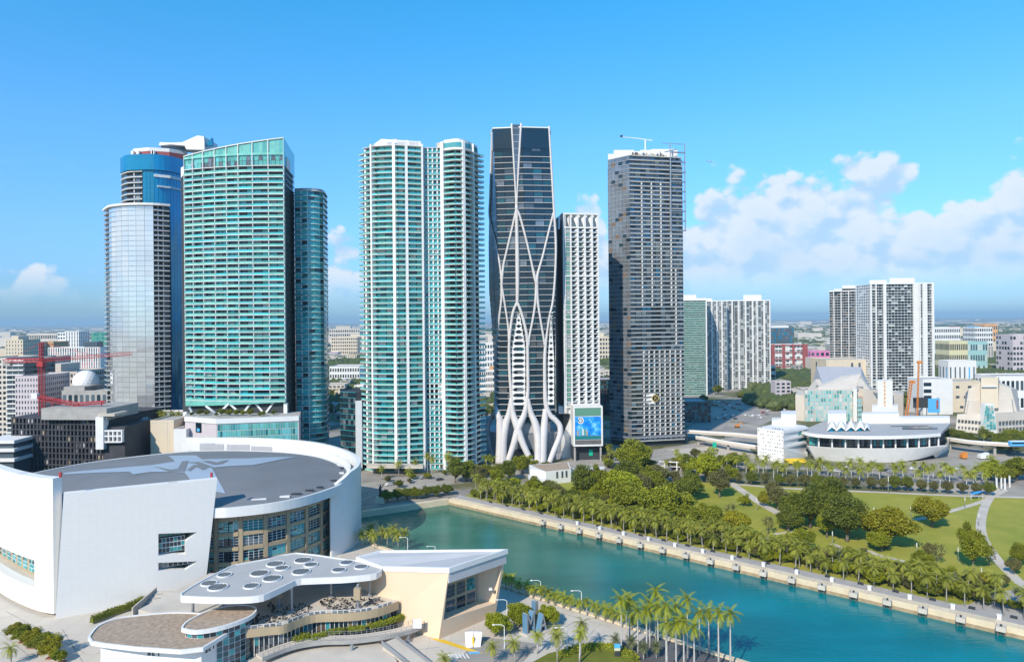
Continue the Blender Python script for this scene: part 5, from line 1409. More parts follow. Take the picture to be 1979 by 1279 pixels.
# raised walkway with railings that curves past the terrace, and the ramp below it
WK = thing('raised_walkway', 'curved raised concrete walkway with thin grey railings between terrace and beige building', 'walkway', (*G(700, 1225, 2), 0))
wl = curve([G(500, 1279, 1.2), G(560, 1252, 1.8), G(620, 1237, 2.4), G(680, 1231, 2.9), G(740, 1222, 3.1), G(790, 1210, 3.2), G(820, 1198, 3.2)], 5)
mb = MB(); l, r = offset_line(wl, -1.6), offset_line(wl, 1.8)
mb.strip(wl, 2.3, 2.9, 3.4, 1.8); mb.build('deck', M['pale_concrete'], WK)
mb = MB(); mb.strip(wl, 2.0, 3.1, .35, 2.0); mb.build('deck_edge', M['grey_concrete'], WK)
for off in (1.75, -1.5):
    rl_ = offset_line(wl, off); Lr = line_len(rl_)
    mb = MB(); mb.strip(rl_, 3.95, 4.02, .07, 0); mb.strip(rl_, 3.4, 3.44, .05, 0); mb.build('handrail', M['metal_grey'], WK)
    pp = Pieces(WK, 'railing_post')
    for k in range(int(Lr / 1.5)): a, c = along(rl_, (k * 1.5 + .3) / Lr), along(rl_, (k * 1.5 + .4) / Lr); pp.box(a, c, 2.9, 4.0, .1, .02, M['metal_grey'])
    pp.flush()
for px, py in ((789, 1237), (680, 1262)):
    p = G(px, py, 0); mb = MB(); mb.tube([(p.x, p.y, 0), (p.x, p.y, 2.4)], .45, 8); mb.cube(p.x - 1.1, p.x + 1.1, p.y - 1.1, p.y + 1.1, 0, .25); mb.build('column', M['metal_grey'], WK)
RP = thing('ramp', 'sloping concrete ramp with blue-grey side rails beneath the raised walkway', 'ramp', (*G(760, 1265, 0), 0))
r0, r1 = G(752, 1240, 2.2), G(800, 1279, .4); dd = (r1 - r0).normalized(); nn_ = Vector((dd.y, -dd.x))
mb = MB(); vs = []
for p, z in ((r0, 2.6), (r1 + dd * 6, .2)): vs += [(*(p - nn_ * 2.2), z), (*(p + nn_ * 2.2), z)]
vs += [(x, y, -.1) for x, y, z in vs]; mb.add(vs, [(0, 1, 3, 2), (4, 6, 7, 5), (0, 2, 6, 4), (1, 5, 7, 3), (0, 4, 5, 1), (2, 3, 7, 6)]); mb.build('slope', M['pale_concrete'], RP)
for sg in (-1, 1):
    mb = MB(); a, c = r0 + nn_ * 2.3 * sg, r1 + dd * 6 + nn_ * 2.3 * sg
    mb.add([(*a, 2.2), (*c, -.1), (*c, 1.0), (*a, 3.5), (*(a + nn_ * .25), 2.2), (*(c + nn_ * .25), -.1), (*(c + nn_ * .25), 1.0), (*(a + nn_ * .25), 3.5)], [(0, 1, 2, 3), (7, 6, 5, 4), (3, 2, 6, 7), (0, 4, 5, 1), (0, 3, 7, 4), (1, 5, 6, 2)]); mb.build('side_wall', M['metal_grey'], RP)
# rounded concrete forecourt below the walkway
b = MB(); b.prism(curve([G(480, 1279, .3), G(560, 1262, .3), G(640, 1250, .3), G(720, 1243, .3), G(752, 1262, .3), G(765, 1290, .3), G(700, 1330, .3), G(500, 1330, .3)], 3), 0, .9); struct('pavement', b, M['pale_concrete'])

# sand-coloured stairs and ledge at the foot of the arena wall
ST = thing('stair_terrace', 'worn pale concrete stair terrace at the foot of the white arena wall', 'steps', (*G(320, 1165, 2), 0))
sp_ = [G(255, 1196, 3), G(300, 1141, 5.6), G(352, 1139, 5.6), G(395, 1152, 5.6), G(340, 1190, 4)]
mb = MB(); mb.prism(sp_, 0, [3.2, 5.5, 5.55, 5.5, 4.0]); mb.build('landing', M['pale_concrete'], ST)
for k in range(7):
    a = G(262 + k * 5, 1198 - k * 8, 3.2 + k * .32); mb = MB(); mb.box(a, a + Vector((3.4, .5)), 0, 3.4 + k * .33, .7, .3 - k * .01); mb.build('step', M['grey_concrete'], ST)
mb = MB(); mb.box(G(256, 1196, 3), G(302, 1139, 5.6), 0, 6.4, .4, .2); mb.build('parapet', M['pale_concrete'], ST)

# the small building with the gravel roof and the round glass drum, numbered 621
B6 = thing('gravel_roof_building', 'low white building numbered 621 under a brown gravel roof, round glass drum at its right', 'building', (*G(330, 1250, 0), 0))
Z6 = 9.0
rp6 = curve([G(172, 1231, Z6), G(190, 1210, Z6), G(225, 1196, Z6), G(262, 1190, Z6), G(345, 1184, Z6), G(420, 1192, Z6), G(440, 1222, Z6)], 4) + [G(425, 1232, Z6), G(392, 1252, Z6), G(350, 1257, Z6)] + [G(260, 1251, Z6), G(200, 1244, Z6), G(178, 1240, Z6)]
if area(rp6) < 0: rp6.reverse()
mb = MB(); mb.prism(rp6, Z6 - .2, Z6); mb.build('roof', M['gravel_roof'], B6)
cl = rp6 + [rp6[0]]
mb = MB(); mb.strip(cl, Z6 - .75, Z6 + .28, .5, .25); mb.build('roof_edge', M['white_paint'], B6)
c0 = sum(rp6, Vector((0, 0))) / len(rp6)
f0, f1, f2 = G(190, 1243, Z6 - .8), G(392, 1254, Z6 - .8), G(428, 1232, Z6 - .8)
f0 = c0 + (f0 - c0) * .96; f1 = c0 + (f1 - c0) * .97; f2 = c0 + (f2 - c0) * .97
mb = MB(); mb.prism([f0, f1, f2, G(420, 1200, Z6), G(230, 1198, Z6)], 0, Z6 - .76); mb.build('wall', M['white_wall'], B6)
# digits, as raised strokes
SEG = {'6': 'afedcg', '2': 'abged', '1': 'bc'}
def digits(txt, p, d, z, w, h, st, m, parent):
    n = Vector((d.y, -d.x))
    for ch in txt:
        mb = MB()
        for s in SEG[ch]:
            q = {'a': (0, h - st, w, h), 'd': (0, 0, w, st), 'g': (0, h / 2 - st / 2, w, h / 2 + st / 2), 'f': (0, h / 2, st, h), 'e': (0, 0, st, h / 2), 'b': (w - st, h / 2, w, h), 'c': (w - st, 0, w, h / 2)}[s]
            e = .004 * ('abcdefg'.index(s) + 1)
            mb.box(p + d * q[0], p + d * q[2], z + q[1], z + q[3], .12, .10 + e)
        mb.build('house_number', m, parent); p = p + d * (w * 1.55 if ch != '1' else w * 1.2)
d6 = (f1 - f0).normalized(); digits('621', f0 + d6 * ((f1 - f0).length * .475), d6, Z6 - 3.2, .75, 1.5, .26, M['black_paint'], B6)
d7 = (f2 - f1).normalized(); digits('621', f1 + d7 * ((f2 - f1).length * .22), d7, Z6 - 2.6, .7, 1.5, .24, M['black_paint'], B6)
# glass drum and its lens-shaped upper roof
ZL = 11.3
len_px = [(352, 1212), (358, 1216), (380, 1219), (420, 1213), (460, 1201), (485, 1190), (495, 1179), (490, 1172), (470, 1169), (435, 1172), (400, 1182), (365, 1199)]
lens = curve([G(px, py, ZL) for px, py in len_px], 3, closed=True)
if area(lens) < 0: lens.reverse()
mb = MB(); mb.prism(lens, ZL - .2, ZL); mb.build('roof', M['gravel_roof'], B6)
mb = MB(); mb.strip(lens + [lens[0]], ZL - .8, ZL + .25, .5, .22); mb.build('roof_edge', M['white_paint'], B6)
lc = sum(lens, Vector((0, 0))) / len(lens); dr = [lc + (p - lc) * .93 for p in lens]
mb = MB(); mb.prism([lc + (p - lc) * .90 for p in lens], 0, ZL - .81); mb.build('drum_core', M['core_dark'], B6)
mb = MB(); mb.strip(dr + [dr[0]], 0, ZL - .8, .12, -.12); mb.build('drum_frame', M['white_paint'], B6)
dp = Pieces(B6, 'drum_pane'); dl = dr + [dr[0]]; Ld = line_len(dl)
for i in range(int(Ld / 1.55)):
    a, c = along(dl, (i * 1.55 + .12) / Ld), along(dl, min(1, (i * 1.55 + 1.43) / Ld))
    if a.y > lc.y + 3: continue
    for k in range(7): dp.box(a, c, .15 + k * 1.5, 1.45 + k * 1.5, .1, .02, M[RND.choice(['night_glass', 'deep_glass', 'far_glass', 'deep_glass', 'sea_glass'])])
dp.flush()

# big block letters standing on the plaza
def letter(ch, name, label, px, py, h, w, dep, rz, face, side):
    p = G(px, py, 0)
    t = thing('letter_sculpture', label, 'sculpture', (p.x, p.y, 0), 'block letters on the plaza')
    cu = bpy.data.curves.new('tmp', 'FONT'); cu.body = ch; cu.size = 1; cu.extrude = 0; cu.resolution_u = 3
    o = bpy.data.objects.new('tmp', cu); COL.objects.link(o)
    me = bpy.data.meshes.new_from_object(o.evaluated_get(bpy.context.evaluated_depsgraph_get())); bpy.data.objects.remove(o)
    xs = [v.co.x for v in me.vertices]; ys = [v.co.y for v in me.vertices]
    import bmesh
    bm = bmesh.new(); bm.from_mesh(me); bpy.data.meshes.remove(me)
    bmesh.ops.remove_doubles(bm, verts=bm.verts[:], dist=1e-4)
    for v in bm.verts: v.co = Vector(((v.co.x - min(xs)) / (max(xs) - min(xs)) * w - w / 2, -dep / 2, (v.co.y - min(ys)) / (max(ys) - min(ys)) * h))
    r = bmesh.ops.extrude_face_region(bm, geom=bm.faces[:] + bm.edges[:])
    for v in r['geom']:
        if isinstance(v, bmesh.types.BMVert): v.co.y += dep
    bmesh.ops.recalc_face_normals(bm, faces=bm.faces[:])
    me = bpy.data.meshes.new('letter'); bm.to_mesh(me); bm.free()
    me.materials.append(face); me.materials.append(side)
    for pg in me.polygons: pg.material_index = 1 if pg.normal.x < -.5 else 0
    lo_ = bpy.data.objects.new('letter', me); COL.objects.link(lo_); lo_.parent = t; lo_.rotation_euler = (0, 0, rz)
    mb = MB(); mb.cube(-w * .7, w * .7, -dep * .9, dep * .9, 0, .35); b_ = mb.build('plinth', M['pale_concrete'], t, rel=False); b_.rotation_euler = (0, 0, rz)
    lo_.location = (0, 0, .35)
letter('A', 'a', 'big grey block letter A with blue sides, front letter on the plaza', 1046, 1220, 5.0, 3.0, 1.8, .75, M['grey_concrete'], M['steel_blue'])
letter('M', 'm', 'big grey block letter M with blue sides, left of the letter A', 1022, 1222, 5.6, 3.2, 1.9, .75, M['grey_concrete'], M['steel_blue'])
letter('I', 'i', 'blue block letter I rising behind the letters M and A', 1034, 1204, 6.4, 1.2, 1.6, .75, M['grey_concrete'], M['steel_blue'])
# white ticket kiosk on the plaza, folded like paper
p = G(915, 1246, 0)
K_ = thing('folded_kiosk', 'small white folded-roof kiosk in front of the beige building', 'kiosk', (p.x, p.y, 0))
for sx, m_ in ((-1, 'white_paint'), (1, 'white_wall')):
    mb = MB(); mb.add([(p.x + sx * .2, p.y - 1.4, 0), (p.x + sx * 2.0, p.y - 1.2, 0), (p.x + sx * 2.4, p.y + .8, 3.2), (p.x + sx * .1, p.y + .6, 3.5), (p.x + sx * .2, p.y - 1.0, 0), (p.x + sx * 2.0, p.y + 1.6, 0), (p.x + sx * 2.4, p.y + 1.2, 3.2), (p.x + sx * .1, p.y + 1.0, 3.5)],
        [(0, 1, 2, 3), (7, 6, 5, 4), (0, 3, 7, 4), (1, 5, 6, 2), (3, 2, 6, 7), (0, 4, 5, 1)]); mb.build('folded_panel', M[m_], K_)
mb = MB(); mb.cube(p.x - .3, p.x + .3, p.y - .9, p.y + .9, 0, 2.4); mb.build('kiosk_door', M['yellow_paint'], K_)
b = MB(); b.sheet([G(828, 1232), G(850, 1240), G(905, 1258), (G(935, 1262)), G(900, 1250), G(860, 1236)], .085); struct('pavement_marking', b, M['yellow_paint'])
b = MB(); q = G(916, 1261); b.sheet([q + Vector((-1.6, -.6)), q + Vector((1.6, -.6)), q + Vector((1.4, .6)), q + Vector((-1.3, .6))], .09); struct('pavement_marking', b, M['sky_blue_paint'])
b = MB()
for k in range(6): q = G(870 + k * 7, 1272); b.sheet([q, q + Vector((.45, 0)), q + Vector((-.6, 2.6)), q + Vector((-1.05, 2.6))], .088 + k * .0)
struct('pavement_marking', b, M['white_paint'])
# ------------------------------------------------------------------ buildings of the middle distance
TAKEN = []          # plan circles where no random building or tree may stand
def take(px0, px1, Y, d): a, c = XY(px0, Y), XY(px1, Y); TAKEN.append(((a + c) / 2 + Vector((0, d / 2)), max((c - a).length, d) / 2 + 6))
def block(name, label, px0, px1, pyt, Y, dep, wall, floors, bays, glass=('far_glass', 'night_glass'), yaw=0.0, band=None, cap=0, top=None, zb=0.0, sides=True, cat='building', roof='flat_roof', wf=.62, hf=.55, group=None, zt=None):
    """A plain building: wall, roof with its parapet, rows of windows on the front and the flanks."""
    pm = (px0 + px1) / 2; Y = float(Y)
    a, c = XY(px0, Y + yaw), XY(px1, Y - yaw); d = (c - a).normalized(); n = Vector((-d.y, d.x))
    zt = Zof(pyt, Y, pm) if zt is None else zt
    T = thing(name, label, cat, (*((a + c) / 2 + n * dep / 2), zb), group)
    mb = MB(); mb.box(a, c, 0, zt, dep, 0); mb.build('wall', M[wall], T)
    mb = MB(); mb.box(a + d * .5 + n * .5, c - d * .5 + n * .5, zt, zt + .06, dep - 1, 0); r = mb.build('roof', M[roof], T)
    mb = MB()
    e = [a, c, c + n * dep, a + n * dep, a]; mb.strip(e, zt - .3, zt + .9, .45, .06); mb.build('parapet', M[wall], T)
    P = Pieces(T, 'window', cap); fh = (zt - zb) / floors
    fl = [(a, c, bays)]
    if sides:
        nb2 = max(1, int(bays * dep / (c - a).length))
        fl += [(c, c + n * dep, nb2), (a + n * dep, a, nb2)]
    for p0, p1, nb in fl:
        for k in range(floors):
            z0 = zb + k * fh + fh * (1 - hf) * .5
            for i in range(nb):
                x0, x1 = p0 + (p1 - p0) * ((i + (1 - wf) / 2) / nb), p0 + (p1 - p0) * ((i + (1 + wf) / 2) / nb)
                P.box(x0, x1, z0, z0 + fh * hf, .2, .05, M[RND.choice(glass)])
            if band and (p0 is a):
                P2 = band
    P.flush()
    if band:
        for k in range(floors + 1):
            mb = MB(); mb.box(a, c, zb + k * fh - .25, zb + k * fh + .55, 1.4, 1.2); mb.build('balcony', M[band], T)
    if top:
        for t0, t1, h, m_ in top:
            p0, p1 = a + (c - a) * t0 + n * 2, a + (c - a) * t1 + n * 2; mb = MB(); mb.box(p0, p1, zt, zt + h, dep * .6, 0); mb.build('roof_house', M[m_], T)
    take(px0, px1, Y, dep)
    return T, a, c, n, zt
WG = ('night_glass', 'far_glass', 'far_glass')
# left
block('apartment_block', 'beige apartment block at the left edge with dark striped balconies', -40, 12, 694, 520, 40, 'pale_stone', 16, 6, WG)
block('balcony_block', 'grey tower of dark stacked balconies left of the red tower crane', 12, 46, 697, 500, 34, 'grey_concrete', 18, 3, WG, band='white_slab', wf=.9, hf=.6)
block('apartment_block', 'white apartment slab with a dark shaded flank behind the red tower crane', 44, 74, 693, 560, 40, 'pale_stone', 16, 4, WG)
block('lilac_block', 'lilac-beige apartment block with small windows just left of the red crane', 28, 73, 729, 450, 32, 'lilac_wall', 15, 8, WG, wf=.4, hf=.5)
block('apartment_block', 'grey-white stepped apartment house right of the red tower crane mast', 86, 148, 720, 560, 40, 'pale_stone', 10, 9, WG, top=((.05, .45, 7, 'pale_stone'),))
T_, a_, c_, n_, z_ = block('grey_block', 'blank grey rooftop block below the white geodesic dome', 118, 206, 757, 455, 36, 'grey_concrete', 5, 8, WG, sides=False, top=((.0, .46, 3.2, 'grey_concrete'),))
dm = thing('geodesic_dome', 'white faceted geodesic dome on a grey rooftop', 'dome', (*XY(165, 475), z_ - 1))
import bmesh
bm = bmesh.new(); bmesh.ops.create_icosphere(bm, subdivisions=3, radius=8.2)
me = bpy.data.meshes.new('dome_shell'); bm.to_mesh(me); bm.free(); me.materials.append(M['dome_white'])
o = bpy.data.objects.new('dome_shell', me); COL.objects.link(o); o.parent = dm; o.location = (0, 0, Zof(738, 475, 165) - z_ + 1)
mb = MB(); q = XY(165, 475); mb.tube([(q.x, q.y, z_), (q.x, q.y, Zof(745, 475, 165))], 6.5, 16); mb.build('dome_base', M['pale_concrete'], dm)
block('striped_block', 'long white block with dark vertical stripes beyond the red crane', 92, 193, 672, 1180, 30, 'white_paint', 6, 22, ('brick_red', 'night_glass', 'far_glass'), wf=.45, hf=.95, sides=False, top=((.68, .93, 10, 'far_glass'),))
block('office_tower', 'white office tower with one dark stripe far behind the striped block', 126, 152, 641, 1600, 40, 'white_wall', 8, 5, WG, wf=.35, hf=.9)
block('office_block', 'white slab block left of the far white office tower', 111, 126, 643, 1620, 40, 'white_wall', 8, 3, WG)
block('tan_block', 'tall tan block far away at the left', 10, 44, 657, 1350, 50, 'cream_wall', 8, 6, WG, wf=.3, top=((.3, .7, 8, 'cream_wall'),))
block('tan_block', 'small tan block right of the tall tan block far away', 44, 58, 662, 1400, 50, 'cream_wall', 7, 3, WG, wf=.3)
block('brown_block', 'brown and tan block left of the far white office tower', 76, 103, 661, 1450, 50, 'orange_wall', 6, 6, WG, wf=.4)
block('netted_building', 'unfinished building wrapped in green netting left of the silvery tower', 176, 206, 643, 1500, 40, 'netting_green', 9, 6, ('netting_green', 'teal_glass_deep'), wf=.8)
block('long_block', 'long low pale block far away behind the red crane', 53, 110, 645, 2100, 40, 'pale_stone', 3, 16, WG, sides=False)
block('warehouse', 'white warehouse in the gap right of the teal tower', 636, 694, 709, 960, 40, 'white_wall', 3, 12, WG, sides=False)
block('apartment_block', 'cream apartment block in the gap right of the teal tower, behind the warehouse', 640, 690, 652, 1700, 50, 'cream_wall', 6, 12, WG)
block('long_block', 'long white block at the far edge of the gap right of the teal tower', 636, 695, 636, 2600, 60, 'pale_stone', 4, 14, WG)
block('white_block', 'white block in the narrow gap left of the ribbed tower', 926, 956, 664, 1150, 40, 'white_wall', 5, 6, WG)
block('white_block', 'lower white block with an orange corner in the gap left of the ribbed tower', 926, 958, 716, 760, 30, 'white_wall', 5, 8, WG, top=((.6, .9, 4, 'orange_wall'),))
block('cream_block', 'cream block in the gap between the gridded white and dark towers', 1158, 1180, 652, 1400, 40, 'cream_wall', 6, 4, WG)
block('parking_garage', 'small dark glass block behind the foot of the dark gridded tower', 1156, 1186, 735, 640, 30, 'core_dark', 8, 6, ('sea_glass', 'night_glass'))
block('garage_block', 'dark podium block in shade right of the dark gridded tower', 1322, 1372, 778, 590, 30, 'dark_concrete', 6, 8, ('night_glass', 'sea_glass'))
# right
block('parking_garage', 'white parking deck with open dark floors right of the checkered tower', 1463, 1498, 708, 900, 30, 'white_paint', 3, 1, ('core_dark',), wf=.96, hf=.45)
T_, a_, c_, n_, z_ = block('red_block', 'red and white framed apartment block right of the checkered tower', 1490, 1560, 667, 1100, 35, 'white_wall', 8, 10, ('far_glass', 'curtain', 'grey_glass'), wf=.85)
for t0, t1 in ((0, .09), (.30, .38), (.58, .64), (.86, 1.0)):
    mb = MB(); mb.box(a_ + (c_ - a_) * t0, a_ + (c_ - a_) * t1, 0, z_ + 1.5, 3, 1.0); mb.build('red_frame', M['brick_red'], T_)
for k in (2, 4, 6, 8): mb = MB(); mb.box(a_, c_, z_ / 8 * k - .8, z_ / 8 * k + .8, 2, .9); mb.build('red_frame', M['brick_red'], T_)
block('office_block', 'hazy blue glass office block above the red and white block', 1488, 1534, 634, 1500, 50, 'grey_glass', 8, 12, ('blue_glass', 'far_glass', 'grey_glass'), wf=.8, hf=.7, top=((.1, .8, 5, 'white_wall'),))
block('beige_block', 'beige blank block behind the grey concert hall roof', 1596, 1682, 696, 780, 40, 'cream_wall', 3, 6, ('cream_wall', 'far_glass'), wf=.3)
block('pink_block', 'bright pink building far between the red block and the charcoal tower', 1566, 1603, 679, 1350, 30, 'pink_wall', 2, 4, WG)
block('white_block', 'long white block with a magenta stripe far right of the broad white tower', 1806, 1856, 633, 1450, 40, 'white_wall', 5, 14, WG, top=((.9, .99, 1.5, 'pink_wall'),))
block('white_block', 'stepped white block with a blue corner far at the right', 1884, 1918, 633, 1500, 40, 'white_paint', 6, 8, WG, top=((.0, .3, 3, 'sky_blue_paint'),))
block('pastel_block', 'pale yellow and teal school block right of the broad white tower', 1834, 1870, 660, 1050, 35, 'pastel_yellow', 3, 10, WG)
block('pastel_block', 'teal-trimmed pale block adjoining the pale yellow school block', 1870, 1908, 661, 1060, 35, 'pastel_teal', 3, 8, ('curtain', 'far_glass'))
block('white_block', 'long low white shed with a blue door right of the broad white tower', 1832, 1886, 698, 870, 20, 'white_wall', 1, 6, ('far_glass', 'far_glass', 'far_glass', 'sky_blue_paint'), wf=.3)
block('dark_block', 'dark violet block cut by the right edge, middle distance', 1957, 2010, 648, 1000, 35, 'lilac_wall', 8, 8, ('night_glass', 'lilac_wall', 'far_glass'), wf=.7)
block('orange_block', 'small orange building far away at the right', 1903, 1928, 627, 1750, 40, 'orange_wall', 4, 6, WG)
block('beige_block', 'long beige low block behind the right concert hall', 1838, 1900, 738, 640, 30, 'cream_wall', 3, 8, ('far_glass', 'cream_wall'), wf=.9, hf=.25)
block('white_block', 'white roofed annexe behind the right-hand concert hall', 1925, 2050, 728, 640, 30, 'white_wall', 2, 14, WG)
T_, a_, c_, n_, z_ = block('white_wedge', 'smooth white wedge building with three slot windows beside the blue advert', 1783, 1840, 734, 625, 25, 'white_paint', 5, 1, ('white_paint',), sides=False)
for py in (741, 754, 766):
    mb = MB(); mb.box(a_ + (c_ - a_) * .02, a_ + (c_ - a_) * .28, Zof(py + 5, 625, 1810), Zof(py - 2, 625, 1810), .3, .1); mb.build('slot_window', M['night_glass'], T_)
# construction block behind the arena, in dark tones, with its crane
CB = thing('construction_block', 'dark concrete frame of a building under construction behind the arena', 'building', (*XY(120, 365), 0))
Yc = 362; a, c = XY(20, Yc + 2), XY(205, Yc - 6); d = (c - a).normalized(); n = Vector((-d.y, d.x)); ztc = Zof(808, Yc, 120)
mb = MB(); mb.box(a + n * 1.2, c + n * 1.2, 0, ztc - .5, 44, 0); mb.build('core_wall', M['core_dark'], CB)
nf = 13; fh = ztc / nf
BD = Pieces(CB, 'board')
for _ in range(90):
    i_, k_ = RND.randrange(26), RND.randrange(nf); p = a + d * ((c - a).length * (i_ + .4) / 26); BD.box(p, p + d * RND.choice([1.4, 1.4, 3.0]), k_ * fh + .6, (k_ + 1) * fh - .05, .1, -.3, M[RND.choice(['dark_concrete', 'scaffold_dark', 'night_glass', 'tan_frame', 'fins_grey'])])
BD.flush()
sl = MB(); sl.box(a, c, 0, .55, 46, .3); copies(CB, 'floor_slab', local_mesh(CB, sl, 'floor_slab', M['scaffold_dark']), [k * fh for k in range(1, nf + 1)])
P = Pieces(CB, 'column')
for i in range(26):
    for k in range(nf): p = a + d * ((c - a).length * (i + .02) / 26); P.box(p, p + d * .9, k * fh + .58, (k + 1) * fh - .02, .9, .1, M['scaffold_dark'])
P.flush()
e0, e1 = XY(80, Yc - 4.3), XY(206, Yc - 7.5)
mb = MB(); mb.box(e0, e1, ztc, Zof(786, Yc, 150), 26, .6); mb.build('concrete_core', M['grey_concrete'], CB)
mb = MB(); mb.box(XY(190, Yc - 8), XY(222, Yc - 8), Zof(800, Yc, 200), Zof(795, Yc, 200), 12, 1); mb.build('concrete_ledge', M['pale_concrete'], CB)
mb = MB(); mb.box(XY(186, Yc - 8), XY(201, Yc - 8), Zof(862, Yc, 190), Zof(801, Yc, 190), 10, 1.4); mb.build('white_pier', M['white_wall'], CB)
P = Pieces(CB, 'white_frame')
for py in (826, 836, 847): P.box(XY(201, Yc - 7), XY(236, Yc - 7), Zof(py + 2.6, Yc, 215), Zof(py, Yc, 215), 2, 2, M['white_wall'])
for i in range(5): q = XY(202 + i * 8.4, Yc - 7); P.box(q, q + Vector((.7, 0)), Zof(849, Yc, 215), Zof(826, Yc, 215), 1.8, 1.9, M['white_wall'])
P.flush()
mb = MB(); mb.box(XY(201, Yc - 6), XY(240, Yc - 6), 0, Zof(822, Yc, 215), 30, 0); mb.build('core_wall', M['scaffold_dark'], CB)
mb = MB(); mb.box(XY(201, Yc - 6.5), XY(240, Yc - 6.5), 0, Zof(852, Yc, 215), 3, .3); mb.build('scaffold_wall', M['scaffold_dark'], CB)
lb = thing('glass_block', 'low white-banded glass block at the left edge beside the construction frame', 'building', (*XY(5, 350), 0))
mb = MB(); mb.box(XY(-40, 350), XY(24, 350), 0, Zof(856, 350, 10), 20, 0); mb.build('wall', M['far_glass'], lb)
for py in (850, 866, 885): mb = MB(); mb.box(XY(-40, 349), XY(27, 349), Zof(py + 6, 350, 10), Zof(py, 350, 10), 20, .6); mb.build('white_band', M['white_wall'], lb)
def lattice_tower(T, p0, p1, w, m, steps, rad=.16):
    """A square lattice mast or jib between two points: four chords and its zigzag lacing."""
    p0, p1 = Vector(p0), Vector(p1); t = (p1 - p0).normalized(); u = t.cross(Vector((.3, .9, .2))).normalized(); v = t.cross(u)
    cs = [(u * sx + v * sy) * w / 2 for sx, sy in ((-1, -1), (1, -1), (1, 1), (-1, 1))]
    mb = MB()
    for c in cs: mb.tube([p0 + c, p1 + c], rad, 4)
    ch = mb.build('chord', m, T)
    mb = MB()
    for k in range(steps):
        a_, b_ = p0 + (p1 - p0) * (k / steps), p0 + (p1 - p0) * ((k + 1) / steps)
        for i in range(4): mb.tube([a_ + cs[i], b_ + cs[(i + 1) % 4]], rad * .7, 3)
    mb.build('lacing', m, T, kind='stuff')
Yk = 372
TC = thing('tower_crane', 'red lattice tower crane with a long level jib above the construction block', 'crane', (*XY(78, Yk), 0))
mtop = P3(80, 662, Yk); base = (mtop.x, mtop.y, ztc - 2); jz = Zof(696, Yk, 78)
lattice_tower(TC, base, (mtop.x, mtop.y, jz), 2.2, M['red_paint'], 26, .17)
lattice_tower(TC, (mtop.x, mtop.y, jz), (mtop.x, mtop.y, mtop.z), 1.4, M['red_paint'], 5, .22)
jt = P3(255, 683, Yk - 20); lattice_tower(TC, (mtop.x, mtop.y, jz), jt, 1.4, M['red_paint'], 26, .10)
ct_ = P3(8, 697, Yk + 6); lattice_tower(TC, (mtop.x, mtop.y, jz), ct_, 1.6, M['red_paint'], 8, .2)
for e in (P3(190, 688, Yk - 12), P3(14, 697, Yk + 6)): mb = MB(); mb.tube([mtop, e], .1, 4); mb.build('tie_rod', M['red_paint'], TC)
mb = MB(); mb.cube(mtop.x - 1.6, mtop.x + 1.6, mtop.y - 1.6, mtop.y + 1.6, jz - 3.4, jz - .6); mb.build('cab', M['red_paint'], TC)
mb = MB(); mb.cube(ct_.x, ct_.x + 4, ct_.y - 1, ct_.y + 1, ct_.z - 2.8, ct_.z); mb.build('counterweight', M['grey_concrete'], TC)
LC = thing('derrick_jib', 'red crane jib lying low across the construction rooftop', 'crane', (*XY(140, Yc), ztc))
lattice_tower(LC, P3(74, 768, Yc + 4), P3(146, 781, Yc + 2), 1.6, M['red_paint'], 10, .22); lattice_tower(LC, P3(146, 781, Yc + 2), P3(203, 777, Yc), 1.3, M['red_paint'], 8, .22)
mb = MB(); q = P3(68, 765, Yc + 4); mb.cube(q.x - 1.6, q.x + 1.6, q.y - 1, q.y + 1, q.z - 1.4, q.z + 1.4); mb.build('counterweight', M['white_paint'], LC)
for x_ in (100, 150, 195): q = XY(x_, Yc + 3); zq = Zof(784 if x_ < 190 else 780, Yc, x_); mb = MB(); mb.tube([(q.x, q.y, ztc), (q.x, q.y, zq + 1)], .3, 4); mb.build('support', M['red_paint'], LC)
# white flats and the cream wall behind the arena roof
block('modern_flats', 'white modern flats with large irregular dark windows behind the arena roof', 240, 290, 815, 380, 22, 'white_paint', 6, 6, ('night_glass', 'far_glass', 'grey_glass', 'white_paint'), wf=.6, hf=.75, yaw=-3, cap=300, top=((.1, .5, 3.5, 'white_wall'), (.55, .9, 2, 'flat_roof')))
T_, a_, c_, n_, z_ = block('cream_building', 'plain cream wall block beside the white modern flats', 289, 334, 815, 372, 26, 'cream_wall', 1, 1, ('cream_wall',), sides=False)
mb = MB(); mb.box(a_ + (c_ - a_) * .72, a_ + (c_ - a_) * .74, 0, z_, .3, .1); mb.build('wall_joint', M['pale_stone'], T_)
block('white_building', 'smooth white block right of the cream wall, behind the arena ring', 334, 358, 832, 366, 20, 'white_paint', 1, 1, ('white_paint',), sides=False)
block('roof_garden_block', 'low podium block with roof garden at the foot of the silvery tower', 215, 350, 808, 400, 30, 'white_wall', 4, 20, WG, sides=False)

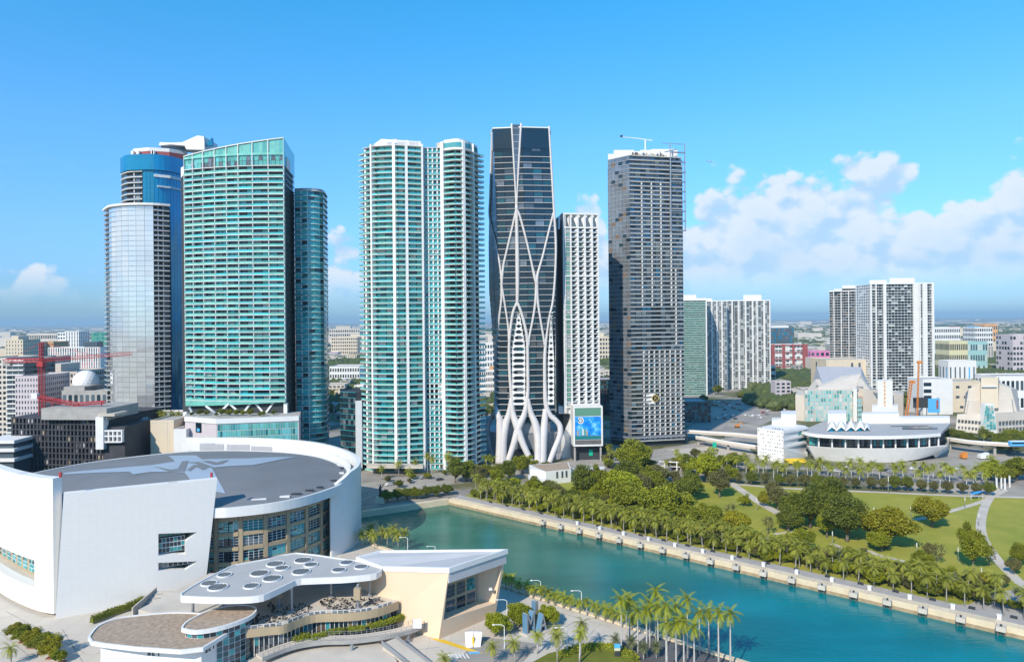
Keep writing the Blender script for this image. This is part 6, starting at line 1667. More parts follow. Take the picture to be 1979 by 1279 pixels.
# ------------------------------------------------------------------ concert halls, art deco tower, science museum
def prism_part(T, name, poly, z0, z1, m): mb = MB(); mb.prism(poly, z0, z1); return mb.build(name, M[m], T)
Y1 = 590
H1 = thing('concert_hall', 'concert hall with stepped pale stone roofs over a tall gridded glass front', 'concert hall', (*XY(1620, Y1 + 20), 0))
zg = Zof(754, Y1, 1600)
prism_part(H1, 'wall', [XY(1536, Y1 + 6), XY(1556, Y1 + 2), XY(1556, Y1 + 40), XY(1540, Y1 + 44)], 0, Zof(764, Y1, 1545), 'pale_stone')
prism_part(H1, 'wall', [XY(1555, Y1 + 1), XY(1648, Y1 + 1), XY(1690, Y1 + 12), XY(1690, Y1 + 60), XY(1555, Y1 + 60)], 0, zg - 6, 'pale_stone')
fa, fc = XY(1554, Y1), XY(1646, Y1)
P = Pieces(H1, 'glass_pane')
for i in range(18):
    for k in range(8):
        x0, x1 = fa + (fc - fa) * ((i + .12) / 18), fa + (fc - fa) * ((i + .88) / 18); P.box(x0, x1, zg * (k + .08) / 8, zg * (k + .92) / 8, .2, .35, M[RND.choice(['pastel_teal', 'pastel_teal', 'aqua_glass', 'curtain'])])
P.flush()
mb = MB(); mb.box(fa, fc, 0, zg + .6, 1, .1); mb.build('glass_frame', M['pale_stone'], H1)
def loft(T, name, low, high, m): n_ = len(low); mb = MB(); mb.add([*low, *high], [(i, (i + 1) % n_, n_ + (i + 1) % n_, n_ + i) for i in range(n_)] + [tuple(range(n_, 2 * n_)), tuple(reversed(range(n_)))]); return mb.build(name, M[m], T)
def q3(px, py, Y): return P3(px, py, Y)
# upper fly tower: sloping grey roof planes like folded paper
loft(H1, 'roof_house', [q3(1578, 754, Y1 + 3), q3(1652, 756, Y1 + 3), q3(1678, 745, Y1 + 26), q3(1560, 752, Y1 + 30)], [q3(1584, 748, Y1 + 6), q3(1622, 750, Y1 + 4), q3(1664, 722, Y1 + 24), q3(1576, 733, Y1 + 26)], 'pale_stone')
loft(H1, 'roof_house', [q3(1578, 745, Y1 + 10), q3(1668, 748, Y1 + 10), q3(1680, 745, Y1 + 44), q3(1570, 745, Y1 + 44)], [q3(1590, 742, Y1 + 12), q3(1620, 744, Y1 + 10), q3(1664, 709, Y1 + 40), q3(1578, 708, Y1 + 40)], 'fins_grey')
loft(H1, 'roof_house', [q3(1646, 770, Y1 + 6), q3(1692, 768, Y1 + 12), q3(1700, 768, Y1 + 40), q3(1640, 768, Y1 + 40)], [q3(1650, 745, Y1 + 10), q3(1664, 730, Y1 + 14), q3(1688, 752, Y1 + 36), q3(1660, 740, Y1 + 36)], 'pale_stone')
loft(H1, 'wall', [q3(1668, 812, Y1 - 4), q3(1746, 806, Y1 + 6), q3(1746, 806, Y1 + 40), q3(1668, 806, Y1 + 40)], [q3(1668, 752, Y1 - 2), q3(1746, 762, Y1 + 6), q3(1746, 757, Y1 + 40), q3(1668, 750, Y1 + 40)], 'pale_stone')
prism_part(H1, 'stair_tower', [XY(1648, Y1 - 4), XY(1655, Y1 - 4), XY(1655, Y1 + 6), XY(1648, Y1 + 6)], 0, zg + 1, 'white_wall')
P = Pieces(H1, 'glass_pane'); a, c = XY(1656, Y1 - 4), XY(1664, Y1 - 3)
for k in range(5): P.box(a, c, k * 4 + .5, k * 4 + 3.7, .3, .2, M['pastel_teal'])
P.flush()
DT = thing('art_deco_tower', 'cream art deco tower with a narrow window strip before the concert hall', 'tower', (*XY(1709, 560), 0))
Yd = 566
prism_part(DT, 'shaft', [XY(1695, Yd), XY(1724, Yd), XY(1724, Yd + 11), XY(1695, Yd + 11)], 0, Zof(737, Yd, 1710), 'white_wall')
prism_part(DT, 'base_block', [XY(1684, Yd - 1), XY(1734, Yd - 1), XY(1734, Yd + 14), XY(1684, Yd + 14)], 0, Zof(785, Yd, 1710), 'white_wall')
P = Pieces(DT, 'window')
for k in range(7): P.box(XY(1707, Yd), XY(1710, Yd), Zof(800, Yd) + k * 3.2 + 3, Zof(800, Yd) + k * 3.2 + 5.4, .3, .15, M['orange_wall'])
for px in (1688, 1727):
    for k in range(2): P.box(XY(px, Yd - 1), XY(px + 6, Yd - 1), 1 + k * 4.2, 3.6 + k * 4.2, .3, .1, M['pastel_teal'])
P.flush()
for i in range(6): q = XY(1696.5 + i * 5, Yd); prism_part(DT, 'crenel', [q, q + Vector((1.2, 0)), q + Vector((1.2, 10)), q + Vector((0, 10))], Zof(737, Yd, 1710), Zof(735, Yd, 1710), 'white_wall')
for k, (px, pyt, pyb, lean_, m_, Yx) in enumerate(((1756, 735, 812, 11, 'orange_paint', 560), (1774, 697, 812, 3, 'orange_paint', 575))):
    T_ = thing('crane', ['leaning orange lattice crane boom in front of the blue advert', 'thin upright orange crane mast before the broad white tower'][k], 'crane', (*XY(px, Yx), 0))
    lattice_tower(T_, P3(px - lean_ / 2, pyb, Yx), P3(px + lean_ / 2, pyt, Yx), 1.7 if k == 0 else .8, M[m_], 14, .22)
    mb = MB(); q = P3(px + lean_ / 2 + 1.5, pyt + 3, Yx); mb.cube(q.x - 2.2, q.x + 2.2, q.y - .6, q.y + .6, q.z - 1, q.z + 1); mb.build('boom_head', M[m_], T_)
AD = thing('advert_hoarding', 'wide hoarding with a black half and a bright blue advert', 'billboard', (*XY(1790, 580), 0))
mb = MB(); mb.box(XY(1764, 580), XY(1792, 580), Zof(788, 580, 1780), Zof(768, 580, 1780), .5, 0); mb.build('black_panel', M['core_dark'], AD)
mb = MB(); mb.box(XY(1792.2, 580), XY(1815, 580), Zof(797, 580, 1800), Zof(770, 580, 1800), .6, .1); mb.build('blue_panel', M['sky_blue_paint'], AD)
mb = MB(); mb.box(XY(1808, 580), XY(1812, 580), Zof(790, 580, 1800), Zof(773, 580, 1800), .1, .22); mb.build('printed_figure', M['brick_red'], AD)
for px in (1768, 1790, 1812): q = XY(px, 581); mb = MB(); mb.cube(q.x - .3, q.x + .3, q.y, q.y + .6, 0, Zof(775, 580)); mb.build('post', M['metal_grey'], AD)
Y2 = 530
H2 = thing('concert_hall', 'pale stone concert hall with stepped shoulders and a tapered teal glass bay', 'concert hall', (*XY(1912, Y2 + 25), 0))
loft(H2, 'lower_wall', [q3(1845, 846, Y2 + 2), q3(1899, 843, Y2 - 8), q3(1924, 842, Y2 - 8), q3(1990, 838, Y2 + 2), q3(2000, 836, Y2 + 50), q3(1845, 846, Y2 + 50)], [q3(1850, 800, Y2 + 4), q3(1900, 799, Y2 - 6), q3(1924, 798, Y2 - 6), q3(1985, 794, Y2 + 4), q3(2000, 790, Y2 + 50), q3(1850, 800, Y2 + 50)], 'pale_stone')
loft(H2, 'middle_wall', [q3(1868, 802, Y2 + 4), q3(1958, 797, Y2 + 4), q3(1972, 797, Y2 + 44), q3(1862, 802, Y2 + 44)], [q3(1872, 775, Y2 + 6), q3(1955, 772, Y2 + 6), q3(1968, 768, Y2 + 42), q3(1866, 772, Y2 + 42)], 'pale_stone')
loft(H2, 'shoulder', [q3(1864, 800, Y2 + 9), q3(1898, 780, Y2 + 9), q3(1898, 780, Y2 + 40), q3(1864, 800, Y2 + 40)], [q3(1872, 752, Y2 + 12), q3(1896, 738, Y2 + 12), q3(1896, 738, Y2 + 38), q3(1866, 760, Y2 + 38)], 'pale_stone')
loft(H2, 'shoulder', [q3(1930, 780, Y2 + 9), q3(1966, 797, Y2 + 9), q3(1970, 797, Y2 + 40), q3(1930, 780, Y2 + 40)], [q3(1931, 742, Y2 + 12), q3(1954, 750, Y2 + 12), q3(1966, 752, Y2 + 38), q3(1931, 738, Y2 + 38)], 'pale_stone')
loft(H2, 'centre_block', [q3(1895, 790, Y2 + 1), q3(1930, 788, Y2 + 1), q3(1932, 788, Y2 + 30), q3(1893, 790, Y2 + 30)], [q3(1896, 730, Y2 + 6), q3(1929, 729, Y2 + 6), q3(1931, 729, Y2 + 30), q3(1894, 730, Y2 + 30)], 'cream_wall')
mb = MB(); a, c = XY(1896.5, Y2 + 3), XY(1925, Y2 + 3); mb.box(a, c, Zof(748.5, Y2, 1911), Zof(745.5, Y2, 1911), .4, .4); mb.build('wall_lettering', M['white_paint'], H2)
P = Pieces(H2, 'glass_pane')
zb_, zt_ = Zof(830, Y2 - 10, 1911), Zof(783, Y2 - 10, 1911)
for k in range(9):
    z0, z1 = zb_ + (zt_ - zb_) * k / 9, zb_ + (zt_ - zb_) * (k + .9) / 9; w_ = 13 - 6 * ((k + .5) / 9) ** 1.3
    for i in range(4): x0, x1 = XY(1911 - w_ + 2 * w_ * (i + .08) / 4, Y2 - 10), XY(1911 - w_ + 2 * w_ * (i + .92) / 4, Y2 - 10); P.box(x0, x1, z0, z1, .3, 0, M[RND.choice(['pastel_teal', 'aqua_glass', 'curtain'])])
P.flush()
mb = MB(); v = [(*XY(1897, Y2 - 9.6), 0), (*XY(1925, Y2 - 9.6), 0), (*XY(1919, Y2 - 9.6), zt_ + 1), (*XY(1903, Y2 - 9.6), zt_ + 1)]; mb.add(v + [(x, y + 5, z) for x, y, z in v], [(0, 1, 2, 3), (0, 3, 7, 4), (1, 5, 6, 2), (3, 2, 6, 7)]); mb.build('bay_frame', M['white_wall'], H2)
P = Pieces(H2, 'window')
for py in (813, 826):
    for i in range(20):
        px = 1850 + i * 6.6
        if 1894 < px < 1928: continue
        yy = Y2 + (2 - 10 * (px - 1850) / 49 if px < 1899 else -8 + 10 * (px - 1924) / 66) - .6; P.box(XY(px, yy + .3), XY(px + 3.6, yy + .3), Zof(py + 3, Y2, px), Zof(py - 2, Y2, px), .6, .4, M['grey_glass'])
P.flush(True)
TAKEN += [(XY(1620, 600), 60), (XY(1912, 550), 55), (XY(1709, 570), 20), (XY(1790, 590), 30)]

# science museum
FM = thing('science_museum', 'long white ship-shaped museum with a recessed glass gallery and sail roofs', 'museum', (*XY(1700, 440), 0))
Yf = 428
def FX(px, dy=0.0): return XY(px, Yf + dy)
hull_low = curve([FX(1574, 4), FX(1620, -2), FX(1690, -6), FX(1760, -5), FX(1802, 0)], 4); hull_top = curve([FX(1560, 2), FX(1610, -5), FX(1690, -9), FX(1770, -8), FX(1830, -1)], 4)
zl = lambda i: 4.0 + (1.8 if i > len(hull_low) * .6 else 0) ; ztp = Zof(862, Yf, 1700)
mb = MB(); nl = len(hull_low)
lowz = [0.0 if i < nl * .62 else 0.0 + (i - nl * .62) / (nl * .38) * 3.8 for i in range(nl)]
v = [(*p, z) for p, z in zip(hull_low, lowz)] + [(*p, Zof(862, Yf, 1700)) for p in hull_top]; v += [(x, y + 3, z) for x, y, z in v]
f = []
for i in range(nl - 1):
    f += [(i, i + 1, nl + i + 1, nl + i), (2 * nl + i, 3 * nl + i, 3 * nl + i + 1, 2 * nl + i + 1), (nl + i, nl + i + 1, 3 * nl + i + 1, 3 * nl + i), (i, 2 * nl + i, 2 * nl + i + 1, i + 1)]
f += [(0, nl, 3 * nl, 2 * nl), (nl - 1, 3 * nl - 1, 4 * nl - 1, 2 * nl - 1)]
mb.add(v, f); mb.build('hull_wall', M['white_wall'], FM)
v = [(*hull_low[-1], 0), (*FX(1806, 4), 0), (*FX(1835, 26), 0), (*hull_top[-1], ztp), (*FX(1836, 30), ztp)]
mb = MB(); mb.add([(*FX(1801, 0), lowz[-1]), (*FX(1806, 5), 0), (*FX(1834, 34), 0), (*FX(1836, 34), ztp), (*hull_top[-1], ztp)], [(0, 1, 2, 3, 4)]); mb.build('stern_wall', M['white_wall'], FM)
prism_part(FM, 'gallery_wall', [FX(1572, 8), FX(1690, 0), FX(1806, 6), FX(1824, 34), FX(1600, 40)], 0, Zof(840, Yf, 1700), 'core_dark')
gl = curve([FX(1562, 7), FX(1620, -.5), FX(1690, -2.5), FX(1770, -1), FX(1812, 4)], 4); Lg = line_len(gl)
P = Pieces(FM, 'gallery_window'); P2 = Pieces(FM, 'gallery_column')
zA, zB = ztp + .1, Zof(842, Yf, 1700)
for i in range(44):
    a, c = along(gl, (i + .06) / 44), along(gl, (i + .94) / 44); P.box(a, c, zA, zB, .2, 0, M[RND.choice(['night_glass', 'sea_glass', 'smoke_glass', 'grey_glass'])])
for i in range(11): a = along(gl, (i + .5) / 11); P2.box(a + Vector((-.35, 0)), a + Vector((.35, 0)), zA, zB, .7, 4.6, M['white_wall'])
P.flush(); P2.flush()
rr = curve([FX(1545, 12), FX(1575, -2), FX(1640, -9), FX(1700, -11), FX(1760, -9), FX(1815, -3)], 4)
mb = MB(); mb.prism(rr + [FX(1836, 40), FX(1590, 52)], zB + .1, zB + 1.5); mb.build('roof', M['canopy_top'], FM)
mb = MB(); mb.strip(rr, zB - .1, zB + 1.9, .6, .5); mb.build('roof_edge', M['white_wall'], FM)
zr_ = zB + 1.5
for x0, x1, y0, y1, h, m_ in ((1670, 1834, 40, 50, 3.6, 'white_wall'), (1720, 1792, 26, 34, .7, 'far_glass'), (1742, 1810, 14, 22, .7, 'far_glass'), (1598, 1634, 30, 46, 8.5, 'white_paint'), (1664, 1736, 44, 54, 6, 'white_wall')):
    prism_part(FM, 'roof_house' if h > 2 else 'solar_panel', [FX(x0, y0), FX(x1, y0), FX(x1, y1), FX(x0, y1)], zr_, zr_ + h, m_)
for i, px in enumerate((1606, 1624, 1643, 1661, 1674)):
    w_ = 10 if i < 4 else 6; h_ = 6.4 if i < 4 else 5
    b_ = FX(px, 10); a_, c_ = FX(px - w_, 8), FX(px + w_, 8); ap = FX(px, 16)
    mb = MB(); v = [(*a_, zr_ + .2), (*b_, zr_ + 2.4), (*c_, zr_ + .2), (*ap, zr_ + h_), (*FX(px - w_, 26), zr_ + 1), (*FX(px + w_, 26), zr_ + 1)]
    mb.add(v, [(0, 1, 3), (1, 2, 3), (0, 3, 4), (2, 5, 3), (4, 3, 5)]); mb.build('sail_roof', M['white_paint'], FM)
    mb = MB(); mb.add([(*(a_ + Vector((1.2, 1.2))), zr_ + .1), (*(c_ + Vector((-1.2, 1.2))), zr_ + .1), (*(b_ + Vector((0, 1.6))), zr_ + 2.2)], [(0, 1, 2)]); mb.build('sail_window', M['blue_glass'], FM)
# left wing: perforated cube
a, c = XY(1462, 436), XY(1512, 423)
d = (c - a).normalized(); n = Vector((-d.y, d.x)); zw0 = Zof(829, 430, 1487)
mb = MB(); mb.box(a, c, 0, zw0, 30, 0); mb.build('wing_wall', M['white_wall'], FM)
P = Pieces(FM, 'slot_window')
for k in range(9):
    for i in range(11):
        if RND.random() < .5: p = a + (c - a) * ((i + RND.uniform(.15, .5)) / 11); P.box(p, p + d * RND.uniform(.4, .9), 2 + k * 2.3, 2.5 + k * 2.3, .2, .03, M['core_dark'])
P.flush()
e0 = c; e1 = FX(1560, 14)
for k, (zt_, zb_) in enumerate(((838, 846), (853, 858))):
    mb = MB(); mb.box(e0, e1, Zof(zb_, 428, 1530), Zof(zt_, 428, 1530), .4, -.8); mb.build('wing_window', M['sea_glass'], FM)
for z_ in (834, 848, 862): mb = MB(); mb.box(e0, e1, Zof(z_, 428, 1530) - .7, Zof(z_, 428, 1530) + .7, 14, .2); mb.build('wing_slab', M['white_wall'], FM)
mb = MB(); v = [(*e0, 0), (*FX(1558, 14), 0), (*FX(1558, 14), Zof(880, 430, 1555)), (*FX(1545, 12), Zof(872, 430, 1545)), (*FX(1538, 11), Zof(862, 430, 1540)), (*e0, Zof(860, 430, 1510))]; mb.add([Vector(q) + Vector((0, -.4, 0)) for q in v] + [Vector(q) + Vector((0, 3, 0)) for q in v], [(0, 1, 2, 3, 4, 5)] + [tuple(reversed(range(6, 12)))] + [(i, 6 + i, 6 + (i + 1) % 6, (i + 1) % 6) for i in range(6)]); mb.build('stair_wall', M['white_paint'], FM)
prism_part(FM, 'roof_house', [XY(1490, 446), XY(1510, 446), XY(1510, 458), XY(1490, 458)], zw0, zw0 + 3.2, 'white_paint'); prism_part(FM, 'roof_house', [XY(1508, 444), XY(1537, 444), XY(1537, 460), XY(1508, 460)], zw0, Zof(800, 444, 1520), 'white_paint')
TENT = thing('yellow_awning', 'yellow awning beside the white museum wing', 'awning', (*XY(1541, 418), 0))
p0, p1 = XY(1520, 417), XY(1560, 419); mb = MB(); zt_ = Zof(892, 418, 1540); mb.add([(*p0, zt_ - .8), (*p1, zt_ - .8), (*(p1 + Vector((0, 6))), zt_ + .7), (*(p0 + Vector((0, 6))), zt_ + .9), (*((p0 + p1) / 2 + Vector((0, 3))), zt_ + 1.6)], [(0, 1, 4), (1, 2, 4), (2, 3, 4), (3, 0, 4)]); mb.build('cloth', M['yellow_paint'], TENT)
for p in (p0, p1, p0 + Vector((0, 6)), p1 + Vector((0, 6))): mb = MB(); mb.tube([(*p, 0), (*p, zt_ - .3)], .12, 5); mb.build('pole', M['white_paint'], TENT)
TAKEN += [(XY(1700, 445), 75), (XY(1500, 440), 35)]
# white pavilion by the trees
PV = thing('white_pavilion', 'small white flat-roofed pavilion among the park trees', 'building', (*G(1060, 938), 0))
Yp = 372
prism_part(PV, 'wall', [XY(1052, Yp), XY(1101, Yp + 6), XY(1096, Yp + 24), XY(1020, Yp + 18), XY(1022, Yp + 8)], 0, Zof(911, Yp, 1060), 'white_paint')
prism_part(PV, 'roof', [XY(1052, Yp + .5), XY(1099, Yp + 6), XY(1094, Yp + 23), XY(1023, Yp + 17)], Zof(911, Yp, 1060), Zof(911, Yp, 1060) + .1, 'gravel_roof')
prism_part(PV, 'side_wing', [XY(1020, Yp - 3), XY(1054, Yp - 4), XY(1052, Yp - .2), XY(1018, Yp + 8)], 0, Zof(924, Yp, 1040), 'white_paint')
prism_part(PV, 'side_wing', [XY(1101, Yp + 9), XY(1128, Yp + 8), XY(1128, Yp + 20), XY(1101, Yp + 22)], 0, 4.2, 'white_paint')
for i, px in enumerate((1074, 1084, 1092)): mb = MB(); q = XY(px, Yp + (px - 1052) / 49 * 6 - .1); mb.cube(q.x - .45, q.x + .45, q.y - .12, q.y + .2, 3, 6.5); mb.build('window', M['core_dark'], PV)
P2_ = thing('white_pavilion', 'low white pavilion with open arches right of the larger pavilion', 'building', (*XY(1145, 385), 0))
prism_part(P2_, 'roof', [XY(1120, 380), XY(1165, 384), XY(1166, 396), XY(1120, 396)], 3.4, 4.6, 'white_paint')
for px in (1123, 1133, 1143, 1153, 1163): q = XY(px, 382 + (px - 1123) * .05); mb = MB(); mb.cube(q.x - .5, q.x + .5, q.y - .4, q.y + .4, 0, 3.4); mb.build('column', M['white_paint'], P2_)
prism_part(P2_, 'back_wall', [XY(1121, 390), XY(1165, 392), XY(1165, 395), XY(1121, 395)], 0, 3.4, 'white_wall')
TAKEN += [(XY(1060, 385), 22), (XY(1145, 388), 16)]
# elevated guideways
def guideway(label, pxs, z, w):
    pts = curve([G(px, py, z) for px, py in pxs], 5); T = thing('guideway', label, 'guideway', (*pts[len(pts) // 2], 0))
    mb = MB(); mb.strip(pts, z - 1.6, z, w, w / 2); mb.build('deck', M['pale_concrete'], T)
    mb = MB(); mb.strip(pts, z, z + .9, .3, w / 2 + .1); mb.build('parapet', M['white_wall'], T)
    L_ = line_len(pts); k = 0
    while k * 26 < L_: p = along(pts, k * 26 / L_); mb = MB(); mb.tube([(*p, 0), (*p, z - 1.6)], .9, 6); mb.build('pier', M['grey_concrete'], T); k += 1
    return pts
guideway('pale elevated guideway running right behind the science museum', [(1836, 846), (1880, 852), (1940, 856), (2050, 862)], 8, 7)
guideway('elevated concrete guideway between the dark gridded tower and the museum', [(1326, 831), (1370, 834), (1420, 837), (1470, 842)], 8, 8)
guideway('lower elevated guideway in front of the concrete one, left of the museum', [(1350, 843), (1400, 852), (1465, 862)], 6, 6)
guideway('distant curving freeway viaduct behind the red crane', [(-20, 700), (60, 706), (110, 711), (160, 717), (210, 726)], 9, 14)
tr = thing('guideway_train', 'short blue and white guideway train at the right edge', 'train', (*G(1968, 865, 8), 8))
p = G(1968, 862, 8); mb = MB(); mb.cube(p.x - 5.5, p.x + 6.5, p.y - 1.3, p.y + 1.3, 8.4, 11.2); mb.build('carriage', M['sky_blue_paint'], tr); mb = MB(); mb.cube(p.x - 5, p.x + 6, p.y - 1.36, p.y + 1.36, 9.6, 10.6); mb.build('window_band', M['night_glass'], tr); mb = MB(); mb.cube(p.x - 5.4, p.x + 6.4, p.y - 1.2, p.y + 1.2, 11.2, 11.5); mb.build('roof', M['white_paint'], tr)

# ------------------------------------------------------------------ the city out to the horizon
for a, r in (((-160, 400), 60), ((-60, 420), 60), ((10, 450), 45), ((50, 490), 30), ((110, 500), 60), ((-240, 530), 60)): TAKEN.append((Vector(a), r))
SECT = [(-60, 205), (634, 696), (924, 958), (1156, 1182), (1486, 1604), (1802, 2040)]
WALLS = ['white_wall', 'pale_stone', 'cream_wall', 'pale_stone', 'flat_roof', 'cream_wall', 'lilac_wall', 'grey_concrete']
NAMES = {'white_wall': 'white', 'pale_stone': 'pale stone', 'cream_wall': 'cream', 'flat_roof': 'grey-beige', 'white_paint': 'bright white', 'lilac_wall': 'lilac-grey', 'grey_concrete': 'grey'}
WHERE = {0: 'left of the silvery tower', 1: 'in the gap right of the teal tower', 2: 'in the gap left of the ribbed tower', 3: 'in the gap left of the dark tower', 4: 'right of the checkered tower', 5: 'right of the broad white tower'}
def free(p, r): return all((p - q).length > r + rr_ for q, rr_ in TAKEN)
cnt = 0; tries = 0; seen_lab = {}
far_mb = {}
while cnt < 200 and tries < 8000:
    tries += 1
    s = RND.choices(range(6), [3, 1, .5, .4, 1.8, 3])[0]
    px = RND.uniform(*SECT[s]); inv = RND.uniform(1 / 2600, 1 / (700 if s in (0, 4, 5) else 620)); Y = 1 / inv
    w_, d_ = RND.uniform(10, 30), RND.uniform(10, 28); p = XY(px, Y)
    if not free(p, max(w_, d_) * .6): continue
    TAKEN.append((p, max(w_, d_) * .55)); h_ = RND.choice([4, 5, 5, 6, 7, 8, 9, 12, 15]) if RND.random() < .93 else RND.uniform(20, 32)
    wl_ = RND.choice(WALLS); fl_ = max(1, int(h_ / 3.4)); bays = max(2, int(w_ / 4.5))
    lab = f"{'tall' if h_ > 20 else 'low' if h_ < 8 else 'mid-height'} {NAMES[wl_]} city building {'far ' if Y > 1400 else ''}{WHERE[s]}, {nth(1 + seen_lab.get((s, wl_, Y > 1400, h_ > 20, h_ < 8), 0))} of its kind from near to far" if False else f"{'tall' if h_ > 20 else 'low' if h_ < 8 else 'plain'} {NAMES[wl_]} building {'far ' if Y > 1400 else ''}{WHERE[s]}"
    a_ = (p.x - w_ / 2) / Y * FOC + 989.5 + ROLL * 4
    block('city_building', lab, a_, a_ + w_ / Y * FOC, 600, Y, d_, wl_, fl_, bays, WG, sides=False, group=f'{NAMES[wl_]} low buildings {WHERE[s]}', zt=h_, top=((.3, .6, 2.2, 'flat_roof'),) if RND.random() < .4 else None)
    TAKEN.pop(); cnt += 1
fb = MB(); fb2 = MB(); fb3 = MB()
for k in range(2600):
    Y = 1 / RND.uniform(1 / 15000, 1 / 1500); px = RND.uniform(-100, 2080); p = XY(px, Y); s_ = RND.uniform(10, 45) * (1 + Y / 7000)
    h_ = RND.uniform(4, 11) if RND.random() < .93 else RND.uniform(12, 42)
    RND.choice((fb, fb, fb2, fb3)).cube(p.x - s_, p.x + s_, p.y, p.y + s_ * .8, 0, h_)
for b_, m_ in ((fb, 'pale_stone'), (fb2, 'cream_wall'), (fb3, 'grey_concrete')):
    o = b_.build('distant_buildings', M[m_], kind='stuff'); o['label'] = {'pale_stone': 'pale roofs and walls of the distant city', 'cream_wall': 'cream buildings of the distant city', 'grey_concrete': 'grey buildings of the distant city'}[m_]
# ------------------------------------------------------------------ vegetation
def leaf_quad(mb, c, s, rnd):
    u = Vector((rnd.gauss(0, 1), rnd.gauss(0, 1), rnd.gauss(0, .7))).normalized(); w = Vector((rnd.gauss(0, 1), rnd.gauss(0, 1), rnd.gauss(0, 1)))
    v = u.cross(w).normalized(); a, b_ = u * s, v * s * .6
    mb.add([c - a, c - b_, c + a, c + b_], [(0, 1, 2, 3)])
def tree_proto(seed, H_, R_, leaf, n_clump, per, flat=.72, trunk_h=.2, sparse=1.0, leaf_s=.28):
    """Broadleaf tree at the origin: tapered trunk with limbs, and a crown of leaf clumps with gaps."""
    rnd = random.Random(seed)
    tr = MB(); th = H_ * trunk_h
    tr.tube([(0, 0, -.2), (.05 * R_ * rnd.uniform(-1, 1), 0, th * .6), (0, .05 * R_, th)], [R_ * .085, R_ * .06, R_ * .05], 7)
    cl = MB(); cz = th + (H_ - th) * .48; rz = (H_ - th) * .52
    lobes = [Vector((rnd.gauss(0, .26), rnd.gauss(0, .26), rnd.gauss(0, .20))) for _ in range(5)]
    for k in range(n_clump):
        lo = lobes[k % 5]
        for _ in range(20):
            d = Vector((rnd.gauss(0, 1), rnd.gauss(0, 1), rnd.gauss(0, .8))).normalized()
            if d.z > -.75: break
        rr_ = rnd.uniform(.62, .92)
        c = Vector(((d.x * .72 + lo.x) * R_ * rr_, (d.y * .72 + lo.y) * R_ * rr_, cz + (d.z * .74 + lo.z) * rz * rr_)); cr = R_ * rnd.uniform(.20, .40)
        if k % 3 == 0: tr.tube([(0, 0, th * .9), (c * .5) + Vector((0, 0, th * .45)), tuple(c)], [R_ * .04, R_ * .025, R_ * .01], 4)
        for _ in range(per):
            e = Vector((rnd.gauss(0, 1), rnd.gauss(0, 1), rnd.gauss(0, 1))).normalized() * (rnd.random() ** .4)
            leaf_quad(cl, c + Vector((e.x * cr, e.y * cr, e.z * cr * flat)), leaf_s * rnd.uniform(.7, 1.3), rnd)
    for _ in range(int(per * n_clump * .18)):
        e = Vector((rnd.gauss(0, 1), rnd.gauss(0, 1), rnd.gauss(0, 1))).normalized() * rnd.uniform(.2, .75); leaf_quad(cl, Vector((e.x * R_, e.y * R_, cz + e.z * rz)), leaf_s * 1.2, rnd)
    return tr.mesh('trunk', M['bark'], smooth=True), cl.mesh('crown', leaf)
TREES = {}
def proto(kind, *a, **kw): TREES.setdefault(kind, []).append(tree_proto(*a, **kw))
for s in (1, 2, 3): proto('olive', s, 10, 6.2, M['leaf_olive'], 46, 270)
for s in (4, 5): proto('dark', s, 10, 6.0, M['leaf_dark'], 46, 270)
for s in (6, 7): proto('grey', s, 10, 5.0, M['leaf_grey'], 38, 220, leaf_s=.25)
for s in (8, 9): proto('gold', s, 10, 6.4, M['leaf_gold'], 46, 270)
for s in (10, 11): proto('lime', s, 10, 6.0, M['leaf_lime'], 44, 260)
proto('sparse', 12, 10, 4.6, M['leaf_grey'], 12, 34, leaf_s=.34)
def tree(name, label, p, h, kind, group=None, wide=1.0, rnd=RND):
    tm, cm = rnd.choice(TREES[kind]); t = thing(name, label, 'tree', (p.x, p.y, 0), group)
    rz = rnd.uniform(0, 6.28); s = h / 10
    for n_, me in (('trunk', tm), ('crown', cm)):
        o = bpy.data.objects.new(n_, me); COL.objects.link(o); o.parent = t
    t.rotation_euler = (0, 0, rz); t.scale = (s * wide, s * wide, s)
    return t
def frond_mesh(mb, az, pitch, L_, droop, w, rnd, n=8):
    """One feather frond: a curved midrib with leaflets on both sides."""
    d = Vector((math.cos(az), math.sin(az), 0)); side = Vector((-d.y, d.x, 0)); p = Vector((0, 0, 0)); a = pitch; pts = []
    for k in range(n + 1): pts.append(p.copy()); p = p + (d * math.cos(a) + Vector((0, 0, math.sin(a)))) * (L_ / n); a -= droop / n
    for k in range(n):
        t0 = k / n; ww = w * math.sin(math.pi * (.12 + .85 * t0)) ** .7
        for sg in (-1, 1):
            for h in range(2):
                b0 = pts[k] + (pts[k + 1] - pts[k]) * (h * .5); b1 = b0 + (pts[k + 1] - pts[k]) * .40
                tip = b0 + side * sg * ww * rnd.uniform(.8, 1.15) + (pts[k + 1] - pts[k]) * .9 + Vector((0, 0, -ww * .38))
                mb.add([b0, b1, tip], [(0, 1, 2)])
def palm_crown(seed, nf, L_, m, w=.55, up=1.15, low=-.75, droop=1.5, dead=0):
    rnd = random.Random(seed); mb = MB()
    for k in range(nf):
        t = k / (nf - 1); frond_mesh(mb, k * 2.399 + rnd.uniform(-.2, .2), up + (low - up) * t + rnd.uniform(-.12, .12), L_ * rnd.uniform(.85, 1.08), droop * rnd.uniform(.8, 1.2), w, rnd)
    return mb.mesh('crown', m)
def trunk_mesh(H_, r0, r1, m, lean=0.0, shaft=None):
    mb = MB(); mb.tube([(0, 0, -.2), (lean * .2, 0, H_ * .3), (lean * .55, 0, H_ * .7), (lean, 0, H_)], [r0, (r0 + r1) / 2 * 1.05, r1, r1 * .9], 7)
    return mb.mesh('trunk', m, smooth=True)
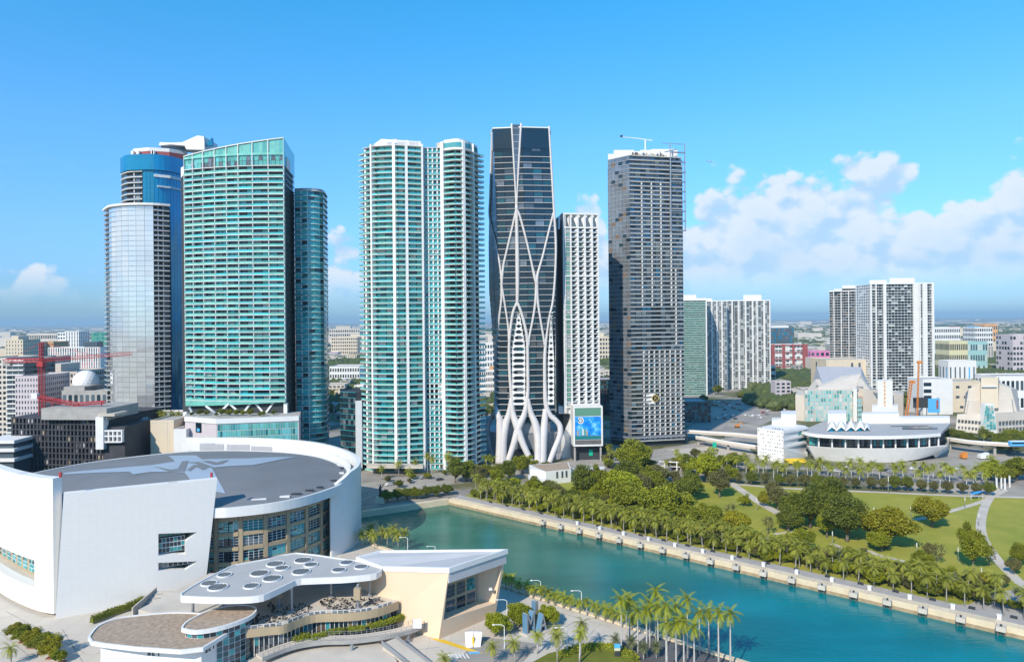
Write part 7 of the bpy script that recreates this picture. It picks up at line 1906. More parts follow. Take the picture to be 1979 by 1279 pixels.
PC = [palm_crown(s, 24, 3.2, M['frond'], w=.72) for s in (1, 2, 3)]; PT = [trunk_mesh(6.0, .22, .15, M['palm_trunk'], l) for l in (0, .5, -.4)]
PCB = [palm_crown(s, 19, 3.2, M['frond_bright'], w=.85) for s in (4, 5)]; PTR = trunk_mesh(9.0, .32, .20, M['royal_trunk'])
PCG = [palm_crown(s, 30, 1.9, M['frond_grey'], w=.8, up=1.3, low=-1.2, droop=.7) for s in (6, 7)]; PTG = trunk_mesh(4.0, .24, .2, M['palm_trunk'])
KINDP = {'bright': (PCB, PT, 6.0), 'coconut': (PC, PT, 6.0), 'royal': (PCB, [PTR], 9.0), 'fan': (PCG, [PTG], 4.0)}
def palm(name, label, p, h, kind='coconut', group=None, rnd=RND, z=0.0, cs=1.0):
    cs_, ts_, hh = KINDP[kind]; t = thing(name, label, 'palm tree', (p.x, p.y, z), group); i = rnd.randrange(len(ts_))
    s = h / hh
    o = bpy.data.objects.new('trunk', ts_[i]); COL.objects.link(o); o.parent = t; o.scale = (.9, .9, s)
    ln = (0, .5, -.4)[i] if kind == 'coconut' else 0
    c = bpy.data.objects.new('crown', rnd.choice(cs_)); COL.objects.link(c); c.parent = t; c.location = (ln * .9, 0, h); k = cs * rnd.uniform(.85, 1.1); c.scale = (k, k, k); c.rotation_euler = (rnd.uniform(-.22, .22), rnd.uniform(-.22, .22), rnd.uniform(0, 6.28))
    t.rotation_euler = (rnd.uniform(-.06, .06), rnd.uniform(-.06, .06), rnd.uniform(0, 6.28)); return t

# --- palms along the far quay: a front row and a thicker row behind it
k = 0
s_ = 12.0
while s_ < 268:
    k += 1
    palm('coconut_palm', f'coconut palm in the front row along the far quay, {nth(k)} from the slip corner', fq(s_, 9.6 + RND.uniform(-.5, .7)), RND.uniform(5.2, 8.2), group='coconut palms along the far quay', cs=1.12)
    s_ += 5.0 * RND.uniform(.85, 1.15)
k = 0; s_ = 4.0
while s_ < 262:
    k += 1; thin = s_ > 205
    palm('coconut_palm', f'coconut palm in the second row behind the quay, {nth(k)} from the slip corner', fq(s_, 14 + RND.uniform(-1.4, 2.2)), RND.uniform(7.0, 9.6), group='second row of palms behind the far quay', cs=1.12)
    s_ += (3.0 if s_ < 170 else 4.6 if not thin else 8) * RND.uniform(.8, 1.2)
k = 0; s_ = 8.0
while s_ < 250:
    k += 1
    palm('fan_palm', f'grey-green fan palm behind the quay palms, {nth(k)} from the slip corner', fq(s_, 18 + RND.uniform(-1.5, 3)), RND.uniform(4.6, 6.4), 'fan', group='fan palms behind the quay rows')
    s_ += 9 * RND.uniform(.7, 1.3)
k = 0; s_ = 6.0
while s_ < 268:
    k += 1
    tree('shrub', f'dense green shrub at the foot of the quay palms, {nth(k)} from the slip corner', fq(s_, 12.4 + RND.uniform(-.8, 5.5)), RND.uniform(2.6, 5.2), RND.choice(['olive', 'dark', 'grey', 'lime']), 'shrubs under the quay palms', wide=1.15)
    s_ += 2.9 * RND.uniform(.8, 1.2)
# --- trees of the park, each where it stands (px, py of the foot, crown width in px, kind, height ratio, words)
PARK = [
 (1334, 969, 52, 'dark', 1.0, 'dark oak with a bare trunk at the left edge of the small lawn'), (1391, 961, 62, 'grey', .85, 'broad grey-green oak between the dark oak and the path'),
 (1365, 932, 66, 'lime', .85, 'bright yellow-green dome tree behind the oaks'), (1408, 934, 34, 'olive', 1.0, 'olive tree just right of the bright yellow-green dome tree'),
 (1231, 917, 78, 'olive', .8, 'large olive tree behind the low white pavilion'), (1270, 935, 50, 'grey', .8, 'grey-green tree in front of the white plaza posts'),
 (1125, 963, 60, 'dark', 1.0, 'dark tree behind the quay palms nearest to the white pavilion'), (1160, 962, 52, 'olive', 1.1, 'olive tree right of the dark tree behind the quay palms'),
 (1198, 972, 80, 'lime', .75, 'broad sunlit yellowish tree in the thick of the grove'), (1212, 993, 88, 'olive', .7, 'wide spreading olive tree above the quay palms'), (1238, 966, 60, 'grey', .9, 'grey-green tree behind the wide spreading olive tree'),
 (1276, 1005, 96, 'olive', .68, 'widest layered tree of the grove above the quay'), (1305, 984, 60, 'dark', .8, 'dark tree at the grove edge facing the small lawn'), (1262, 955, 54, 'olive', .9, 'olive tree in the back of the grove'), (1216, 940, 60, 'dark', .8, 'dark tree at the back of the grove under the large olive tree'),
 (1330, 1022, 56, 'olive', .8, 'olive tree at the right end of the grove'), (1374, 1027, 60, 'olive', .85, 'round olive tree right of the grove, above the quay'), (1412, 1012, 44, 'sparse', 1.0, 'thin grey tree behind the round olive tree'),
 (1426, 1036, 56, 'gold', .85, 'compact golden-green tree standing alone above the quay'), (1484, 1032, 40, 'sparse', 1.0, 'leaning sparse tree on the lawn right of the compact golden-green tree'),
 (1503, 985, 56, 'grey', .8, 'grey-green tree beside the diagonal path'), (1492, 962, 36, 'grey', .9, 'small grey tree where the diagonal path begins to widen'), (1532, 1012, 70, 'dark', .8, 'dark broad tree right of the diagonal path'), (1566, 1020, 86, 'dark', .85, 'darkest big tree of the central clump'), (1524, 1028, 50, 'dark', .8, 'low dark tree at the left foot of the central clump'),
 (1610, 996, 78, 'dark', .85, 'rounded dark tree crown at the back of the central clump'), (1584, 990, 60, 'olive', .8, 'olive tree at the back of the central clump'), (1598, 1038, 50, 'lime', 1.0, 'yellow-green tree squeezed into the central clump'), (1637, 1046, 100, 'dark', .78, 'big round dark tree in front of the central clump'),
 (1712, 1058, 92, 'gold', .82, 'golden-green dome tree right of the big round dark tree'), (1704, 1066, 48, 'olive', .8, 'small olive tree at the foot of the golden-green dome tree'), (1802, 1019, 70, 'gold', .8, 'lone golden tree with a visible trunk on the open lawn'),
 (1552, 1067, 48, 'olive', .95, 'small round tree on the lawn above the middle of the quay'), (1812, 1094, 48, 'sparse', 1.0, 'thin airy tree on the lawn left of the curving path'), (1778, 1106, 46, 'olive', .9, 'green tree just behind the quay shrubs at the right'), (1795, 1078, 30, 'grey', 1.0, 'little grey tree behind the thin airy tree'),
 (1881, 1098, 58, 'olive', 1.35, 'tall full tree standing before the curving path'), (1912, 1092, 40, 'sparse', 1.1, 'sparse tree overlapping the curving path'), (1972, 1094, 40, 'olive', 1.0, 'olive tree at the right edge by the path'), (1960, 1110, 34, 'grey', 1.0, 'small grey tree at the right edge below the path'),
 (1880, 1150, 56, 'grey', .8, 'bushy grey-green tree at the right end of the quay planting'), (1912, 1150, 46, 'gold', .9, 'bushy golden tree at the far right end of the quay planting'), (1848, 1140, 42, 'olive', .8, 'bushy tree left of the bushy grey-green one'), (1938, 1136, 36, 'grey', .8, 'small tree beside the grey square at the right'), (1815, 1132, 40, 'olive', .8, 'bush tree behind the right-hand quay palms'),
 (1640, 1092, 30, 'olive', .8, 'low bush tree by the white boulders'), (1668, 1082, 26, 'grey', .9, 'small grey bush beside the walk near the golden-green dome tree'),
 (1965, 928, 70, 'olive', .6, 'wide flat-crowned tree at the right edge behind the lawn'), (1915, 926, 50, 'lime', .7, 'yellow-green tree behind the path junction at the right'), (1940, 934, 40, 'olive', .8, 'olive tree between the path junction and the right edge'),
 (1440, 978, 26, 'lime', .8, 'small bright tree on the diagonal path'), (1476, 978, 24, 'gold', 1.0, 'small golden tree on the diagonal path'),
 (1010, 915, 40, 'olive', .9, 'tree left of the white pavilion'), (985, 928, 40, 'dark', .9, 'dark tree left of the white pavilion, nearer the slip'), (960, 935, 34, 'olive', .9, 'olive tree above the inner corner of the slip'), (938, 922, 28, 'olive', .9, 'small tree in the boulevard median'),
 (880, 933, 46, 'dark', 1.0, 'dark leafy tree at the inner corner of the slip'), (902, 930, 40, 'olive', 1.0, 'olive tree right of the dark leafy tree at the slip corner'), (925, 940, 40, 'grey', 1.0, 'grey-green tree third from the slip corner'), (1030, 960, 40, 'olive', .9, 'low olive tree behind the first quay palms'), (1075, 968, 40, 'grey', .9, 'low grey tree behind the first quay palms')]
for px, py, w_, kd, hr, lab in PARK:
    p = G(px, py); Rm = w_ / 2 / FOC * p.y * 1.16; h = 2 * Rm * hr * .92; tree('park_tree', lab, p, h, kd, wide=2 * Rm / 14.4 / (h / 10))
# the closed canopy of the grove between the quay palms and the boulevard
GROVE = [G(950, 948), G(1010, 935), G(1020, 958), G(1130, 950), G(1170, 915), G(1340, 905), G(1340, 960), G(1310, 1000), G(1340, 1030), G(1250, 1015), G(1100, 975), G(1000, 962)]
k = 0
while k < 84:
    p = G(RND.uniform(950, 1340), RND.uniform(905, 1025))
    if not inside(p, GROVE) or not free(p, -4): continue
    k += 1; tree('grove_tree', 'tree in the dense grove left of the small lawn', p, RND.uniform(5, 8.5), RND.choice(['olive', 'olive', 'dark', 'dark', 'grey', 'lime']), 'trees of the park grove', wide=1.1)
for k in range(40):
    p = fq(40 + k * 4.3 + RND.uniform(-2, 2), RND.uniform(18, 27)); tree('belt_tree', 'tree in the green belt just behind the quay palms', p, RND.uniform(4.5, 7.5), RND.choice(['olive', 'dark', 'olive', 'lime', 'grey']), 'trees of the green belt behind the quay', wide=1.05)
# clipped hedge row of trees along the closed end of the slip
for i, t in enumerate((.07, .18, .29, .40, .51, .62, .73)):
    p = G(868 - t * 175, 963 + t * 18) + Vector((1, 7)); tree('hedge_tree', f'rounded hedge tree at the closed end of the slip, {nth(i + 1)} from the corner', p, 5.6, RND.choice(['dark', 'olive']), 'hedge trees at the closed end of the slip', wide=1.15)
# row of grey oaks along the north path and royal palms behind them
for i in range(20):
    px = 1428 + i * 25.3 + RND.uniform(-3, 3); p = G(px, 935 + i * 1.17 + RND.uniform(-1, 1)); tree('oak_tree', f'grey-green oak in the row along the back of the lawn, {nth(i + 1)} from its left end', p, RND.uniform(6.2, 8.0), RND.choice(['grey', 'grey', 'dark']), 'oaks along the back of the lawn', wide=.78)
for i in range(27):
    px = 1404 + i * 20 + RND.uniform(-5, 5); p = G(px, 914 + i * .75 + RND.uniform(-1.5, 1.5)); palm('royal_palm', f'bright royal palm in the row before the museum, {nth(i + 1)} from its left end', p, RND.uniform(7.5, 10.5), 'royal', 'royal palms before the museum', cs=1.25)
for i in range(22):
    px = 1450 + i * 23 + RND.uniform(-7, 7); p = G(px, 925 + i * .8 + RND.uniform(-1.5, 1.5)); palm('royal_palm', f'royal palm just behind the oak row, {nth(i + 1)} from its left end', p, RND.uniform(7, 9.5), 'royal', 'royal palms behind the oak row', cs=1.25)
for i, (px, py, h) in enumerate(((738, 926, 7), (771, 920, 8), (802, 914, 7), (826, 918, 12), (835, 921, 11), (862, 916, 11), (868, 918, 10.5), (941, 908, 8), (951, 908, 7.5), (790, 926, 4.5))):
    palm('street_palm', f'tall street palm below the white and teal tower, {nth(i + 1)} from the arena', G(px, py), h, 'royal' if i in (0, 7, 8) else 'coconut', 'street palms at the towers', cs=1.25)
# mixed trees and palms in the plots between the boulevard and the park
i = 0
while i < 46:
    px, py = RND.uniform(1150, 1460), RND.uniform(872, 918); p = G(px, py)
    if not free(p, 3): continue
    i += 1; k = i
    if RND.random() < .5: palm('plaza_palm', 'palm at the foot of the dark gridded tower', p, RND.uniform(6, 10), RND.choice(['royal', 'coconut']), 'palms at the foot of the dark gridded tower')
    else: tree('plaza_tree', 'leafy tree at the foot of the dark gridded tower', p, RND.uniform(4.5, 8), RND.choice(['olive', 'dark', 'grey', 'lime']), 'trees at the foot of the dark gridded tower')
for i in range(26):
    px = RND.uniform(700, 1060); py = RND.uniform(913, 946) - (px - 700) * .05
    tree('median_tree', 'small street tree along the boulevard behind the slip', G(px, py), RND.uniform(2.6, 4.6), RND.choice(['olive', 'dark', 'grey']), 'small street trees along the boulevard')
for i in range(60):
    px, py = RND.choice([(RND.uniform(1330, 1480), RND.uniform(745, 800)), (RND.uniform(1470, 1560), RND.uniform(740, 800)), (RND.uniform(1640, 1860), RND.uniform(805, 826)), (RND.uniform(1838, 1979), RND.uniform(838, 880)), (RND.uniform(1440, 1500), RND.uniform(735, 765))])
    p = G(px, py)
    if not free(p, 4): continue
    if RND.random() < .3: palm('street_palm', 'palm on the streets between the concert halls and the towers', p, RND.uniform(7, 11), 'coconut', 'palms between the halls and the towers')
    else: tree('street_tree', 'street tree between the concert halls and the towers', p, RND.uniform(6, 11), RND.choice(['olive', 'dark']), 'street trees between the halls and the towers')
for i in range(11):
    q = XY(232 + i * 11 + RND.uniform(-3, 3), 395); palm('roof_palm', 'palm on the roof garden below the silvery tower', q, RND.uniform(3, 5), 'coconut', 'palms on the roof garden', z=Zof(808, 400, 280) + .05)
for i in range(12):
    q = XY(372 + i * 14 + RND.uniform(-4, 4), 383 + RND.uniform(-2, 4)); z = Zof(808, 372, 470) - .3; t = tree('roof_shrub', 'shrub on the pool deck under the white truss', q, RND.uniform(2, 4), RND.choice(['olive', 'dark']), 'shrubs on the pool deck'); t.location.z = z

# --- foreground royal palms, every frond a part
rnd = random.Random(5)
FR = []
for k in range(6):
    mb = MB(); frond_mesh(mb, 0, (1.15, .75, .35, .0, -.35, -.8)[k], 3.9, (1.2, 1.4, 1.5, 1.4, 1.2, .9)[k], .85, rnd, 9); FR.append(mb.mesh('frond', M['frond_bright']))
SHAFT = MB(); SHAFT.tube([(0, 0, 0), (0, 0, .9), (0, 0, 2.0)], [.24, .2, .1], 7); SHAFT_ME = SHAFT.mesh('crown_shaft', M['leaf_lime'], smooth=True)
def big_palm(label, px, py_top, py_base, group, kind='royal'):
    p = G(px, py_base); h = CAM_H - slope(px, py_top)[1] * p.y
    t = thing('royal_palm', label, 'palm tree', (p.x, p.y, 0), group)
    s = h / 9.0
    o = bpy.data.objects.new('trunk', PTR); COL.objects.link(o); o.parent = t; o.scale = (.92, .92, (h - 1.6) / 9.0)
    o = bpy.data.objects.new('crown_shaft', SHAFT_ME); COL.objects.link(o); o.parent = t; o.location = (0, 0, h - 1.7)
    n_ = 17; a0 = RND.uniform(0, 6.28)
    for k in range(n_):
        lv = min(5, int(k / n_ * 6)); o = bpy.data.objects.new('frond', FR[lv]); COL.objects.link(o); o.parent = t; o.location = (0, 0, h); o.rotation_euler = (RND.uniform(-.08, .08), RND.uniform(-.08, .08), a0 + k * 2.399 + RND.uniform(-.2, .2)); q = RND.uniform(.85, 1.05); o.scale = (q, q, q)
BIG = [(1201, 1158, 1262), (1211, 1165, 1240), (1217, 1158, 1244), (1233, 1180, 1262), (1250, 1178, 1268), (1256, 1165, 1250), (1268, 1141, 1243), (1272, 1172, 1268), (1288, 1169, 1300), (1289, 1202, 1300), (1307, 1172, 1280), (1307, 1204, 1310), (1322, 1198, 1308), (1329, 1158, 1270), (1342, 1210, 1312), (1352, 1182, 1264), (1370, 1180, 1262), (1389, 1182, 1290), (1412, 1184, 1292)]
for i, (px, a, b_) in enumerate(BIG):
    big_palm(f'tall royal palm in the cluster before the bay, {nth(i + 1)} from the left', px, a, b_, 'royal palms clustered before the bay')
for i, (px, pt, pb) in enumerate(((953, 1246, 1282), (996, 1243, 1280), (1039, 1225, 1262), (1077, 1228, 1280), (1076, 1215, 1258), (1122, 1205, 1268), (1120, 1222, 1280), (22, 1252, 1284), (858, 1272, 1290))):
    p = G(px, pb); palm('coconut_palm', ['coconut palm left of the small kiosk lawn, at the bottom edge', 'coconut palm between the kiosk and the block letters', 'bright coconut palm before the block letter A', 'coconut palm with a thick low crown right of the letters', 'coconut palm right behind the thick low crowned one', 'tall coconut palm at the left end of the dark lawn', 'bright coconut palm under the tall one by the dark lawn', 'coconut palm in the bottom left corner', 'palm top at the bottom edge below the ramp'][i], p, max(2.4, CAM_H - slope(px, pt)[1] * p.y), 'royal' if i in (2, 6) else 'coconut', 'coconut palms on the near plaza', cs=.95)
# palms along the near quay
k = 0
for i in range(19):
    px = 975 + i * 13.4; p = N_A - N_DIR * (0.5 + (1240 - px) * .222) + Vector((-1.0, -2.0)); k += 1
    palm('coconut_palm', f'low coconut palm on the near quay, {nth(k)} right of the beige building', p + Vector((RND.uniform(-.4, .4), RND.uniform(-.3, .3))), RND.uniform(3.4, 4.6), 'bright', group='coconut palms along the near quay', cs=.9)
for i, (px, py) in enumerate(((700, 1058), (712, 1052), (724, 1060), (738, 1050), (748, 1056), (760, 1050), (770, 1060), (782, 1056), (716, 1046))):
    palm('shaded_palm', f'palm in the shade behind the arena blade wall, {nth(i + 1)} from the wall', G(px, py), RND.uniform(5.2, 7), group='palms in the shade of the arena', cs=1.1)
for i, (px, py) in enumerate(((1222, 1255), (1244, 1268), (1269, 1266), (1190, 1252))):
    palm('fan_palm', f'round fan palm at the foot of the royal palm cluster, {nth(i + 1)} from the left' if i < 3 else 'small yellow fan palm by the blue sign', G(px, py + 6), 3.4, 'fan', 'fan palms under the royal palms')
# plaza trees at the lower left and in front of the beige building
PT_ = [(30, 1232, 30, 'gold'), (45, 1240, 34, 'olive'), (62, 1250, 34, 'gold'), (82, 1262, 40, 'olive'), (98, 1271, 40, 'gold'), (118, 1280, 26, 'lime')]
for i, (px, py, w_, kd) in enumerate(PT_):
    p = G(px, py); tree('plaza_tree', f'small round tree in the lower left plaza row, {nth(i + 1)} from the wall', p, w_ / FOC * p.y * .95, kd, 'row of small trees on the near plaza', wide=1.0)
    mb = MB(); mb.cube(p.x - .9, p.x + .9, p.y - .9, p.y + .9, 0, .3); tag(mb.build('tree_planter', M['mulch']), f'square red-brown planting bed under a lower-left plaza tree, {nth(i + 1)} from the wall', 'planter', 'planting beds on the near plaza')
for lab, px, py, w_ in (('small lime tree left of the block letters', 957, 1229, 36), ('lime tree directly behind the letter M', 1001, 1213, 38), ('lime tree right behind the letter A', 1056, 1207, 30)):
    p = G(px, py); tree('plaza_tree', lab, p, w_ / FOC * p.y * 1.25, 'lime', wide=1.0)
# hedges
def hedge(label, pxs, z, h, w, m):
    pts = curve([G(px, py, z) for px, py in pxs], 5); L_ = line_len(pts); rnd = random.Random(len(label)); t = thing('hedge', label, 'hedge', (*pts[len(pts) // 2], z))
    mb = MB(); mb.strip(pts, z, z + h * .8, w * .8, w * .4); mb.build('hedge_core', M['grass_dark'], t)
    mb = MB()
    for k in range(int(L_ * w * h * 26)):
        p = along(pts, rnd.random()); leaf_quad(mb, Vector((p.x + rnd.uniform(-.5, .5) * w, p.y + rnd.uniform(-.5, .5) * w, z + h * rnd.uniform(.1, 1.08) ** .7)), .24, rnd)
    mb.build('foliage', m, t)
hedge('clipped hedge at the foot of the white arena wall', [(177, 1203), (215, 1188), (250, 1176), (278, 1163)], .5, 2.0, 1.6, M['leaf_olive'])
hedge('clipped block hedge left of the terrace walkway', [(572, 1246), (596, 1240)], 1.8, 2.4, 2.4, M['leaf_lime'])
hedge('clipped hedge right of the block hedge by the walkway', [(602, 1240), (628, 1232)], 2.3, 1.8, 2.0, M['leaf_lime'])
hedge('low hedge in front of the terrace windows', [(635, 1224), (662, 1221)], 2.9, 1.2, 1.8, M['leaf_lime'])
hedge('middle low hedge in front of the terrace windows', [(672, 1219), (706, 1216)], 2.9, 1.2, 1.8, M['leaf_lime'])
hedge('long curved hedge along the raised walkway', [(716, 1214), (745, 1206), (775, 1196), (788, 1190)], 2.9, 1.4, 2.0, M['leaf_lime'])
hedge('broad hedge round the dark lawn at the bottom edge', [(1085, 1268), (1120, 1256), (1155, 1253), (1195, 1258), (1226, 1276)], 0, 1.3, 3.0, M['leaf_lime'])
# --- woods that read as one mass between the far buildings
def blob(mb, p, r, h, rnd):
    n_ = 6; b_ = len(mb.v); rows_ = ((.75, .12), (1.0, .5), (.62, .86))
    for s, z in rows_:
        for k in range(n_): w_ = 2 * math.pi * (k + rnd.random() * .6) / n_; q = r * s * rnd.uniform(.75, 1.2); mb.v.append((p.x + q * math.cos(w_), p.y + q * math.sin(w_), h * z * rnd.uniform(.85, 1.12)))
    mb.v.append((p.x, p.y, h))
    for j in range(2):
        for k in range(n_): a, c = b_ + j * n_ + k, b_ + j * n_ + (k + 1) % n_; mb.f.append((a, c, c + n_, a + n_))
    for k in range(n_): mb.f.append((b_ + 2 * n_ + k, b_ + 2 * n_ + (k + 1) % n_, b_ + 3 * n_))
rnd = random.Random(3)
wd = MB()
for k in range(17000):
    inv = rnd.uniform(1 / 7000, 1 / 680) if k % 3 else rnd.uniform(1 / 1600, 1 / 680); Y = 1 / inv; px = rnd.uniform(*rnd.choices(SECT, [3, 1, .6, .5, 2, 4])[0]); p = XY(px, Y)
    if not free(p, 4): continue
    m_ = 1 + Y / 2600
    for _ in range(2): q = p + Vector((rnd.gauss(0, 9), rnd.gauss(0, 9))) * m_; blob(wd, q, rnd.uniform(3.5, 7) * m_, rnd.uniform(6, 12), rnd)
o = wd.build('woodland', M['far_wood'], kind='stuff'); o['label'] = 'green tree cover between the buildings out to the horizon'
# a thicker wood right of the broad white tower, leafy up close
for i in range(70):
    px, Y = RND.uniform(1806, 2000), RND.uniform(660, 830); p = XY(px, Y)
    if not free(p, 2): continue
    tree('wood_tree', 'dense tree in the wood right of the broad white tower', p, RND.uniform(9, 14), RND.choice(['dark', 'olive']), 'trees of the wood right of the broad white tower')
for i in range(40):
    px, Y = RND.choice([(RND.uniform(636, 694), RND.uniform(700, 830)), (RND.uniform(1158, 1178), RND.uniform(640, 1000)), (RND.uniform(926, 956), RND.uniform(600, 1000))]); p = XY(px, Y)
    if not free(p, 2): continue
    tree('wood_tree', 'leafy tree seen in a gap between the high towers', p, RND.uniform(8, 13), RND.choice(['dark', 'olive']), 'trees in the gaps between the towers')

# ------------------------------------------------------------------ small things
k = 0
D0 = (G(1040, 1013) - F_C).dot(F_DIR)
MB_ = thing('mooring_block', 'white concrete mooring block on piles along the far quay, first from the slip corner', 'mooring block', (0, 0, 0), 'mooring blocks along the far quay')
ang = math.atan2(F_DIR.y, F_DIR.x)
mb = MB(); mb.cube(-1.5, 1.5, -3.6, .2, -1.0, .75); mb.build('block', M['pale_concrete'], MB_)
mb = MB(); mb.cube(-1.66, -1.51, -3.5, 0, -1.2, .8); mb.build('grey_side', M['metal_grey'], MB_)  # grey plate along the left side of the block
for x_ in (-1.0, 1.0):
    for y_ in (-3.0, -1.2): mb = MB(); mb.tube([(x_, y_, -4), (x_, y_, -.85)], .22, 6); mb.build('pile', M['dark_concrete'], MB_)
mb = MB(); mb.tube([(0, -2.6, .7), (0, -2.6, 1.3)], [.3, .2], 7); mb.tube([(0, -2.6, 1.25), (0, -2.6, 1.45)], .42, 7); mb.build('bollard', M['dark_metal'], MB_)
mk_ = [(o, []) for o in COL.objects if o.parent == MB_]
for i in range(-1, 22):
    p = fq(D0 + i * 9.75, .7) ; loc = (p.x, p.y, .1)
    if i == -1: continue
    if i == 0: MB_.location = loc; MB_.rotation_euler = (0, 0, ang); MB_.scale = (.78, .78, .78)
    else: dup(MB_, mk_, loc, ang, .78, f'white concrete mooring block along the far quay, {nth(i + 1)} from the slip corner')
bl = thing('light_bollard', 'white cube bollard on the far quay promenade, first from the slip corner', 'bollard', (0, 0, 0), 'cube bollards on the far quay')
mb = MB(); mb.cube(-.55, .55, -.55, .55, 0, 1.35); mb.build('body', M['white_paint'], bl); mb = MB(); mb.cube(-.62, .62, -.62, .62, 1.35, 1.5); mb.build('cap', M['white_wall'], bl)
bk = [(o, []) for o in COL.objects if o.parent == bl]
for i in range(19):
    p = fq(D0 + 14 + i * 11.6, 5.6)
    if i == 0: bl.location = (p.x, p.y, .06); bl.rotation_euler = (0, 0, ang)
    else: dup(bl, bk, (p.x, p.y, .06), ang, 1, f'white cube bollard on the far quay promenade, {nth(i + 1)} from the slip corner')
def street_lamp(label, px, py_b, h, rz, group, arm=2.6, col='white_paint'):
    p = G(px, py_b); t = thing('street_lamp', label, 'street lamp', (p.x, p.y, 0), group); t.rotation_euler = (0, 0, rz)
    mb = MB(); mb.tube([(0, 0, 0), (0, 0, h * .8), (0, 0, h * .93), (-arm * .3, 0, h), (-arm, 0, h)], [.17, .13, .11, .09, .08], 6); o = mb.build('pole', M[col], t, rel=False)
    mb = MB(); mb.cube(-arm - .7, -arm, -.2, .2, h - .12, h + .1); mb.build('lamp_head', M['white_wall'], t, rel=False)
for i, (px, py, h) in enumerate(((1045, 1158, 6.2), (1124, 1180, 6.3), (788, 1065, 5.5), (980, 1198, 6.2), (975, 1252, 6.5), (1096, 1262, 7), (841, 1070, 3))):
    street_lamp('curved white street lamp ' + ['on the near quay right of the beige building', 'second along the near quay, right of the first', 'behind the beige building roof', 'in the shadow right of the beige building', 'between kiosk and letters', 'right of the block letters', 'low behind the middle of the beige roof'][i], px, py, h, 0, 'curved lamps on the near plaza')
for i, (px, py) in enumerate(((1463, 986), (1444, 975), (1689, 1004), (1760, 1002), (1865, 983), (1609, 1053), (1772, 1077), (1892, 1017), (1717, 954), (1852, 1086), (1897, 1128), (1936, 1152))):
    p = G(px, py); t = thing('park_light', f'slim white park light column, {nth(i + 1)} of those scattered over the lawn from the left end of the path' if False else 'slim white light column ' + ['at the lower end of the diagonal path', 'in the middle of the diagonal path', 'on the lawn behind the golden-green dome tree', 'on the lawn left of the lone golden tree', 'by the path right of the lone golden tree', 'left of the big round dark tree', 'on the lawn right of the golden-green dome tree', 'left of the curving path', 'before the oak row, tallest of all', 'left of the tall full tree', 'in the bushes at the right end of the quay', 'by the grey square at the right'][i], 'light column', (p.x, p.y, 0), 'light columns in the park')
    h = 9 if i == 8 else 5.5
    mb = MB(); mb.tube([(0, 0, 0), (0, 0, h * .7)], .11, 6); mb.build('pole', M['metal_grey'], t, rel=False); mb = MB(); mb.tube([(0, 0, h * .7), (0, 0, h)], .17, 6); mb.build('light_tube', M['white_paint'], t, rel=False)
# benches along the far quay promenade
bn = thing('park_bench', 'dark bench on the far quay promenade', 'bench', (0, 0, 0), 'benches on the far quay')
mb = MB(); mb.cube(-.9, .9, -.25, .25, .42, .48); mb.build('seat', M['dark_metal'], bn); mb = MB(); mb.cube(-.9, .9, .22, .28, .5, .95); mb.build('backrest', M['dark_metal'], bn)
for x_ in (-.75, .75): mb = MB(); mb.cube(x_ - .04, x_ + .04, -.22, .22, 0, .42); mb.build('leg', M['dark_metal'], bn)
bk = [(o, []) for o in COL.objects if o.parent == bn]
for i in range(24):
    p = fq(20 + i * 10.4, 8.6)
    if i == 0: bn.location = (p.x, p.y, .06); bn.rotation_euler = (0, 0, ang)
    else: dup(bn, bk, (p.x, p.y, .06), ang)
# cars
def car_proto(paint):
    t = thing('parked_car', 'car', 'car', (0, 0, 0)); 
    prof = [(-2.2, .35), (-2.2, .85), (-1.5, .95), (-1.0, 1.42), (.6, 1.42), (1.25, .95), (2.1, .82), (2.2, .4)]
    mb = MB(); n_ = len(prof); v = [(x, -.85, z) for x, z in prof] + [(x, .85, z) for x, z in prof]; mb.add(v, [tuple(reversed(range(n_))), tuple(range(n_, 2 * n_))] + [(i, (i + 1) % n_, n_ + (i + 1) % n_, n_ + i) for i in range(n_)]); mb.build('body', M[paint], t)
    mb = MB(); gp_ = [(-1.42, .97), (-.97, 1.36), (.57, 1.36), (1.17, .97)]; v = [(x, -.87, z) for x, z in gp_] + [(x, .87, z) for x, z in gp_]; mb.add(v, [(3, 2, 1, 0), (4, 5, 6, 7), (0, 1, 5, 4), (2, 3, 7, 6)]); mb.build('windows', M['night_glass'], t)
    kids = [(o, []) for o in COL.objects if o.parent == t]
    for x_ in (-1.35, 1.35):
        for y_ in (-.82, .82):
            mb = MB(); mb.tube([(x_, y_ - .1, .32), (x_, y_ + .1, .32)], .32, 9); w_ = mb.build('wheel', M['rubber'], t)
            mb = MB(); mb.tube([(x_, y_ - .11, .32), (x_, y_ + .11, .32)], .19, 8); kids.append((w_, [mb.build('rim', M['metal_grey'], w_)]))
    return t, kids
CARS = {c: car_proto('car_' + c) for c in ('white', 'dark', 'red', 'silver')}
used = set()
def car(col, px, py, rz, label, group):
    p = G(px, py); t, kids = CARS[col]
    if col not in used: used.add(col); t.location = (p.x, p.y, .08); t.rotation_euler = (0, 0, rz); t['label'] = label; t['group'] = group
    else: dup(t, kids, (p.x, p.y, .08), rz, 1, label, group)
for i, (c, px, py, where) in enumerate((('white', 752, 938, 'leftmost on the boulevard behind the slip'), ('dark', 764, 936, 'just right of the leftmost white one'), ('white', 796, 931, 'alone in the middle of the boulevard'), ('silver', 818, 925, 'before the tall street palms'), ('dark', 850, 928, 'above the inner slip corner'), ('white', 905, 914, 'on the boulevard right of the balcony tower'), ('red', 940, 917, 'on the boulevard left of the ribbed tower'), ('white', 1020, 906, 'at the foot of the ribbed tower'))):
    car(c, px, py, .62 if i < 5 else .5, f'{c} car {where}', 'cars on the boulevard')
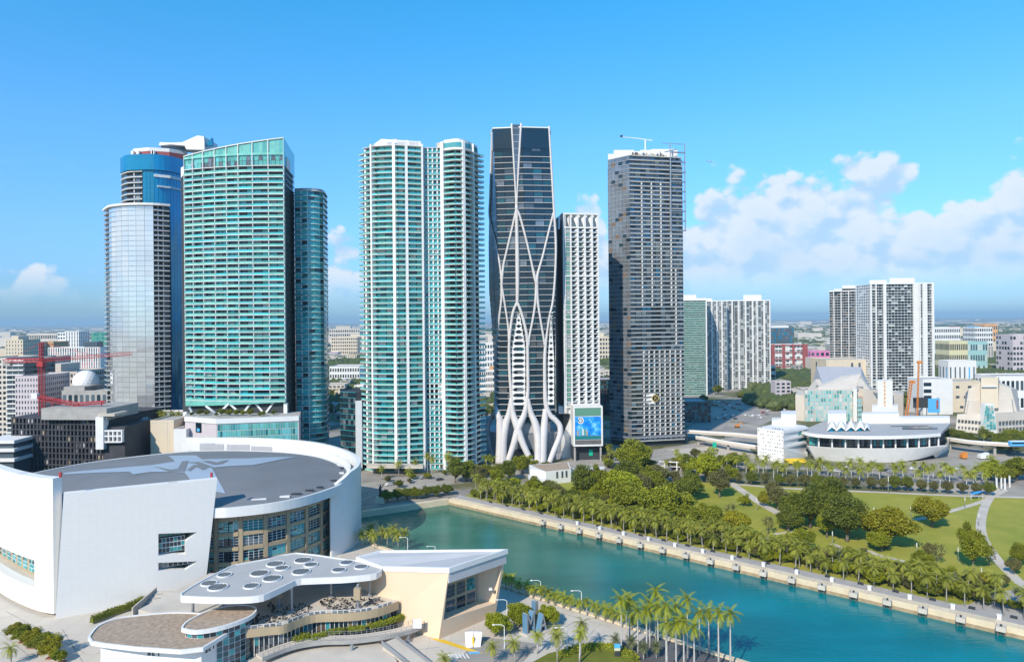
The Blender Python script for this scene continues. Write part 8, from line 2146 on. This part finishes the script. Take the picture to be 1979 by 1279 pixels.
for i in range(46):
    px, py = RND.uniform(1370, 1520), RND.uniform(776, 812); c = RND.choice(['white', 'dark', 'silver', 'red', 'white']); p = G(px, py)
    if free(p, 1): car(c, px, py, RND.choice([.4, 1.97]), f'{c} car in the lot right of the dark gridded tower', f'{c} cars in the lot')
for i in range(14):
    px, py = RND.uniform(1560, 1900), RND.uniform(903, 915); c = RND.choice(['white', 'silver', 'dark']); car(c, px, py, .1, f'{c} car behind the royal palms before the museum', f'{c} cars before the museum')
DG = thing('excavator', 'small orange excavator in the lot left of the museum', 'excavator', (*G(1425, 826), 0))
p = G(1425, 826); mb = MB(); mb.cube(p.x - 2, p.x + 2, p.y - 1.2, p.y + 1.2, .1, .9); mb.build('tracks', M['rubber'], DG); mb = MB(); mb.cube(p.x - 1.8, p.x + 1.2, p.y - 1.1, p.y + 1.1, .95, 2.4); mb.cube(p.x + .2, p.x + 1.2, p.y - 1, p.y, 2.4, 3.4); mb.build('cab', M['orange_paint'], DG)
mb = MB(); mb.tube([(p.x + 1, p.y, 2), (p.x + 3.4, p.y, 4.6), (p.x + 5.4, p.y, 2.2)], .3, 5); mb.build('arm', M['orange_paint'], DG)
for i, (px, py, lab) in enumerate(((1142, 888, 'green road sign on a post before the blue screen'), (1381, 873, 'green road sign on a post right of the dark gridded tower'))):
    p = G(px, py); t = thing('road_sign', lab, 'sign', (p.x, p.y, 0), 'green road signs'); h = 5.0
    mb = MB(); mb.cube(p.x - 1.2, p.x + 1.2, p.y - .1, p.y + .1, 2.6, 6.6); mb.build('sign_panel', M['green_sign'], t); mb = MB(); mb.tube([(p.x, p.y + .25, 0), (p.x, p.y + .25, 6)], .12, 5); mb.build('post', M['metal_grey'], t)
p = G(1193, 1268); t = thing('info_sign', 'blue and white information sign on a black base beside the royal palms', 'sign', (p.x, p.y, 0)); mb = MB(); mb.cube(p.x - .8, p.x + .8, p.y - .15, p.y + .15, 1.6, 3.4); mb.build('sign_panel', M['sky_blue_paint'], t); mb = MB(); mb.cube(p.x - .78, p.x + .78, p.y - .18, p.y - .151, 1.62, 2.3); mb.build('sign_print', M['pastel_yellow'], t); mb = MB(); mb.cube(p.x - .7, p.x + .7, p.y - .12, p.y + .12, 0, 1.6); mb.build('base', M['core_dark'], t)
p = G(735, 971); t = thing('statue', 'dark bronze figure statue on a pale plinth at the closed end of the slip', 'statue', (p.x, p.y, 0))
mb = MB(); mb.prism([(p.x - 2.4, p.y - 2), (p.x + 2.4, p.y - 2), (p.x + 2.4, p.y + 2), (p.x - 2.4, p.y + 2)], 0, 3.0, [(p.x - 1.9, p.y - 1.5), (p.x + 1.9, p.y - 1.5), (p.x + 1.9, p.y + 1.5), (p.x - 1.9, p.y + 1.5)]); mb.build('plinth', M['sand_stone'], t)
mb = MB(); mb.tube([(p.x, p.y, 3), (p.x, p.y, 4.6), (p.x, p.y, 6.4), (p.x, p.y, 7.6), (p.x + .1, p.y, 8.1), (p.x + .1, p.y, 8.9)], [.9, .55, .6, .75, .3, .45], 8); mb.tube([(p.x, p.y, 7.4), (p.x + 1.2, p.y, 8.0), (p.x + 1.7, p.y, 9.4)], [.3, .22, .15], 5); mb.build('figure', M['dark_metal'], t, smooth=True)
# white boulders on the lawn, with the flag-like sail of a sculpture
p = G(1636, 1083); t = thing('boulder_sculpture', 'pale boulder sculpture with a dark mast on the lawn', 'sculpture', (p.x, p.y, 0)); rnd = random.Random(9)
for k in range(5):
    import bmesh
    bm = bmesh.new(); bmesh.ops.create_icosphere(bm, subdivisions=2, radius=1.0)
    for v in bm.verts: v.co *= rnd.uniform(.85, 1.15)
    me = bpy.data.meshes.new('boulder'); bm.to_mesh(me); bm.free(); me.materials.append(M['white_wall']); o = bpy.data.objects.new('boulder', me); COL.objects.link(o); o.parent = t; o.location = (-3 + k * 1.4, rnd.uniform(-.6, .6), .5); o.scale = (1, .8, .7 + .2 * (k % 2))
mb = MB(); mb.tube([(-3, 0, 0), (-2.2, 0, 5.2)], .12, 5); mb.build('mast', M['dark_metal'], t, rel=False)
p = G(1886, 965); t = thing('shade_sail', 'small blue shade sail at the junction of the lawn paths', 'awning', (p.x, p.y, 0)); mb = MB(); mb.add([(-3, -1, 2.6), (0, -1.6, 3.4), (3.2, -.6, 4.4), (2.4, 1.2, 3.6), (-2, 1.2, 2.8), (0, 0, 4.0)], [(0, 1, 5), (1, 2, 5), (2, 3, 5), (3, 4, 5), (4, 0, 5)]); mb.build('cloth', M['blue_paint'], t, rel=False)
for x_, y_ in ((-2.8, -1), (3, -.5), (2.2, 1.1), (-1.9, 1.1)): mb = MB(); mb.tube([(x_, y_, 0), (x_, y_, 3)], .08, 4); mb.build('pole', M['white_paint'], t, rel=False)
# gateway of white posts in the park plazas
for gi, (lab, pxs) in enumerate((('open frame of white posts among the trees left of the museum', [(1273, 909), (1284, 909), (1296, 909), (1308, 911), (1318, 911), (1328, 912)]), ('row of tall white posts on the plaza at the right end of the oak row', [(1926, 945), (1935, 944), (1942, 946), (1951, 941)]))):
    p0 = G(*pxs[0]); t = thing('post_gateway', lab, 'gateway', (p0.x, p0.y, 0)); hh = 6.0
    for px, py in pxs: p = G(px, py); mb = MB(); mb.cube(p.x - .3, p.x + .3, p.y - .3, p.y + .3, 0, hh); mb.build('post', M['white_paint'], t)
    if gi == 0: mb = MB(); mb.box(G(*pxs[0]), G(*pxs[-1]), hh - .8, hh - .3, .5, .1); mb.build('beam', M['white_paint'], t); mb = MB(); mb.box(G(*pxs[0]), G(*pxs[-1]), 2.6, 3.0, .4, .1); mb.build('beam', M['white_paint'], t)
# service trailers near the museum
for lab, px, py, c, w_ in (('white work trailer on the lot right of the museum', 1900, 887, 'white_paint', 5.5), ('orange work machine on the lot right of the museum', 1862, 886, 'orange_paint', 3)):
    p = G(px, py); t = thing('work_trailer', lab, 'trailer', (p.x, p.y, 0)); mb = MB(); mb.prism([(p.x - w_ / 2, p.y - 1.6), (p.x + w_ / 2, p.y - 1.6), (p.x + w_ / 2, p.y + 1.6), (p.x - w_ / 2, p.y + 1.6)], .6, [2.6, 4.2, 4.2, 2.6]); mb.build('body', M[c], t)
    for x_ in (-w_ / 3, w_ / 3): mb = MB(); mb.tube([(p.x + x_, p.y - 1.5, .5), (p.x + x_, p.y + 1.5, .5)], .5, 8); mb.build('wheel', M['rubber'], t)
# airliner, far away above the haze
pc = P3(1373, 312, 3600); AIR = thing('airliner', 'tiny white airliner flying level in the open sky', 'aeroplane', pc); AIR.rotation_euler = (0, -.10, .35)
mb = MB(); mb.tube([(-19, 0, 0), (-15, 0, .2), (-10, 0, .3), (12, 0, .2), (17, 0, 0), (19, 0, -.4)], [.4, 1.5, 2.0, 2.0, 1.5, .3], 8); mb.build('fuselage', M['white_paint'], AIR, rel=False)
for sg in (-1, 1):
    mb = MB(); mb.add([(4, sg * 1.5, -.6), (-3, sg * 1.5, -.6), (-9, sg * 17, .6), (-6.5, sg * 17, .6), (4, sg * 1.5, -.1), (-3, sg * 1.5, -.1), (-9, sg * 17, .8), (-6.5, sg * 17, .8)], [(0, 1, 2, 3), (7, 6, 5, 4), (0, 4, 5, 1), (1, 5, 6, 2), (2, 6, 7, 3), (3, 7, 4, 0)]); mb.build('wing', M['metal_grey'], AIR, rel=False)
    mb = MB(); mb.add([(-14, sg * .8, .6), (-17, sg * .8, .6), (-19, sg * 6, 1), (-17.5, sg * 6, 1), (-14, sg * .8, .9), (-17, sg * .8, .9), (-19, sg * 6, 1.2), (-17.5, sg * 6, 1.2)], [(0, 1, 2, 3), (7, 6, 5, 4), (0, 4, 5, 1), (1, 5, 6, 2), (2, 6, 7, 3), (3, 7, 4, 0)]); mb.build('tailplane', M['metal_grey'], AIR, rel=False)
    mb = MB(); mb.tube([(3, sg * 6, -1.8), (-1, sg * 6, -1.7)], 1.0, 8); mb.build('engine', M['metal_grey'], AIR, rel=False)
mb = MB(); mb.add([(-14, -.15, 1.6), (-18, -.15, 1.6), (-20, -.15, 7.5), (-17.5, -.15, 7.5), (-14, .15, 1.6), (-18, .15, 1.6), (-20, .15, 7.5), (-17.5, .15, 7.5)], [(0, 1, 2, 3), (7, 6, 5, 4), (0, 4, 5, 1), (1, 5, 6, 2), (2, 6, 7, 3), (3, 7, 4, 0)]); mb.build('tail_fin', M['red_paint'], AIR, rel=False)

# labels that several things of one group still share: told apart by their order in the picture
same = {}
for o in COL.objects:
    if o.get('label') and o.get('category') and not o.parent: same.setdefault(o['label'], []).append(o)
for lab, os_ in same.items():
    if len(os_) < 2: continue
    if 'group' not in os_[0].keys():
        for o in os_: o['group'] = lab
    for i, o in enumerate(sorted(os_, key=lambda o: o.location.x / max(1, o.location.y))): o['label'] = lab + f', {nth(i + 1)} from the left'

# ------------------------------------------------------------------ haze: one even volume round the camera and the whole place
hz = MB(); hz.cube(-31000, 31000, -4000, 32000, -5.0, 236.0)
m = bpy.data.materials.new('haze_air'); m.use_nodes = True; nt = m.node_tree; nt.nodes.clear()
o_ = nt.nodes.new('ShaderNodeOutputMaterial'); v_ = nt.nodes.new('ShaderNodeVolumePrincipled'); v_.inputs['Color'].default_value = HAZE_COL; v_.inputs['Density'].default_value = HAZE_D; v_.inputs['Anisotropy'].default_value = 0.0
nt.links.new(v_.outputs[0], o_.inputs['Volume'])
if HAZE_D > 0: hz.build('haze', m, kind='stuff')
